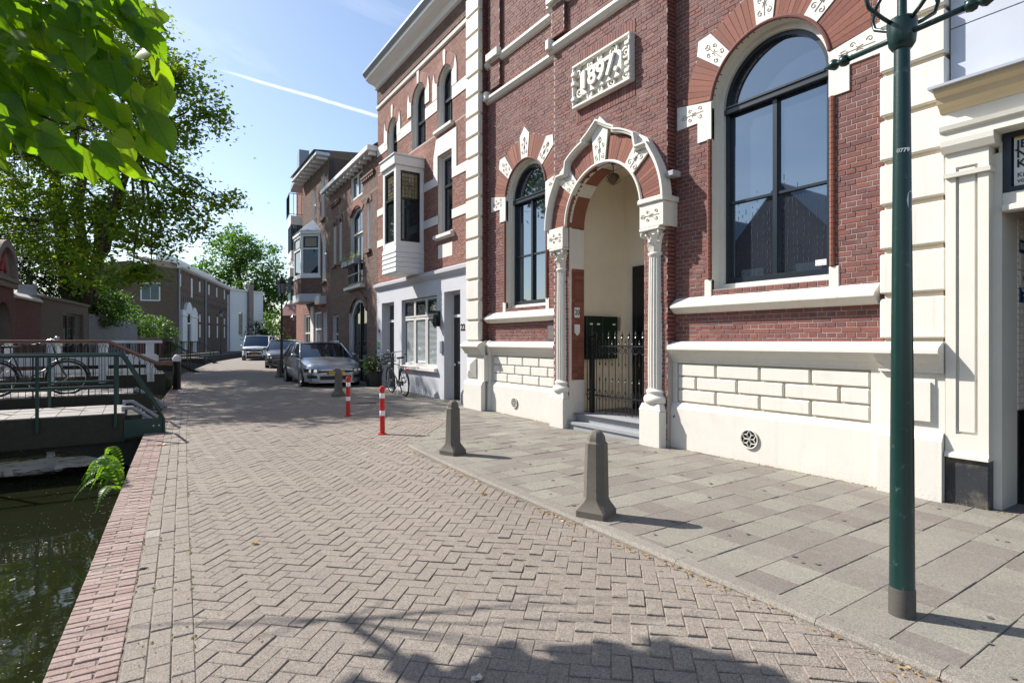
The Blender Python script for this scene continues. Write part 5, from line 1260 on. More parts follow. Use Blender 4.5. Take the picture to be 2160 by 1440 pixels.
# ================================================================ gateway building beside the hall
m_gcream = mat('gateway_paint', (.66,.635,.565), .55, 5, .04, .1, 60)
GB = thing('gateway_building', 'cream painted shopfront pilaster and cornice over an open passage, pale blue boards above', 'building', (6.5, 11, 0), -pi/2)
gy = -.14; ga = 8.885
m = M(); m.box(ga, 9.21, gy, .4, -.05, .52, .008); m.build('black_plinth', mat('black_plinth_paint', (.030,.032,.038), .42, 6, .3, .5, 70, speck=.15, stain=(5., .52, .75, (.16,.135,.10)), splash=(.08,.30)), GB)
m = M(); m.prof([(gy+.3,.52), (gy-.03,.52), (gy-.03,.55), (gy-.01,.575), (gy+.3,.575)], ga, 9.215); m.build('plinth_cap', m_gcream, GB)
m = M(); m.box(ga, 9.21, gy+.03, .4, .575, 3.36); m.box(ga, ga+.08, gy, gy+.03, .575, 3.36); m.box(9.13, 9.21, gy, gy+.03, .575, 3.36); m.box(ga+.08, 9.13, gy, gy+.03, .575, .74); m.box(ga+.08, 9.13, gy, gy+.03, 3.22, 3.36)
m.build('pilaster', m_gcream, GB)
m = M(); m.box(ga+.10, 9.11, gy+.012, gy+.029, .76, 3.20, .006); m.build('pilaster_panel', m_gcream, GB)
m = M(); m.prof([(gy+.3,3.13), (gy-.03,3.13), (gy-.035,3.17), (gy+.3,3.18)], ga-.0, 9.23); m.prof([(gy+.3,3.36), (gy-.03,3.36), (gy-.06,3.42), (gy-.065,3.47), (gy+.3,3.47)], ga-.02, 9.26); m.build('pilaster_capital', m_gcream, GB)
m = M(); m.box(9.21, 9.27, -.02, .4, .0, 3.3); m.build('door_post', m_gcream, GB)
m = M(); m.prof([(.0,3.47), (gy-.06,3.47), (gy-.06,3.54), (gy-.09,3.56), (gy-.10,3.60), (gy-.02,3.61), (gy-.02,3.74), (.0,3.74)], ga-.02, 11.4); m.build('frieze', m_gcream, GB)
m = M(); m.prof([(.0,3.741), (gy-.03,3.741), (gy-.06,3.78), (gy-.11,3.81), (gy-.13,3.86), (gy-.19,3.89), (gy-.20,3.93), (.0,3.93)], ga-.03, 11.4); m.build('cornice', mat('tan_cornice_paint', (.60,.49,.32), .55, 5, .05, .1, 60), GB)
m = M(); m.prof([(.02,4.09), (-.03,4.07), (gy-.24,3.955), (gy-.24,3.93), (.02,3.93)], ga-.06, 11.4); m.build('lead_flashing', mat('lead', (.36,.39,.44), .5, 4, .1, .1, 40), GB)
m_board = mat('pale_blue_board', (.47,.50,.565), .55, 4, .04, .08, 40)
for za, zb in ((4.06, 4.575), (4.585, 5.5), (5.51, 6.6), (6.61, 8)):
    m = M(); m.box(ga+.002, 11.4, -.02, .1, za, zb, .002); m.build('wall_board', m_board, GB)
m = M(); m.box(9.27, 11.4, -.03, .06, 2.80, 2.93, .01); m.box(9.27, 11.4, -.06, .06, 2.76, 2.82, .01); m.build('transom', m_gcream, GB)
m = M(); m.box(9.27, 9.33, .0, .08, 2.93, 3.47); m.box(9.33, 11.4, .0, .08, 3.42, 3.47); m.box(9.33, 11.4, .0, .08, 2.93, 2.98); fl_ = m.build('fanlight_frame', m_frame, GB)
pane(fl_, [(9.33,.05,2.98), (11.4,.05,2.98), (11.4,.05,3.42), (9.33,.05,3.42)])
# poster in the fanlight
m = M(); m.box(9.345, 9.98, .018, .026, 2.955, 3.445); po = m.build('poster', m_white, GB)
m = M(); m.box(9.345, 9.98, .015, .0175, 3.405, 3.445); m.box(9.345, 9.98, .015, .0175, 2.955, 2.985); m.build('poster_stripe', flat('ochre', (.55,.33,.03), .5), po)
for i, s_ in enumerate(('JE', 'NU', 'KI')): text(po, s_, (9.362, .0145, 3.345-i*.085), .098, m_black, .0006, 'poster_lettering', .003, align='LEFT')
for i, s_ in enumerate(('Kies', 'voor')): text(po, s_, (9.366, .0145, 3.075-i*.048), .056, m_black, .0006, 'poster_lettering', .0005, align='LEFT')
# passage: painted brick side wall with signs, black foot
m_wbrick = mat('white_painted_brick', [(.62,.56,.49), (.66,.60,.53), (.59,.53,.47)], .7, 20, .08, .3, 90)
rr = random.Random(12); px0 = 9.272
m = M(); m.box(px0-.03, px0-.004, .0, 6, -.05, 3.4); m.build('passage_wall', m_wbrick, GB)
full = M(); z = .96; k = 0
while z < 2.76:
    y = .41-(k % 2)*.11
    while y < 4.2:
        a, b = max(.41, y)+.003, y+.215
        full.mesh_([(px0-.005,a,z), (px0-.005,b,z), (px0-.005,b,z+.055), (px0-.005,a,z+.055), (px0+.003,a+.004,z+.004), (px0+.003,b-.004,z+.004), (px0+.003,b-.004,z+.051), (px0+.003,a+.004,z+.051)], [(4,5,6,7), (0,1,5,4), (1,2,6,5), (2,3,7,6), (3,0,4,7)], rr.random()); y += .22
    z += .06; k += 1
full.build('passage_brickwork', m_wbrick, GB, kind='stuff')
m = M(); m.box(px0-.004, px0+.012, .4, 6, -.05, .95); m.build('black_dado', m_black, GB)
m_blue = flat('enamel_blue', (.015,.035,.12), .35); m_wsign = flat('enamel_white', (.66,.63,.58), .35)
def psign(z0, z1, y0, y1, mt, nm, lines, tm, size):
    m = M(); m.box(px0+.003, px0+.011, y0, y1, z0, z1, .002); s_ = m.build(nm, mt, GB)
    n = len(lines)
    for i, l in enumerate(lines): text(s_, l, (px0+.0125, (y0+y1)/2, z1-(z1-z0)*(i+.5)/n), size, tm, .0004, 'sign_lettering', .0012, rot=(pi/2, 0, pi/2), sx=.75)
psign(2.44, 2.56, .44, .78, m_blue, 'blue_sign', ['EIGEN WEG'], m_wsign, .085)
psign(2.28, 2.43, .44, .86, m_wsign, 'camera_sign', ['bewaking'], m_black, .05)
m = M(); m.box(px0+.012, px0+.016, .76, .84, 2.36, 2.39); m.box(px0+.012, px0+.016, .73, .76, 2.365, 2.385); m.box(px0+.012, px0+.016, .79, .81, 2.33, 2.36); m.build('camera_mark', m_black, GB)
psign(2.13, 2.27, .44, .92, m_wsign, 'number_sign', ['14-16-B,C,D,E'], m_black, .085)
m = M(); m.mesh_([(px0+.013,.86,2.165), (px0+.013,.905,2.20), (px0+.013,.86,2.235)], [(0,1,2)]); m.build('arrow_mark', m_black, GB)
psign(1.97, 2.11, .44, .84, m_blue, 'prohibition_sign', ['VERBODEN TOEGANG', 'voor onbevoegden', 'ART. 461 W.v.S.'], m_wsign, .042)
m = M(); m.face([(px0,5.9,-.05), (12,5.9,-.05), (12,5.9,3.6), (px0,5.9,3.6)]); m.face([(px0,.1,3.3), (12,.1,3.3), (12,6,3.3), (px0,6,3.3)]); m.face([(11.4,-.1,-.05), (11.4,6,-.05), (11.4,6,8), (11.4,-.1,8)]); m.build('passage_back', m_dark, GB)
m = M(); m.face([(ga,.1,8), (11.4,.1,8), (11.4,6,9), (ga,6,9)]); m.build('roof', m_zinc, GB)
# ================================================================ footbridges over the canal
m_deck = mat('deck_tile', [(.36,.33,.30), (.30,.275,.25), (.40,.365,.33)], .85, 14, .14, .5, 150, speck=.15, stain=(4., .6, .35, (.12,.11,.07)))
m_girder = mat('mossy_girder', (.045,.042,.028), .85, 12, .3, .5, 60, stain=(6., .58, .5, (.05,.06,.015)))
m_handrail = mat('brown_handrail', (.16,.075,.045), .4, 20, .2, .2, 90, spec=.5)
def girder(m, xa, xb, y0, y1, zt, zb, arch=.0, n=16):
    """side beam with an arched underside"""
    top = [(xa+(xb-xa)*i/n, zt) for i in range(n+1)]; bot = [(xa+(xb-xa)*i/n, zb+arch*sin(pi*i/n)**.8) for i in range(n+1)]
    for i in range(n): m.prism([bot[i], bot[i+1], top[i+1], top[i]], y0, y1)
g1 = thing('green_footbridge', 'green railed footbridge with pale tiled deck nearest along the canal', 'footbridge', (0,0,0))
Y0, Y1, ZD, XD = 11.35, 12.85, .42, -.12; XW = -4.55
for y in (Y0, Y1-.10):
    m = M(); girder(m, XW, XD, y, y+.10, ZD-.02, -.06, .0); m.box(XD, .42, y, y+.10, -.03, .26); m.build('girder', m_girder, g1)
m = M(); girder(m, XW, .12, Y0+.12, Y1-.12, ZD-.06, -.60, .60); m.build('arch_soffit', m_girder, g1)
m = M(); m.box(-.14, .45, Y0-.02, Y0-.001, .0, .30, .004); m.build('end_plate', m_darkgreen, g1); m = M(); m.box(-.14, .45, Y1+.001, Y1+.02, .0, .30, .004); m.build('end_plate', m_darkgreen, g1)
for x in (.28, .36):
    for z in (.17,): m = M(); m.lathe([(0,-.012), (.012,-.008), (.014,0)], 8, (x, Y0-.022, z), axis='y'); m.build('bolt', m_white, g1)
x = XD-.003
m = M(); m.box(0, .294, 0, .294, 0, .045, .004); dm = m.data('deck_tile', m_deck); i = 0
while x > XW:
    for k in range(5): inst('deck_tile', dm, g1, (x-.297, Y0+.003+k*.2995, ZD-.045+random.gauss(0,.0015)))
    x -= .2995
for y in (Y0+.16, Y1-.18):
    m = M(); m.box(XD-.05, XD, y-.03, y+.03, .33, .47); m.tube([(XD-.05,y,ZD+.06), (XD+.10,y,ZD+.06), (.38,y,.16)], .034, 8); m.build('ramp_rail', m_stonegrey, g1)
for i, (xa, z) in enumerate(((-.10, .27), (.14, .13))): m = M(); m.box(xa, xa+.27, Y0+.10, Y1-.10, z-.05, z, .006); m.build('stair_tread', m_deck, g1)
for y in (Y0-.03, Y1+.03):
    for x in (-.25, -1.24, -2.23, -3.22, -4.21): m = M(); m.box(x-.022, x+.022, y-.022, y+.022, .18, 1.36, .004); m.build('railing_post', m_darkgreen, g1)
    m = M(); m.tube([(XW,y,1.37), (-.20,y,1.37), (-.15,y,1.35), (.40,y,.34), (.43,y,.26), (.43,y,.0)], .022, 8); m.build('top_rail', m_darkgreen, g1, 50)
    m = M(); m.tube([(XW,y,.865), (-.26,y,.865)], .019, 8); m.build('mid_rail', m_darkgreen, g1, 50)
g2 = thing('brown_rail_footbridge', 'footbridge with slim brown wooden handrails and thin iron balusters, second along the canal', 'footbridge', (0,0,0))
Y0, Y1, ZD, XD, XW = 14.5, 16.1, .50, .0, -4.35
for y in (Y0, Y1-.10):
    m = M(); girder(m, XW, XD+.35, y, y+.10, ZD-.02, -.10, .36); m.build('girder', m_girder, g2)
m = M(); m.box(XW, XD, Y0+.1, Y1-.1, ZD-.12, ZD-.05); m.build('deck_slab', m_girder, g2); x = XD-.003
while x > XW:
    for k in range(5): inst('deck_tile', dm, g2, (x-.297, Y0+.05+k*.2995, ZD-.045+random.gauss(0,.0015)))
    x -= .2995
for i, (xa, z) in enumerate(((.0, .34), (.26, .20))): m = M(); m.box(xa, xa+.28, Y0+.06, Y1-.06, z-.06, z, .006); m.build('stair_tread', m_deck, g2)
m = M(); m.tube([(.02,Y0+.1,.58), (.62,Y0+.1,.16)], .05, 6); m.build('ramp_rail', m_stonegrey, g2)
for y in (Y0+.02, Y1-.02):
    m = M(); pth = [(XW,y,1.60), (-.46,y,1.60), (.44,y,1.10), (.58,y,1.10)]
    m.tube(pth, .030, 8); m.build('handrail', m_handrail, g2, 50)
    nb = 44
    for i in range(nb+1):
        x = XW+.05+(.55-XW-.05)*i/nb; zt = 1.59 if x < -.46 else max(1.10, 1.59-.556*(x+.46)); m = M(); zb = max(.02, ZD-.02 if x < XD else ZD-.5*(x-XD))
        m.tube([(x,y,zb), (x,y,zt-.13)], .006 if i % 8 else .014, 5)
        if i < nb: m.tube([(x,y,zt-.13), (x+.02,y,zt-.07), (x+.05,y,zt-.045), (x+.08,y,zt-.07), (x+.1,y,zt-.13)], .005, 4)
        m.build('baluster', m_iron, g2)
g3 = thing('white_footbridge', 'footbridge with broad white painted plank railings behind the brown railed one', 'footbridge', (0,0,0))
Y0, Y1, XW = 20.0, 22.0, -3.7
m = M(); girder(m, XW, .8, Y0, Y1, .62, -.05, .3); m.build('deck', m_girder, g3)
for y in (Y0, Y1-.08):
    for x in (.42, -.75, -1.9, -3.05): m = M(); m.box(x-.09, x+.09, y-.02, y+.10, .40, 1.56, .008); m.build('railing_post', m_white, g3)
    m = M(); m.box(XW, .72, y-.05, y+.12, 1.55, 1.63, .01); m.build('top_rail', m_white, g3)
    for z0, z1 in ((.92, 1.19), (.64, .74)): m = M(); m.box(XW, .62, y-.035, y-.021, z0, z1, .004); m.build('rail_board', m_white, g3)
def iron_bridge(Y, xa, xb, lab):
    g = thing('iron_footbridge', lab, 'footbridge', (0,0,0), group='black iron footbridges up the canal')
    m = M(); girder(m, xa, xb, Y, Y+1.8, .52, .1, .25); m.build('deck', m_girder, g)
    for y in (Y, Y+1.75):
        m = M(); m.tube([(xa,y,1.6), (xb-.3,y,1.6), (xb+.5,y,1.05), (xb+.5,y,.1)], .025, 6); m.tube([(xa,y,.68), (xb-.3,y,.68), (xb+.5,y,.25)], .018, 6); m.build('railing', m_iron, g)
        n = int((xb-xa)/.13)
        for i in range(n+1):
            x = xa+(xb-.3-xa)*i/n; m = M(); m.tube([(x,y,.52), (x,y,1.6)], .009 if i % 9 else .025, 4); m.build('baluster', m_iron, g)
    m = M(); m.tube([(xb+.1,Y,.5), (xb+.9,Y,.02)], .09, 5); m.build('stair_string', m_girder, g)
iron_bridge(31, -2.4, 1.75, 'black iron footbridge with railings, just beyond the white railed one')
iron_bridge(41, -.3, 3.8, 'black iron footbridge in front of the white portal of the warehouse')
# ================================================================ far bank: gateway, garden walls, shed, warehouse, white house
m_dkbrick = mat('wall_red_brick', [(.17,.065,.05), (.21,.085,.065), (.15,.055,.045), (.24,.10,.08)], .85, 25, .2, .3, 80, big=.6, bigvar=.15)
m_olive = mat('olive_brick', [(.15,.115,.08), (.18,.14,.10), (.13,.10,.072), (.17,.12,.085)], .85, 25, .2, .3, 80, big=.5, bigvar=.16)
m_oldstone = mat('weathered_stone', (.26,.215,.185), .85, 10, .2, .4, 60)
def frame_on(name, lab, cat, a, b):
    """thing whose local x runs from a to b (seen from the canal, left to right)"""
    return thing(name, lab, cat, (a[0], a[1], 0), atan2(b[1]-a[1], b[0]-a[0])), sqrt((b[0]-a[0])**2+(b[1]-a[1])**2)
gw, L_ = frame_on('garden_gateway', 'old red brick garden gateway with round stone pediment over its arched opening', 'gateway', (-3.98, 25.2), (-3.74, 28.0))
wall(gw, 0, L_, .1, 3.75, 0, [dict(c=L_-1.35, r=.82, zs=2.2, z0=.15, ring=.22, rev=.5)], m_dkbrick, m_bmort, indiv=0)
ring(gw, L_-1.35, 2.2, .82, 1.04, [(0, 180)], 24, -.03, .03, m_dkbrick)
m = M(); m.box(-.1, L_+.12, -.20, .5, 3.75, 3.90, .02); m.box(-.05, L_+.06, -.12, .5, 3.55, 3.749, .02); m.build('stone_cornice', m_oldstone, gw)
m = M(); arcstrip(m, L_-1.35, 3.9, 1.05, 1.30, 0, 180, -.16, .3, 20); m.build('stone_pediment', m_oldstone, gw)
m = M(); arcstrip(m, L_-1.35, 3.9, 0, 1.05, 0, 180, .02, .2, 20); m.build('tympanum', m_oldstone, gw)
m = M(); m.tube([(L_-1.6,.0,4.1), (L_-1.35,-.02,4.75), (L_-1.1,.0,4.1), (L_-1.7,0,4.5)], .07, 6); m.build('painted_crest', flat('crest_red', (.35,.04,.03)), gw)
m = M(); m.box(L_-2.2, L_-.5, .45, .5, .15, 3.1); m.build('gate_leaf', m_iron, gw)
gwal, L_ = frame_on('garden_wall', 'red brick garden wall with sloping pale coping beside the old gateway', 'wall', (-3.72, 28.05), (-3.30, 31.0))
wall(gwal, 0, L_, .1, 3.25, 0, [], m_dkbrick, m_bmort, H=.075, indiv=0)
m = M(); m.prof([(-.10,3.25), (-.10,3.33), (.15,3.50), (.32,3.33), (.32,3.25)], -.02, L_+.02); m.build('coping', m_stone, gwal); m = M(); m.box(L_-.5, L_-.02, .1, .6, 3.5, 3.85); m.box(L_-.55, L_+.02, .06, .64, 3.85, 3.95); m.build('chimney_stub', m_zinc, gwal)
gsh, L_ = frame_on('brick_shed', 'plain olive brown brick shed wall with a dark glazed double door and tiled edge', 'shed', (-3.28, 31.05), (-2.05, 38.0))
wall(gsh, 0, L_, .1, 3.50, 0, [dict(a=2.9, b=6.2, z0=.15, z1=3.0, rev=.2)], m_olive, m_bmort, indiv=0)
m = M()
for i in range(int(L_/.2)): m.tube([(i*.2+.1,-.12,3.50), (i*.2+.1,.35,3.62)], .07, 6)
m.build('edge_tiles', m_oldstone, gsh, kind='stuff')
for a, b in ((2.95, 3.95), (3.98, 4.9)): window(gsh, a, b, .2, 2.95, .1, m_black, m_glass2, 1, 1, .09, name='glazed_door')
m = M(); m.box(4.95, 6.15, .1, .16, .2, 2.95)
for i in range(8): m.box(5.0, 6.1, .08, .1, .3+i*.33, .55+i*.33)
m.build('louvred_door', m_black, gsh); m = M(); m.tube([(4.86,.06,1.3), (4.86,.06,1.9)], .02, 6); m.build('door_pull', m_zinc, gsh)
gby, L_ = frame_on('boundary_wall', 'grey weathered brick boundary wall under hanging ivy', 'wall', (-2.03, 38.05), (.2, 47.5))
wall(gby, 0, L_, .1, 3.1, 0, [], mat('grey_brick', [(.17,.165,.17), (.20,.195,.20), (.15,.145,.15)], .85, 20, .15, .3, 80), m_bmort, L=.42, H=.10)
wb, L_ = frame_on('second_boundary_wall', 'low reddish brick wall continuing behind the round green shrub', 'wall', (.22, 47.6), (3.4, 60))
wall(wb, 0, L_, .1, 1.9, 0, [], m_dkbrick, m_bmort, L=.42, H=.12)
# warehouse
WH = thing('warehouse', 'long brown brick warehouse with white cornice, narrow white shutters and white baroque portal', 'warehouse', (3.84, 68.5, 0), atan2(.955, .297))
m_whb = mat('warehouse_brick', [(.115,.078,.055), (.145,.098,.07), (.13,.088,.062), (.165,.108,.075)], .85, 20, .2, .3, 60, big=.25, bigvar=.2)
wall(WH, 0, 28.2, .2, 9.3, 0, [], m_whb, m_bmort, L=.5, H=.14, bond=False)
GA = ob('gable_end', None, WH); m = M(); m.mesh_([(0,0,.2), (0,9,.2), (0,9,9.2), (0,4.5,9.9), (0,0,9.2)], [(0,1,2,3,4)]); m.build('gable_brick', m_olive, GA)
st = M(); rr = random.Random(4)
for k in range(60):
    y = -.2+(k % 2)*.25
    while y < 9:
        z = .3+k*.148; st.mesh_([(-.02,max(0,y),z), (-.02,y+.47,z), (-.02,y+.47,z+.12), (-.02,max(0,y),z+.12)], [(0,1,2,3)], rr.random()); y += .5
st.build('brickwork', m_olive, GA, kind='stuff')
ow = window(WH, .8, 2.6, .0, 1.9, 0, m_white, m_glass2, 2, 1, .12); ow.location = (-.06, 4.2, 5.8); ow.rotation_euler = (0, 0, -pi/2)
m = M(); m.prof([(0,9.25), (-.25,9.30), (-.45,9.45), (-.50,9.75), (0,9.8)], -.2, 28.4); m.build('cornice', m_white, WH)
m = M(); m.box(0, 22, .8, .85, 9.8, 10.7); m.box(2, 24, 2.5, 2.6, 10.2, 11.3); m.build('roof_parapet', m_white, WH)
m = M(); m.face([(-.1,0,9.8), (28.3,0,9.8), (28.3,5,10.6), (-.1,5,10.6)]); m.build('roof', m_zinc, WH)
for x, z0, z1 in ((.75,7.45,8.75), (5.5,6.6,8.8), (9.2,7.55,8.8), (14.05,7.6,8.9), (18.75,7.65,8.95), (23.9,7.75,9.1), (9.3,3.95,4.85), (9.3,2.1,3.65), (14.2,3.98,4.88), (14.2,2.1,3.67), (19.1,4.05,4.95), (19.1,2.1,3.75), (23.9,4.05,4.95), (23.9,2.1,3.75)):
    m = M(); m.box(x-.26, x+.26, -.06, .02, z0, z1, .02); w_ = m.build('shutter_window', m_white, WH)
    m = M(); arcstrip(m, x, z1-.1, .42, .58, 30, 150, -.035, .02, 6); m.build('window_arch', m_dkbrick, w_)
for z in (7.1, 3.82):
    m = M(); m.box(7.4 if z < 4 else 0, 28.2, -.05, .02, z, z+.14); m.build('brick_band', m_dkbrick, WH)
for i in range(34):
    if i*.8 > 27: break
    m = M(); m.box(.6+i*.8, .7+i*.8, -.05, .02, 6.0-.06*(i % 3), 6.5); m.build('iron_anchor', m_iron, WH)
for x in (.12, 11.9, 28.0): m = M(); m.tube([(x,-.12,.2), (x,-.12,9.4)], .09, 6); m.build('downpipe', m_zinc, WH)
PT = ob('portal', None, WH)
for x0, x1 in ((.8, 2.5), (4.3, 7.1)): m = M(); m.box(x0, x1, -.30, .01, 1.6, 5.0, .04); m.box(x0-.12, x1+.12, -.36, .01, 4.3, 4.55, .04); m.lathe([(.32,.4), (.26,.6), (.26,1.4), (.34,1.6)], 8, ((x0+x1)/2, -.2, 0)); m.build('portal_pier', m_white, PT)
m = M(); m.box(2.5, 4.3, -.22, .01, 3.5, 5.1, .03); arcstrip(m, 3.4, 4.7, 0, 1.25, 0, 180, -.32, .01, 12); m.prism([(4.8,4.9), (7.0,4.9), (6.6,5.3), (5.9,5.5), (5.2,5.3)], -.28, .01); m.build('portal_crest', m_white, PT)
m = M(); m.box(2.9, 3.9, -.25, -.221, 3.7, 4.6); m.build('fanlight', m_dark, PT)
m = M(); m.box(2.62, 4.18, -.12, -.01, .7, 3.45); m.build('portal_door', m_black, PT)
m = M(); m.face([(28.2,0,.2), (28.2,9,.2), (28.2,9,9.2), (28.2,0,9.2)]); m.build('end_wall', m_whb, WH)
# white house and low buildings at the bend
whs, L_ = frame_on('white_house', 'tall white rendered house end with a grey chimney pipe beyond the warehouse', 'house', (12.0, 93.5), (17.3, 97.5))
plain_wall(whs, 0, L_, 0, 9.3, 0, [dict(a=1.6, b=2.5, z0=2.5, z1=6.0, rev=.15), dict(a=4.9, b=5.4, z0=1, z1=4.6, rev=.15)], m_white)
m = M(); m.box(3.3, 4.2, -.45, -.001, 0, 10.5, .03); m.build('chimney', m_oldstone, whs); m = M(); m.box(-.1, L_+.1, -.2, .4, 9.3, 9.55); m.build('roof_edge', m_white, whs)
m = M(); m.box(-4.2, -.02, .2, 4, 0, 8.6); m.build('grey_annex', m_render, whs); window(whs, 1.62, 2.48, 2.55, 5.9, .08, m_greywin, m_glass2, 1, 2, .1); window(whs, 4.92, 5.38, 1.05, 4.5, .08, m_greywin, m_glass2, 1, 2, .08)
fr, L_ = frame_on('far_brick_house', 'low red brick houses closing the street at the bend', 'house', (19.0, 92), (34, 84))
wall(fr, 0, L_, 0, 5.6, 0, [dict(a=3, b=4.2, z0=1, z1=3.4), dict(a=7, b=8.2, z0=1, z1=3.4), dict(a=11, b=12.2, z0=1, z1=3.4)], m_hbrick, m_bmort, L=.5, H=.16, bond=False, mrev=m_white)
for a in (3, 7, 11): window(fr, a+.02, a+1.18, 1.02, 3.38, .08, m_white, m_glass2, 2, 2, .1)
m = M(); m.face([(-.3,-.3,5.6), (L_+.3,-.3,5.6), (L_+.3,4,8.2), (-.3,4,8.2)]); m.build('roof', m_rtile, fr)
# houses across the water that only show mirrored in the hall's windows
for i, (y, w, h, rh) in enumerate(((4, 6, 5.0, 3.3), (10.3, 5.4, 5.2, 2.9), (16, 5.6, 5.0, 3.2))):
    oh = thing('gabled_house', ('dark brick gabled house across the canal, the one with the widest gable', 'dark brick gabled house across the canal, middle one of the row', 'dark brick gabled house across the canal beside the garden trees')[i], 'house', (-8.5, y, 0), group='gabled houses across the canal')
    m = M(); m.mesh_([(0,0,.1), (0,w,.1), (0,w,h), (0,w/2,h+rh), (0,0,h), (-7,0,.1), (-7,w,.1), (-7,w,h), (-7,w/2,h+rh), (-7,0,h)], [(0,1,2,3,4), (5,9,8,7,6), (0,4,9,5), (1,6,7,2)]); m.build('wall', m_bbrick, oh)
    m = M(); m.face([(.1,-.1,h-.1), (.1,w/2,h+rh+.03), (-7.1,w/2,h+rh+.03), (-7.1,-.1,h-.1)]); m.face([(.1,w+.1,h-.1), (-7.1,w+.1,h-.1), (-7.1,w/2,h+rh+.03), (.1,w/2,h+rh+.03)]); m.build('roof', m_zinc, oh)
    for yy in (1.0, w-2.0):
        for z in (1., 3.2): m = M(); m.box(.0, .05, yy, yy+1.0, z, z+1.5); m.build('window', m_white, oh)
# ================================================================ street furniture
m_bol = mat('bollard_stone', (.135,.118,.098), .8, 18, .22, .5, 120, speck=.12, stain=(7., .55, .55, (.09,.095,.03)))
def octo(r, z, sq=.0):
    c = r*(.42+sq); return [(r,-c,z), (r,c,z), (c,r,z), (-c,r,z), (-r,c,z), (-r,-c,z), (-c,-r,z), (c,-r,z)]
def bollard_mesh():
    m = M(); rings = [octo(.132, -.05, .5), octo(.132, .05, .5), octo(.122, .07, .45), octo(.105, .12, .2), octo(.096, .155, .05), octo(.088, .60), octo(.088, .612), octo(.072, .63)]
    for k in range(1, 6): a = k/6*pi/2; rings.append(octo(.072*cos(a), .63+.095*sin(a), -.0))
    vs = [p for r in rings for p in r]; fs = [(i*8+j, i*8+(j+1) % 8, (i+1)*8+(j+1) % 8, (i+1)*8+j) for i in range(len(rings)-1) for j in range(8)]; fs.append(tuple(range(len(vs)-8, len(vs)))); m.mesh_(vs, fs); return m.data('stone_bollard', m_bol, 25)
bme = bollard_mesh()
for (x, y, s_, lab) in ((3.35, 3.66, 1.03, 'weathered octagonal stone bollard in front of the porch steps, nearest the lamp post'), (3.58, 6.75, 1.0, 'weathered octagonal stone bollard at the end of the kerb'), (4.45, 14.75, 1.0, 'weathered octagonal stone bollard in front of the silver car'), (4.75, 23.4, 1.0, 'weathered octagonal stone bollard behind the silver car by the dark car')):
    o = ob('stone_bollard', bme, None, (x, y, max(RZ(x,y), PZ(x,y) if y < 8 else RZ(x,y))), (0, radians(.6), radians(22.5+random.uniform(-6,6))), (s_, s_, s_), lab, 'bollard', 'stone bollards along the street')
m_red = flat('signal_red', (.50,.012,.014), .4); m_refl = flat('reflective_white', (.80,.80,.80), .4)
def redpost(x, y, lab):
    t = thing('red_post', lab, 'bollard', (x, y, RZ(x, y)), 0, 'red and white posts'); t.rotation_euler = (radians(random.uniform(-1.2,1.2)), radians(random.uniform(-1.2,1.2)), 0)
    m = M(); m.lathe([(.075,0), (.075,.012), (.042,.016), (.042,.74), (.050,.742), (.052,.755), (.050,.768), (.044,.775), (.040,.795), (.02,.805), (0,.806)], 16); m.build('post', m_red, t, 40)
    for z in (.31, .60): m = M(); m.lathe([(.0425,z), (.0435,z+.002), (.0435,z+.082), (.0425,z+.084)], 16); m.build('reflective_band', m_refl, t, 40)
redpost(3.62, 11.35, 'red and white banded post farther along, before the silver car'); redpost(3.45, 9.0, 'red and white banded post nearer the stone bollard')
t = thing('mooring_post', 'black wooden mooring post with white domed cap at the quay', 'post', (1.12, 20.4, 0))
m = M(); m.lathe([(.11,-.3), (.11,.98), (.09,1.0)], 8); m.build('shaft', m_black, t); m = M(); m.lathe([(.115,.98), (.12,1.03), (.12,1.08), (.09,1.15), (.04,1.19), (0,1.2)], 12); m.build('cap', m_white, t, 50)
m = M(); m.box(-.55, -.10, -.1, .1, .85, 1.0, .01); m.build('cross_beam', m_handrail, t)
m_lglass = glassm('lantern_glass', (.25,.26,.24), 1.5, .6)
def lantern(t, z, s=1., mt=None):
    mt = mt or m_green
    m = M(); m.lathe([(.03*s,z), (.10*s,z+.01*s), (.115*s,z+.03*s), (.115*s,z+.05*s)], 6); m.build('lantern_base', mt, t)
    m = M(); m.lathe([(.105*s,z+.05*s), (.18*s,z+.40*s)], 6); g = m.build('lantern_glass', m_lglass, t)
    m = M()
    for i in range(6): a = pi/3*i; m.tube([(.107*s*cos(a),.107*s*sin(a),z+.05*s), (.183*s*cos(a),.183*s*sin(a),z+.40*s)], .009*s, 4)
    m.build('lantern_ribs', mt, g)
    m = M(); m.lathe([(.20*s,z+.39*s), (.21*s,z+.42*s), (.12*s,z+.52*s), (.07*s,z+.54*s), (.07*s,z+.58*s), (.085*s,z+.60*s), (.02*s,z+.66*s), (.03*s,z+.69*s), (0,z+.74*s)], 6); m.build('lantern_roof', mt, t)
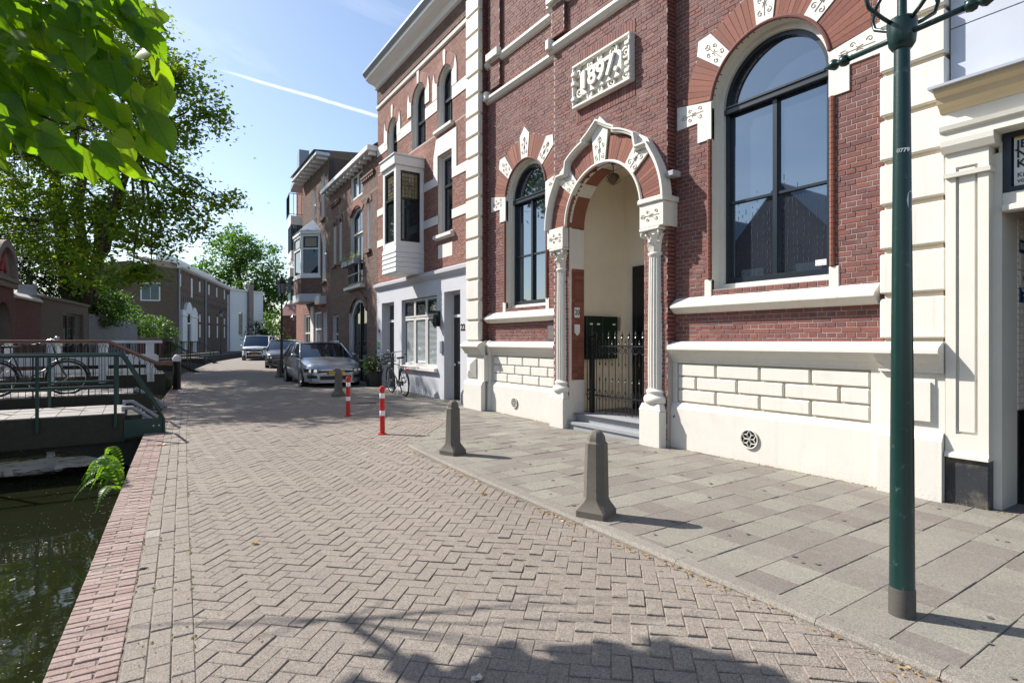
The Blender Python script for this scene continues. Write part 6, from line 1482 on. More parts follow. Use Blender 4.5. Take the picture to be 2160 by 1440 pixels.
def lamp(x, y, z0, h, lab, detail=False, mt=None):
    mt = mt or m_green; t = thing('street_lamp', lab, 'street lamp', (x, y, z0), 0, 'old style lantern posts'); t.rotation_euler = (0, 0, 0)
    m = M(); m.lathe([(.064,-.05), (.063,.16), (.061,.165), (.056,1.0), (.047,2.1), (.038,h-.10)], 20, mi=0); m.build('pole', mt, t, 40)
    if detail:
        m = M(); m.lathe([(.0652,-.05), (.0645,.155), (.0625,.163)], 20); m.build('worn_foot', mat('bare_metal_foot', (.075,.068,.060), .6, 20, .3, .4, 90), t, 40)
        m = M(); m.lathe([(.043,h-.14), (.052,h-.13), (.064,h-.11), (.072,h-.04), (.073,h+.02), (.062,h+.03), (.03,h+.035)], 16); m.build('collar', mt, t, 40)
        m = M(); m.lathe([(.024,h+.03), (.022,h+.26)], 10); m.build('neck', mt, t, 40)
        for i in range(4):
            a = pi/4+pi/2*i+.3; ca, sa = cos(a), sin(a); m = M()
            m.tube([(r*ca, r*sa, h+dz) for r, dz in ((.06,.0), (.12,.03), (.20,.08), (.22,.14), (.19,.21), (.13,.26))], .011, 6); m.build('lantern_arm', mt, t, True)
        m = M(); m.tube([(.03,.30,h-.06), (-.03,-.31,h-.06)], .016, 8); m.build('ladder_bar', mt, t, True)
        for sy in (-1, 1):
            m = M(); m.lathe([(0,-.0), (.03,.01), (.036,.03), (.03,.05), (.014,.06), (.03,.075), (.036,.09), (.02,.12), (0,.15)], 8, axis='y')
            o = m.build('bar_knob', mt, t, True); o.location = (.0+.03*sy, .29*sy, h-.06); o.scale = (1, sy, 1)
        lantern(t, h+.26, 1.55, mt)
        m = M(); m.lathe([(.078,1.92), (.0785,1.93)], 16) if False else None
        st_ = M(); N = 8
        st_.mesh_([(.0465*cos(a), .0465*sin(a), 2.30+dz) for a, dz in [(-1.75+.55*cos(2*pi*k/N), .055*sin(2*pi*k/N)) for k in range(N)]], [tuple(range(N))]); st_.build('round_sticker', flat('pale_sticker', (.55,.55,.58), .5), t)
    else:
        m = M(); m.lathe([(.11,0), (.11,.35), (.085,.45), (.07,.5)], 12); m.build('foot', mt, t, 40)
        m = M(); m.lathe([(.05,h-.14), (.08,h-.1), (.08,h-.04), (.04,h)], 12); m.build('collar', mt, t, 40); lantern(t, h, 1.25, mt)
    if detail:
        a_ = atan2(-1.38, -3.55)+.12; text(t, '0779', (.0435*cos(a_), .0435*sin(a_), 2.575), .030, m_white, .0004, 'painted_number', .001, rot=(pi/2, 0, a_+pi/2))
    return t
lamp(3.545, 1.38, .075, 3.285, 'dark green cast iron lamp post standing on the pavement tiles, seen close up', True)
lamp(5.45, 26.4, .12, 3.55, 'dark lantern post between the silver car and the dark car', mt=m_iron)
lamp(8.2, 71.0, .2, 4.1, 'lantern post on the far bank in front of the brown warehouse', mt=m_iron)
lamp(16.4, 73.0, .1, 4.0, 'distant lantern post beyond the parked cars', mt=m_iron)
# drain grating in the far carriageway
dg_ = thing('drain_grating', 'small iron drain grating in the carriageway by the silver car', 'drain grating', (4.55, 12.9, RZ(4.55, 12.9)+.003))
for i in range(6): m = M(); m.box(-.2+i*.075, -.165+i*.075, -.09, .09, 0, .008); m.build('grate_bar', m_iron, dg_)
# ================================================================ parked cars
m_tyre = mat('tyre', (.012,.012,.013), .8, 20, .1, 0); m_rim = flat('alloy', (.45,.46,.48), .3, .8); m_carglass = glassm('car_glass', (.008,.012,.015), 2.1, .1); m_chrome = flat('chrome', (.75,.76,.78), .12, 1.)
m_plastic = flat('black_plastic', (.012,.012,.013), .55); m_plate = flat('plate_yellow', (.80,.44,.015), .4); m_lens = glassm('headlamp_lens', (.30,.33,.36), 1.7, .1)
m_hlamp = flat('lamp_housing', (.035,.04,.05), .12, .0, .8)
def paint(n, c, metal=.5):
    return flat(n, c, .32, metal, .5, coat=.9)
def car(name, lab, cat, loc, rz, L, Wd, H, belt, hood, cab, pm, plate, van=False, lower=None):
    """x forward from the middle; cab: x of windscreen foot, roof front, roof rear, tail foot"""
    t = thing(name, lab, cat, loc, rz, 'cars parked along the street'); hw = Wd/2; zb = .20; n_ = L/2
    fx_ = lambda y, z=.5: n_-.005-.40*abs(y/hw/.97)**7
    st = []   # stations: x, bottom, top, half width
    xf, xrf, xrr, xt = cab
    tops = [(n_-.005-.40*(w/.97)**7, hood-.20*max(0, 1-.40*(w/.97)**7/.32)**2.2, w) for w in (.40, .62, .72, .79, .85, .90, .935, .965)]+[(n_-.62, hood+(belt-hood)*.28, .985), (xf+.15, belt-.03, .99), (xf-.1, belt, 1.0), (0, belt, 1.0), (xt+.3, belt+.01, .99), (-n_+.30, belt, .97), (-n_+.10, belt-.03, .93), (-n_+.02, belt-.10, .86)]
    vs = []; K = 13
    for x, zt, w in tops:
        w *= hw; b = zb if abs(x) < n_-.3 else zb+.04
        half = [(0,b), (w*.80,b), (w*.95,b+.08), (w,b+.26), (w*.995,(b+zt)/2+.06), (w*.96,zt-.04), (w*.80,zt+.015), (0,zt+.045)]
        ring_ = half+[(-y, z) for y, z in half[-2:0:-1]]; K = len(ring_)
        vs += [(x, y, z) for y, z in ring_]
    N = len(tops); fs = [(i*K+j, i*K+(j+1) % K, (i+1)*K+(j+1) % K, (i+1)*K+j) for i in range(N-1) for j in range(K)]+[tuple(range(K)), tuple(range((N-1)*K, N*K))[::-1]]
    m = M(); m.mesh_(vs, fs); body = m.build('body', pm, t, 55)
    # cabin: dark glass block under a painted roof
    rw = hw*.74 if not van else hw*.86; zr = H
    P = [(xf,hw*.93,belt-.01), (xt,hw*.92,belt-.01), (xrr,rw,zr-.05), (xrf,rw,zr-.05)]
    m = M(); q = [(x,y,z) for x, y, z in P]+[(x,-y,z) for x, y, z in P]
    m.mesh_(q, [(0,1,2,3), (7,6,5,4), (1,5,6,2)]); NB = 8; v = []
    for k in range(NB+1):   # the windscreen bows forward in the middle
        u = -1+2*k/NB; g_ = 1-u*u
        for j in range(4): s_ = j/3; v.append((xf+(xrf-xf)*s_+.13*g_*(1-.35*s_)+.05*sin(pi*s_), u*(hw*.93+(rw-hw*.93)*s_), belt-.01+(zr-.04-belt)*s_+.02*g_*s_))
    m.mesh_(v, [(4*k+j, 4*k+4+j, 4*k+5+j, 4*k+1+j) for k in range(NB) for j in range(3)]); m.build('windows', m_carglass, t, 35)
    m = M(); ov = .03
    A = [(xrf+ov,rw+.015,zr-.055), (xrf-.12,rw+.02,zr-.03), (xrr+.1,rw+.02,zr-.03), (xrr-ov-.02,rw+.01,zr-.06)]; v = []
    for x, w, z in A:
        for k in range(7): u = -1+2*k/6; v.append((x+(.085*(1-u*u) if x > xrf else 0), w*u, z+.05*(1-u*u)))
    m.mesh_(v, [(i*7+k, i*7+k+1, (i+1)*7+k+1, (i+1)*7+k) for i in range(3) for k in range(6)]+[tuple(range(7)), tuple(range(21,28))]); m.build('roof', pm, t, 50)
    m = M()
    for sg in (-1, 1):
        m.tube([(xf+.06,sg*hw*.925,belt-.01), (xrf,sg*(rw+.005),zr-.05)], .035, 6); m.tube([(xrf-.02,sg*(rw+.005),zr-.045), (xrr,sg*(rw+.005),zr-.045)], .03, 6); m.tube([(xt,sg*hw*.91,belt-.01), (xrr,sg*(rw+.0),zr-.05)], .06, 6)
        m.tube([((xf+xt)/2-.1,sg*hw*.935,belt-.01), ((xrf+xrr)/2-.05,sg*(rw+.005),zr-.06)], .035, 6)
        if not van: m.tube([(xt+.75,sg*hw*.93,belt-.01), (xrr+.35,sg*(rw+.003),zr-.06)], .03, 6)
    m.build('pillars', pm, t, True)
    if not van:
        for sg in (-1, 1): m = M(); m.tube([(xrf-.15,sg*(rw-.03),zr-.02), (xrf-.25,sg*(rw-.03),zr+.035), (xrr+.2,sg*(rw-.03),zr+.035), (xrr+.1,sg*(rw-.03),zr-.02)], .014, 6); m.build('roof_rail', m_chrome, t, True)
    # wheels
    for wx in (n_-.86, -n_+.86):
        for sg in (-1, 1):
            w = ob('wheel', None, t, (wx, sg*(hw-.10), .315), (0,0,0 if sg > 0 else pi))
            m = M(); m.lathe([(.20,-.10), (.30,-.10), (.315,-.07), (.315,.07), (.30,.105), (.215,.105), (.205,.07)], 24, axis='y'); m.build('tyre', m_tyre, w, 40)
            m = M(); m.lathe([(0,.085), (.05,.088), (.055,.075)], 10, axis='y'); m.lathe([(.19,.05), (.205,.095), (.215,.10)], 24, axis='y')
            for k in range(7): a = 2*pi*k/7; m.tube([(.04*cos(a),.08,.04*sin(a)), (.20*cos(a),.085,.20*sin(a))], .02, 5)
            m.build('rim', m_rim, w, 40); m = M(); m.lathe([(0,.03), (.205,.03)], 16, axis='y'); m.build('brake_disc', m_plastic, w)
            m = M(); arcP = [(wx+.37*cos(pi*k/12), .315+.37*sin(pi*k/12)) for k in range(13)]; m.prism(arcP, sg*(hw-.22), sg*(hw-.004)); m.build('wheel_arch', m_plastic, t)
    def wrap(y0, y1, zl, zh, off, nm, mt, par=t, n=10):
        m = M(); v = []
        for k in range(n+1):
            y = y0+(y1-y0)*k/n
            for z in (zl(y) if callable(zl) else zl, zh(y) if callable(zh) else zh): v += [(fx_(y, z)+off, y, z), (fx_(y, z)-.12, y, z)]
        m.mesh_(v, [(4*k, 4*k+4, 4*k+6, 4*k+2) for k in range(n)]+[(4*k+2, 4*k+6, 4*k+7, 4*k+3) for k in range(n)]+[(4*k, 4*k+1, 4*k+5, 4*k+4) for k in range(n)]+[(0,2,3,1), (4*n,4*n+1,4*n+3,4*n+2)]); return m.build(nm, mt, par)
    zh = hood-.13
    wrap(-hw*.95, hw*.95, zb+.06, hood-.30, .0, 'bumper', lower or pm)
    wrap(-hw*.60, hw*.60, hood-.28, hood-.19, .012, 'grille', m_plastic)
    for z in (hood-.28, hood-.195): wrap(-hw*.60, hw*.60, z, z+.010, .018, 'grille_trim', m_chrome)
    for sg in (-1, 1):
        hl = wrap(sg*hw*.58, sg*hw*.965, lambda y: hood-.29+.05*abs(y)/hw, lambda y: hood-.19+.055*abs(y)/hw, .016, 'headlight', m_hlamp)
        for yy in (.68, .82):
            m = M(); y_ = sg*hw*yy; m.lathe([(0,0), (.045,.004), (.055,.018)], 12, (fx_(y_)+.014, y_, hood-.205), axis='x'); m.build('reflector', m_chrome, hl)
        wrap(sg*hw*.62, sg*hw*.90, zb+.17, zb+.26, .012, 'fog_light', m_plastic)
        m = M(); m.lathe([(0,-.09), (.05,-.08), (.09,-.02), (.085,.04), (.05,.07), (0,.08)], 10); mr = m.build('wing_mirror', pm, t, True); mr.location = (xf-.25, sg*(hw+.07), belt+.07); mr.scale = (.75, 1.1, .85)
        m = M(); m.box((xf+xt)/2+.25, (xf+xt)/2+.45, sg*(hw*.99)-.02, sg*(hw*.99)+.02, belt-.13, belt-.10, .006); m.build('door_handle', pm, t)
    wrap(-hw*.52, hw*.52, zb+.12, zb+.24, .012, 'lower_intake', m_plastic); wrap(-hw*.85, hw*.85, zb+.03, zb+.045, .025, 'bumper_strip', m_chrome if not lower else m_plastic)
    m = M(); pz = zb+.27; m.box(n_-.01, n_+.025, -.26, .26, pz, pz+.11, .004); pl = m.build('number_plate', m_plate, t)
    text(pl, plate, (n_+.026, -.02, pz+.055), .095, m_black, .0006, 'plate_lettering', .001, rot=(pi/2,0,pi/2), sx=.9)
    m = M(); m.box(n_+.0255, n_+.027, -.26, -.215, pz+.004, pz+.106); m.build('plate_band', flat('plate_blue', (.02,.08,.35)), pl)
    return t, fx_, n_, hood
def badge(t, x, z, r):
    b = ob('badge', None, t, (x, 0, z))
    m = M(); m.lathe([(0,0), (r,0), (r,.012), (0,.012)], 20, axis='x'); m.build('badge_disc', flat('badge_dark', (.05,.06,.08), .3), b)
    m = M(); m.tube([(.014, r*cos(2*pi*k/20), r*sin(2*pi*k/20)) for k in range(20)], .007, 5, True)
    for L_ in ([(-.42,.80), (0,.10), (.42,.80)], [(-.80,.45), (-.42,-.75), (0,.02), (.42,-.75), (.80,.45)]): m.tube([(.016, y*r*.95, q*r*.95) for y, q in L_], .007, 5)
    m.build('badge_letters', m_chrome, b)
yg = radians(-90-3)
t, f_, n_, hd = car('parked_estate_car', 'silver grey estate car parked facing the camera by the tall double door', 'car', (5.32, 19.75, .10), yg, 4.5, 1.80, 1.47, .98, .80, (.98, .20, -1.50, -2.05), paint('silver_blue_paint', (.33,.36,.40), .55), '61-ZKX-5')
badge(t, n_+.01, hd-.21, .07)
t2, f2, n2, h2 = car('parked_family_car', 'dark grey family car parked behind the lantern post', 'car', (7.0, 33.4, .10), yg-radians(9), 4.45, 1.80, 1.58, 1.04, .86, (1.12, .35, -1.6, -2.0), paint('dark_grey_paint', (.10,.11,.13), .5), '47-TZP-8')
t3, f3, n3, h3 = car('parked_van', 'white delivery van with black bumper and bull bar parked farthest up the street', 'van', (8.2, 47.6, .10), yg-radians(15), 4.9, 1.90, 1.95, 1.12, 1.10, (1.75, 1.05, -2.25, -2.35), paint('van_white', (.72,.74,.76), .0), '2-VKR-31', True, m_plastic)
badge(t3, n3+.01, h3-.22, .09)
m = M(); m.tube([(n3+.12,-.55,.30), (n3+.12,-.50,.72), (n3+.12,.50,.72), (n3+.12,.55,.30)], .035, 8); m.tube([(n3+.12,-.53,.45), (n3+.12,.53,.45)], .03, 8); m.build('bull_bar', m_chrome, t3, True)
# ================================================================ bicycles
m_bframe = flat('bicycle_black', (.012,.012,.014), .3, .0, .5, coat=.5); m_steel = flat('bicycle_steel', (.45,.45,.47), .25, .9)
def bicycle(name, lab, loc, rz, crate=False, lean=0.):
    t = thing(name, lab, 'bicycle', loc, rz); t.rotation_euler = (lean, 0, rz); R = .345
    for wx in (-.56, .56):
        w = ob('wheel', None, t, (wx, 0, R))
        m = M(); m.tube([(R*cos(2*pi*k/36), 0, R*sin(2*pi*k/36)) for k in range(36)], .019, 6, True); m.build('tyre', m_tyre, w, True)
        m = M(); m.tube([((R-.028)*cos(2*pi*k/36), 0, (R-.028)*sin(2*pi*k/36)) for k in range(36)], .011, 5, True)
        for k in range(18): a = 2*pi*k/18; m.tube([(.03*cos(a+.6),.02*(-1)**k,.03*sin(a+.6)), ((R-.03)*cos(a),0,(R-.03)*sin(a))], .0016, 3)
        m.tube([(0,-.05,0), (0,.05,0)], .022, 8); m.build('rim', m_steel, w, True)
        m = M(); m.tube([(wx+(R+.045)*cos(a), 0, R+(R+.045)*sin(a)) for a in [radians(20 if wx < 0 else -15)+radians(150)*k/14+(radians(15) if wx < 0 else radians(15)) for k in range(15)]], .018, 5); m.build('mudguard', m_bframe, t, True)
    m = M(); bb, st_, hd_, hb = (-.12,0,.30), (-.28,0,.80), (.36,0,.86), (.42,0,.66)
    for a, b, r in ((bb,st_,.016), (bb,hb,.018), (st_,(.37,0,.82),.015), (hb,(.34,0,.98),.018), (bb,(-.56,.05,R),.010), (bb,(-.56,-.05,R),.010), (st_,(-.56,.05,R),.008), (st_,(-.56,-.05,R),.008), ((.42,.05,.66),(.56,.05,R),.011), ((.42,-.05,.66),(.56,-.05,R),.011)): m.tube([a, b], r, 6)
    m.build('frame', m_bframe, t, True)
    m = M(); m.tube([st_, (-.33,0,.96)], .012, 6); m.build('seat_post', m_steel, t)
    m = M(); m.mesh_([(-.46,-.10,.97), (-.46,.10,.97), (-.30,.06,.98), (-.16,.02,.97), (-.16,-.02,.97), (-.30,-.06,.98), (-.46,-.09,1.02), (-.46,.09,1.02), (-.30,.05,1.01), (-.16,.015,1.0), (-.16,-.015,1.0), (-.30,-.05,1.01)], [(0,1,2,3,4,5), (6,11,10,9,8,7)]+[(i, 6+i, 6+(i+1) % 6, (i+1) % 6) for i in range(6)]); m.build('saddle', m_plastic, t)
    m = M(); m.tube([(.34,0,.98), (.32,0,1.10), (.36,.10,1.12), (.30,.28,1.13), (.08,.30,1.06)], .012, 6); m.tube([(.32,0,1.10), (.36,-.10,1.12), (.30,-.28,1.13), (.08,-.30,1.06)], .012, 6); m.lathe([(0,1.12), (.04,1.14), (.05,1.18), (.03,1.2), (0,1.21)], 8, (.40, .05, 0)); m.build('handlebar', m_steel, t, True)
    for sy in (-1, 1): m = M(); m.tube([(.14,sy*.298,1.08), (.02,sy*.302,1.045)], .018, 6); m.build('grip', m_plastic, t, True)
    m = M(); m.lathe([(0,-.03), (.095,-.02), (.1,.02), (0,.03)], 16, bb, axis='y'); m.tube([bb, (-.02,.09,.16)], .01, 5); m.tube([bb, (-.22,-.09,.44)], .01, 5); m.box(-.06, .02, .06, .15, .145, .17); m.box(-.26, -.18, -.15, -.06, .43, .455); m.box(-.60, -.05, .03, .055, .27, .40, .01); m.build('crankset', m_bframe, t, 40)
    m = M()
    for y in (-.07, 0, .07): m.tube([(-.30,y,.76), (-.85,y,.76)], .007, 5)
    m.tube([(-.60,.07,.76), (-.56,.06,R)], .007, 5); m.tube([(-.60,-.07,.76), (-.56,-.06,R)], .007, 5); m.build('luggage_rack', m_bframe, t)
    m = M(); m.lathe([(0,.0), (.05,.01), (.06,.05), (.05,.08)], 10, (.46, 0, .80), axis='x'); m.build('headlamp', m_steel, t, 40)
    m = M(); m.box(-.90, -.87, -.05, .05, .66, .72, .006); m.build('rear_reflector', flat('rear_red', (.45,.02,.02), .3), t)
    m = M(); m.tube([(-.30,.06,.30), (-.36,.16,.02)], .009, 5); m.build('kickstand', m_steel, t)
    if crate:
        m = M()
        for z in (.86, .97, 1.08):
            m.tube([(.46,-.16,z), (.72,-.16,z), (.72,.16,z), (.46,.16,z)], .008, 4, True)
        for x in (.46, .59, .72):
            for y in (-.16, 0, .16): m.tube([(x,y,.86), (x,y,1.08)], .006, 4)
        m.build('wire_basket', m_bframe, t)
    return t
bicycle('parked_bicycle', 'black city bicycle with front basket leaning by the grey house doorway', (5.95, 14.35, .18), radians(86), True, radians(-5))
bicycle('bridge_bicycle', 'black dutch bicycle parked lengthwise on the brown railed footbridge', (-1.72, 14.98, .50), radians(2), False, radians(4))
# plant pot by the double door
pp = thing('potted_shrub', 'dark square planter with an untidy shrub beside the tall double door', 'plant pot', (6.28, 17.15, .17))
m = M(); m.mesh_([(-.16,-.16,0), (.16,-.16,0), (.16,.16,0), (-.16,.16,0), (-.22,-.22,.5), (.22,-.22,.5), (.22,.22,.5), (-.22,.22,.5)], [(0,1,5,4), (1,2,6,5), (2,3,7,6), (3,0,4,7), (4,5,6,7)]); m.build('planter', m_plastic, pp)
# ================================================================ vegetation
import numpy as np
def at(px, py, d):
    """point at depth d metres along the street camera's axis for a place in the 2160-wide photograph (used to survey positions)"""
    u, v = (px-1080)/1185, (721-py)/1185
    return Vector((0,0,1.6))+FW*d+RT*(u*d)+Vector((0,0,v*d))
def foliage(name, pts, size, mt, parent, seed=1, tilt=.9, aspect=.62, droop=.25):
    """many folded leaf blades at the given points (one mesh)"""
    r = np.random.default_rng(seed); P = np.asarray(pts, dtype=np.float64); n = len(P)
    a = r.uniform(0, 2*pi, n); el = r.normal(-droop, .45, n); L = size*r.uniform(.6, 1.25, n)
    d = np.stack([np.cos(a)*np.cos(el), np.sin(a)*np.cos(el), np.sin(el)], 1)
    up = np.stack([r.normal(0, tilt*.6, n), r.normal(0, tilt*.6, n), np.ones(n)], 1); s = np.cross(d, up); s /= np.linalg.norm(s, axis=1)[:,None]+1e-9; nrm = np.cross(s, d)
    w = L*aspect*.5
    v = np.stack([P, P+d*(L*.5)[:,None]+s*w[:,None]+nrm*(L*.10)[:,None], P+d*L[:,None], P+d*(L*.5)[:,None]-s*w[:,None]+nrm*(L*.10)[:,None]], 1).reshape(-1,3)
    k = np.arange(n)*4
    f = np.stack([k, k+1, k+2, k, k+2, k+3], 1).reshape(-1)
    me = bpy.data.meshes.new(name); me.vertices.add(4*n); me.vertices.foreach_set('co', v.astype(np.float32).ravel())
    me.loops.add(6*n); me.loops.foreach_set('vertex_index', f.astype(np.int32)); me.polygons.add(2*n); me.polygons.foreach_set('loop_start', (np.arange(2*n)*3).astype(np.int32))
    me.update(calc_edges=True); me.materials.append(mt)
    rn = np.repeat(r.uniform(0, 1, n), 2).astype(np.float32); atb = me.attributes.new('rnd', 'FLOAT', 'FACE'); atb.data.foreach_set('value', rn)
    return ob(name, me, parent)
def lobes_to_points(lobes, per, crad, seed, flatz=.8, dens=1.):
    """clump centres near the surface of each lobe, then leaves round each clump; returns leaves and clump centres"""
    r = np.random.default_rng(seed); pts = []; cl = []
    for c, R in lobes:
        n = max(3, int(dens*9*R*R))
        d = r.normal(size=(n,3)); d /= np.linalg.norm(d, axis=1)[:,None]; q = R*r.uniform(.35, 1.05, n)**.6
        C = np.array(c)+d*q[:,None]*np.array([1,1,flatz]); cl.append(C)
        for p in C:
            k = int(per*r.uniform(.4, 1.5)); o = r.normal(size=(k,3))*np.array([crad, crad, crad*.45])*r.uniform(.6, 1.3)
            o[:,2] -= .25*np.hypot(o[:,0], o[:,1])
            pts.append(p+o)
    return np.concatenate(pts), np.concatenate(cl)
def limb(m, a, b, r0, r1, rng, n=7, sag=.08, k=7):
    a, b = Vector(a), Vector(b); L = (b-a).length; P = []
    o = Vector((rng.uniform(-1,1), rng.uniform(-1,1), rng.uniform(.2,1)))*L*sag
    for i in range(n+1):
        t = i/n; P.append(a.lerp(b, t)+o*sin(pi*t)+Vector((rng.uniform(-1,1), rng.uniform(-1,1), rng.uniform(-1,1)))*L*.015*(0 < i < n))
    m.tube(P, [r0+(r1-r0)*i/n for i in range(n+1)], k); return P
m_bark = mat('bark', (.055,.042,.032), .9, 12, .3, .8, 40)
m_leafA = leafm('garden_tree_leaf', [(.046,.088,.018), (.064,.112,.020), (.082,.132,.022), (.054,.100,.020), (.105,.15,.024), (.12,.145,.022)], .58)
m_leafD = leafm('dark_leaf', [(.014,.030,.009), (.020,.042,.011), (.028,.055,.013), (.018,.036,.011)], .35)
m_leafC = leafm('far_tree_leaf', [(.030,.075,.022), (.042,.10,.026), (.055,.12,.03), (.035,.085,.024)], .45)
m_leafS = leafm('shrub_leaf', [(.022,.055,.012), (.035,.085,.018), (.05,.11,.022), (.028,.065,.014)], .4)
def tree(name, label, group, base, forks, lobes, trunk_r, mt, size, per, crad, seed, dens=1., flatz=.8, twigs=True):
    t = thing(name, label, 'tree', tuple(base), 0, group); rng = random.Random(seed); B = Vector(base)
    L = [((Vector(c)-B)[:], R) for c, R in lobes]
    pts, cl = lobes_to_points(L, per, crad, seed, flatz, dens)
    m = M(); F = []
    for f, r_ in forks:
        fp = Vector(f)-B; P = limb(m, (rng.uniform(-.15,.15), rng.uniform(-.15,.15), -.3), fp, trunk_r*r_, trunk_r*r_*.55, rng, 9, .03, 9); F.append(fp)
    m.build('trunk', m_bark, t, True)
    m = M(); nodes = []
    for c, R in L:
        f = min(F, key=lambda q: (q-Vector(c)).length); P = limb(m, f, c, trunk_r*.20, .022, rng, 8, .07, 6); nodes += P[3:]
    for p in (cl if twigs else cl[::3]):
        p = Vector(p); q = min(nodes, key=lambda z: (z-p).length_squared); limb(m, q, p, .018, .007, rng, 3, .06, 4)
    m.build('limbs', m_bark, t, True)
    foliage('crown', pts, size, mt, t, seed)
    return t
LA = [(250,120,105,26), (330,170,80,25), (380,160,46,25), (425,215,48,25), (440,250,26,25), (375,285,55,25), (300,290,90,26), (205,270,120,27), (90,230,130,28), (10,330,110,28), (120,370,120,29), (230,400,95,28), (330,390,65,26), (420,420,58,26), (478,425,34,25), (370,455,52,26), (440,480,30,25.5), (300,480,70,26), (190,480,100,28), (90,470,90,28), (320,560,40,25), (270,590,55,25.5), (210,570,60,26), (40,120,130,28), (310,70,80,27), (150,60,110,27), (345,500,42,25.5), (140,560,60,27)]
lobA = [(at(x, y, d), r*d/1185) for x, y, r, d in LA]
tree('garden_tree', 'large spreading garden tree leaning over the canal from behind the brick shed', 'garden trees on the far bank', at(146, 668, 33)-Vector((0,0,2.6)),
     [(at(112, 340, 31), 1.0), (at(215, 430, 30), .95), (at(160, 250, 29.5), .8), (at(290, 320, 27.5), .55)], lobA, .46, m_leafA, .235, 54, .40, 5, .9)
lobB = [((-4.6,24.5,10.5), 1.9), ((-3.6,20.9,8.5), 1.3), ((-5.4,27.8,12), 2.1), ((-4.4,26.2,13.6), 2.2), ((-5.2,29,15), 2.2), ((-3.9,22.6,11.6), 1.4), ((-5.6,31,14), 2.2), ((-2.9,22.0,9.6), 1.1)]
tree('garden_tree', 'garden tree standing beside the gateway mostly past the edge of view', 'garden trees on the far bank', (-7.2, 23.5, .1), [((-6.8,23.4,6.5), 1.), ((-6.2,25,9), .7)], lobB, .4, m_leafA, .22, 46, .40, 9)
lobE = [(at(40,560,29), 2.0), (at(0,500,29), 2.2), (at(90,590,30), 1.8), (at(60,470,31), 2.2), (at(130,620,31), 1.6), (at(-40,590,27), 1.8), (at(185,640,32), 1.3), (at(160,540,32), 1.8)]
tree('dark_evergreen', 'dark dense evergreen growing behind the red brick garden wall', None, at(60, 650, 30.5)-Vector((0,0,1.4)), [(at(60, 580, 30.5), 1.)], lobE, .25, m_leafD, .19, 46, .36, 13, 1.2)
LC = [(505,520,45), (470,545,42), (545,545,45), (580,590,38), (440,565,28), (520,580,55), (570,640,42), (490,500,34), (600,620,25), (540,620,50), (470,600,35), (560,690,30)]
tree('far_tree', 'broad bright green tree rising beyond the warehouse roof at the bend', None, at(512, 700, 100)-Vector((0,0,2)), [(at(500, 560, 100), 1.0), (at(540, 590, 99), .8)], [(at(x, y, 98+(i % 3)*2), r*98/1185) for i, (x, y, r) in enumerate(LC)], .6, m_leafC, .62, 40, .95, 17, .24)
def shrub(name, label, base, lobes, mt, size, per, crad, seed, dens=1.6, cat='shrub'):
    t = thing(name, label, cat, tuple(base)); B = Vector(base); L = [((Vector(c)-B)[:], R) for c, R in lobes]; pts, cl = lobes_to_points(L, per, crad, seed, .85, dens); rng = random.Random(seed); m = M()
    for c, R in L: limb(m, (rng.uniform(-.2,.2), rng.uniform(-.2,.2), 0), c, .05, .02, rng, 5, .05, 5)
    m.build('stems', m_bark, t, True); foliage('foliage', pts, size, mt, t, seed); return t
shrub('hanging_ivy', 'dark ivy hanging in a thick mass over the grey boundary wall', (-1.2, 42, 3.0), [(at(x, y, d), r*d/1185) for x, y, r, d in ((190,625,32,32), (225,635,36,33), (255,645,32,34), (215,665,26,32.5), (170,640,26,31), (245,670,24,33.5), (275,660,22,35), (200,600,30,33))], m_leafS, .17, 44, .30, 23, 2.2, 'ivy')
shrub('round_shrub', 'round glossy green shrub bulging over the low wall before the warehouse', at(325, 735, 47)-Vector((0,0,.8)), [(at(x, y, d), r*d/1185) for x, y, r, d in ((320,690,34,47), (345,705,28,48), (300,675,26,46), (335,730,30,47), (300,715,28,46), (280,690,20,45), (360,725,16,48))], m_leafS, .22, 44, .36, 29, 1.3)
shrub('dark_bush', 'dark shaggy bush at the bend beside the white house', at(560, 735, 76)-Vector((0,0,.9)), [(at(x, y, 76), r*76/1185) for x, y, r in ((555,690,22), (575,705,24), (545,715,20), (585,725,18), (565,725,24), (600,735,14))], m_leafD, .34, 40, .55, 31, .7)
shrub('leafy_bush', 'small light green bush on the pavement behind the silver car roof', at(621, 745, 36)-Vector((0,0,.8)), [(at(x, y, 36), r*36/1185) for x, y, r in ((618,722,9), (626,716,8), (622,733,10))], leafm('light_leaf', [(.07,.15,.02), (.10,.19,.03), (.06,.13,.02)], .45), .17, 40, .16, 37, 6.)
pts = np.random.default_rng(3).normal(size=(500,3))*np.array([.17,.17,.16])+np.array([0,0,.68]); foliage('shrub', pts, .09, m_leafD, pp, 3)
# wooded gardens far behind the houses, read as one mass
rw_ = random.Random(41); LW_ = []
for i in range(26):
    x = 60+i*24; d = 130+rw_.uniform(-6, 6); LW_.append((at(x, 690-rw_.uniform(-8, 22), d)[:], rw_.uniform(3, 5)))
pts, cl = lobes_to_points(LW_, 26, 1.3, 43, .8, .10); o = foliage('distant_trees', pts, .9, m_leafC, None, 43); o['kind'] = 'stuff'
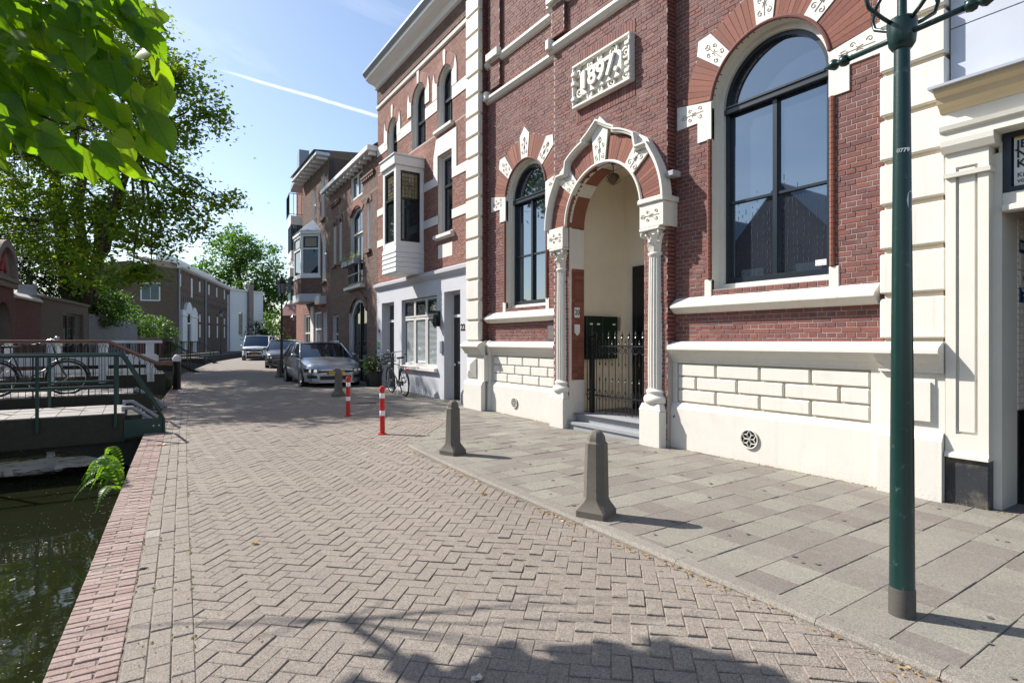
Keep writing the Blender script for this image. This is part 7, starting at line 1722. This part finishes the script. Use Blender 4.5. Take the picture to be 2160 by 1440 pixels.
# ---------------------------------------------------------------- the near branch with big leaves
m_bigleaf = leafm('big_leaf', [(.045,.105,.010), (.062,.135,.012), (.085,.155,.012), (.052,.12,.010)], .62, .12, .36, (4.6, 4.0, .7))
def add_veins(m):
    """midrib and side veins across the blade, in the leaf's own coordinates"""
    t = m.node_tree; tc_ = t.nodes.new('ShaderNodeTexCoord'); sp = t.nodes.new('ShaderNodeSeparateXYZ'); t.links.new(tc_.outputs['Object'], sp.inputs[0])
    ay = mth(t, 'ABSOLUTE', sp.outputs[1]); rib = mth(t, 'LESS_THAN', ay, .012)
    w = mth(t, 'ABSOLUTE', mth(t, 'SUBTRACT', mth(t, 'FRACT', mth(t, 'MULTIPLY', mth(t, 'SUBTRACT', sp.outputs[0], mth(t, 'MULTIPLY', ay, .85)), 7.)), .5))
    side = mth(t, 'GREATER_THAN', w, .455); k = mth(t, 'MAXIMUM', rib, mth(t, 'MULTIPLY', side, .6))
    for nd in [n for n in t.nodes if n.type == 'VECT_MATH' and n.operation == 'SCALE']:
        src = nd.inputs['Scale'].links[0].from_socket; t.links.new(mth(t, 'MULTIPLY', src, mth(t, 'SUBTRACT', 1., mth(t, 'MULTIPLY', k, .38))), nd.inputs['Scale'])
add_veins(m_bigleaf)
def bigleaf(seed):
    r = random.Random(seed); m = M(); L = 1.; N = 9; prof = [0,.20,.33,.37,.355,.31,.24,.15,.06,0]; rows = []; vs = []; b = r.uniform(.10, .22); tw = r.uniform(-.25, .25)
    for i in range(N+1):
        t = i/N; x = t*L-.02*(i == 0); w = prof[i]*r.uniform(.96, 1.04); z0 = -b*t*t
        for s_ in (-1, -.55, 0, .55, 1):
            vs.append((x-.10*abs(s_)*(1-t)*(t < .35), s_*w, z0+.16*w*abs(s_)+.02*sin(9*t+s_)*abs(s_)+tw*s_*w*t))
    m.mesh_(vs, [(i*5+j, i*5+j+1, (i+1)*5+j+1, (i+1)*5+j) for i in range(N) for j in range(4)]); return m.data('leaf', m_bigleaf, True)
def veins(seed):
    m = M(); m.tube([(-.25,0,.06), (-.1,0,.02), (0,0,.0)], .010, 5); m.tube([(0,0,-.004), (.5,0,-.05), (.95,0,-.16)], .006, 4); return m
BL = [bigleaf(i) for i in range(5)]
vm_ = M(); vm_.tube([(-.30,0,.10), (-.12,0,.03), (0,0,.0)], .011, 5); VL = vm_.data('leaf_stalk', flat('stalk_green', (.10,.13,.03), .5))
BR = thing('overhanging_branch', 'branch of big heart-shaped sunlit leaves hanging into view overhead', 'tree', (-.62, .6, .0))
BB = Vector(BR.location); rng = random.Random(19)
m = M(); limb(m, (0,0,-.3), Vector((-.75, 1.9, 4.4))-BB, .16, .10, rng, 8, .03, 9); m.build('trunk', m_bark, BR, True)
m = M(); fork = Vector((-.75, 1.9, 4.4))-BB
hub = at(-140, 190, 4.9)-BB; limb(m, fork, hub, .06, .03, rng, 8, .05, 7)
tw_ends = [at(x, y, d)-BB for x, y, d in ((310,320,5.0), (250,60,5.1), (60,330,4.9), (300,180,5.1), (120,-120,5.0), (-320,300,4.6), (-60,-160,5.1), (-420,60,4.8), (-600,200,4.6))]
tw = [limb(m, hub, e, .014, .004, rng, 9, .05, 5) for e in tw_ends]
# one bare reddish twig in front of the leaves
tw.append(limb(m, hub, at(-60, 200, 4.15)-BB, .016, .013, rng, 5, .02, 6)); tw.append(limb(m, at(-60, 200, 4.15)-BB, at(190, 278, 4.0)-BB, .013, .008, rng, 8, .01, 6)); m.build('twigs', mat('twig_bark', (.10,.065,.045), .7, 20, .2, .4, 80), BR, True)
cnt = 0; tries = 0
def okpx(px, py):
    # outline of the leafy spray in the photograph: lower right edge
    lim = [(-900,420), (-300,420), (0,330), (60,345), (110,345), (170,385), (240,395), (300,350), (340,330), (372,270), (375,230), (330,170), (330,40), (330,-60), (240,-420)]
    for (xa, ya), (xb, yb) in zip(lim[:-1], lim[1:]):
        pass
    if py > 400 or px > 372: return False
    if px > 330 and (py < 190 or py > 320): return False
    if py > 345 and px < 130: return False
    if py < 20 and px > 300: return False
    return True
TIPS = [(338,222), (325,318), (285,362), (232,368), (262,318), (305,268), (186,352), (318,108), (300,40), (345,170), (140,335), (215,310), (90,310), (250,255), (345,285)]
placed = []
while cnt < 290 and tries < 9000:
    tries += 1
    if cnt < len(TIPS): px, py = TIPS[cnt]
    elif cnt < 205: px, py = rng.uniform(-40, 345), rng.uniform(-40, 372)
    else: px, py = rng.uniform(-620, 300), rng.uniform(-420, 330)
    if cnt >= 205 and px > -30 and py > -40: continue
    if cnt >= len(TIPS) and not okpx(px, py): continue
    # thinner toward the lower right
    if len(TIPS) <= cnt < 205:
        e = max(0, (px/372)*.6+(py/400)*.5-.35)
        if rng.random() < e*.75: continue
    d = rng.uniform(3.9, 5.2) if cnt >= len(TIPS) else rng.uniform(3.98, 4.2); p = at(px, py, d)-BB
    g = p+BB; g = g-SDIR*(g.z/SDIR.z); gd = g.dot(FW)
    if gd > .3 and cnt >= len(TIPS):
        gx, gy = 1080+1185*g.dot(RT)/gd, 721+1185*1.6/gd
        lim_ = 1445 if gx < 60 else 1450 if gx < 560 else 1460 if gx < 640 else 1405+36*sin(gx*.021)*sin(gx*.0083+1)+26*sin(gx*.047) if gx < 1560 else 1500
        if -250 < gx < 2300 and gy < lim_: continue
    if cnt >= len(TIPS) and any((p-q).length < .095 for q in placed): continue
    placed.append(p); s_ = rng.uniform(.17, .30) if cnt > 30 else rng.uniform(.24, .34)
    # tips point outwards and down, to the right in the picture
    dirv = (RT*rng.uniform(.15, 1.0)+FW*rng.gauss(0, .35)+Vector((0,0,-rng.uniform(.15, 1.15)))).normalized()
    nrm = (-FW*rng.uniform(.0, 1.0)+Vector((0,0,rng.uniform(-.2, 1.1)))+RT*rng.gauss(0, .6)); nrm = (nrm-dirv*nrm.dot(dirv)).normalized(); sd = nrm.cross(dirv)
    mt_ = Matrix((dirv, sd, nrm)).transposed().to_euler()
    o = inst('leaf', BL[cnt % 5], BR, p-dirv*s_*.5, mt_, (s_, s_*rng.uniform(.85, 1.1), s_)); inst('leaf_stalk', VL, o)
    cnt += 1
# ---------------------------------------------------------------- fern on the quay wall
m_fern = leafm('fern_leaf', [(.075,.16,.02), (.10,.19,.025), (.065,.14,.02)], .5)
fn = thing('fern', 'bright green fern growing from the quay wall below the coping', 'fern', (-.10, 8.05, -.10)); rng = random.Random(2)
for k in range(24):
    a = radians(180+rng.uniform(-75, 70)); L = rng.uniform(.32, .52); rise = rng.uniform(.20, .42); y0 = rng.uniform(-.55, .6); m = M(); n = 20; P = []
    for i in range(n+1):
        t = i/n; P.append(Vector((cos(a)*L*t, y0+sin(a)*L*t, rise*sin(pi*t*.75)*1.1-.22*t*t)))
    m.tube(P, .003, 4)
    for i in range(2, n):
        t = i/n; w = .105*sin(pi*min(1, t*1.05))**.7*(1-t*.55); dv = (P[i+1]-P[i-1]).normalized(); sd = dv.cross(Vector((0,0,1))).normalized()
        for s_ in (-1, 1):
            b = P[i]; e = b+(sd*s_*.93+dv*.35)*w+Vector((0,0,-w*.15)); q = dv*.013; m.face([b-q, b+q+(e-b)*.25+q*.3, e, b-q*.6+(e-b)*.4-q*.5], rng.random())
    m.build('frond', m_fern, fn)
# ---------------------------------------------------------------- fallen leaves and blossoms one can point at
m_yleaf = leafm('fallen_yellow_leaf', [(.42,.28,.03), (.36,.22,.03)], .2); m_oleaf = leafm('fallen_brown_leaf', [(.30,.14,.04), (.24,.11,.035)], .15); m_pale = flat('dry_blossom', (.55,.50,.40), .8)
def litter(name, lab, x, y, z, s_, mt, seed, grp=None):
    r = random.Random(seed); m = M(); n = 8
    for k in range(3 if 'leaf' in name else 6):
        ox, oy = (r.uniform(-.5,.5)*s_, r.uniform(-.4,.4)*s_) if k else (0, 0); ss = s_*(1 if k == 0 else .45); a0 = r.uniform(0, 6.3)
        vs = [(ox+ss*(.5+.18*r.random())*cos(a0+6.283*i/n), oy+ss*.42*sin(a0+6.283*i/n), .006+r.uniform(.0, .35)*ss*(i % 3 != 0)) for i in range(n)]+[(ox, oy, .004)]
        m.mesh_(vs, [(i, (i+1) % n, n) for i in range(n)], r.random())
    return m.build(name, mt, None, loc=(x, y, z), label=lab, cat='leaf' if 'leaf' in name else 'blossom', group=grp)
def gp(px, py, z=0.):
    p = at(px, py, 1.); d = p-CAMP; t = (z-1.6)/d.z; return CAMP+d*t
for nm, lab, px, py, s_, mt in (('fallen_leaf', 'curled yellow leaf lying alone in the middle of the carriageway', 538, 1147, .05, m_yleaf), ('fallen_leaf', 'crumpled brown leaf on the pavers near the kerb bend', 1020, 1054, .055, m_oleaf), ('fallen_leaf', 'orange leaves lying by the foot of the green footbridge', 340, 944, .09, m_oleaf), ('fallen_blossom', 'cluster of dry pale blossoms on the stretcher row by the quay', 300, 1198, .05, m_pale), ('fallen_blossom', 'small dry pale blossom on the brick coping', 272, 1034, .035, m_pale), ('fallen_blossom', 'white crumb lying at the bottom edge of the shaded pavers', 1005, 1432, .05, m_pale), ('fallen_blossom', 'pale scrap in the gutter below the kerb', 1385, 1178, .03, m_pale)):
    p = gp(px, py); litter(nm, lab, p.x, p.y, RZ(p.x, p.y)+.002, s_, mt, px)
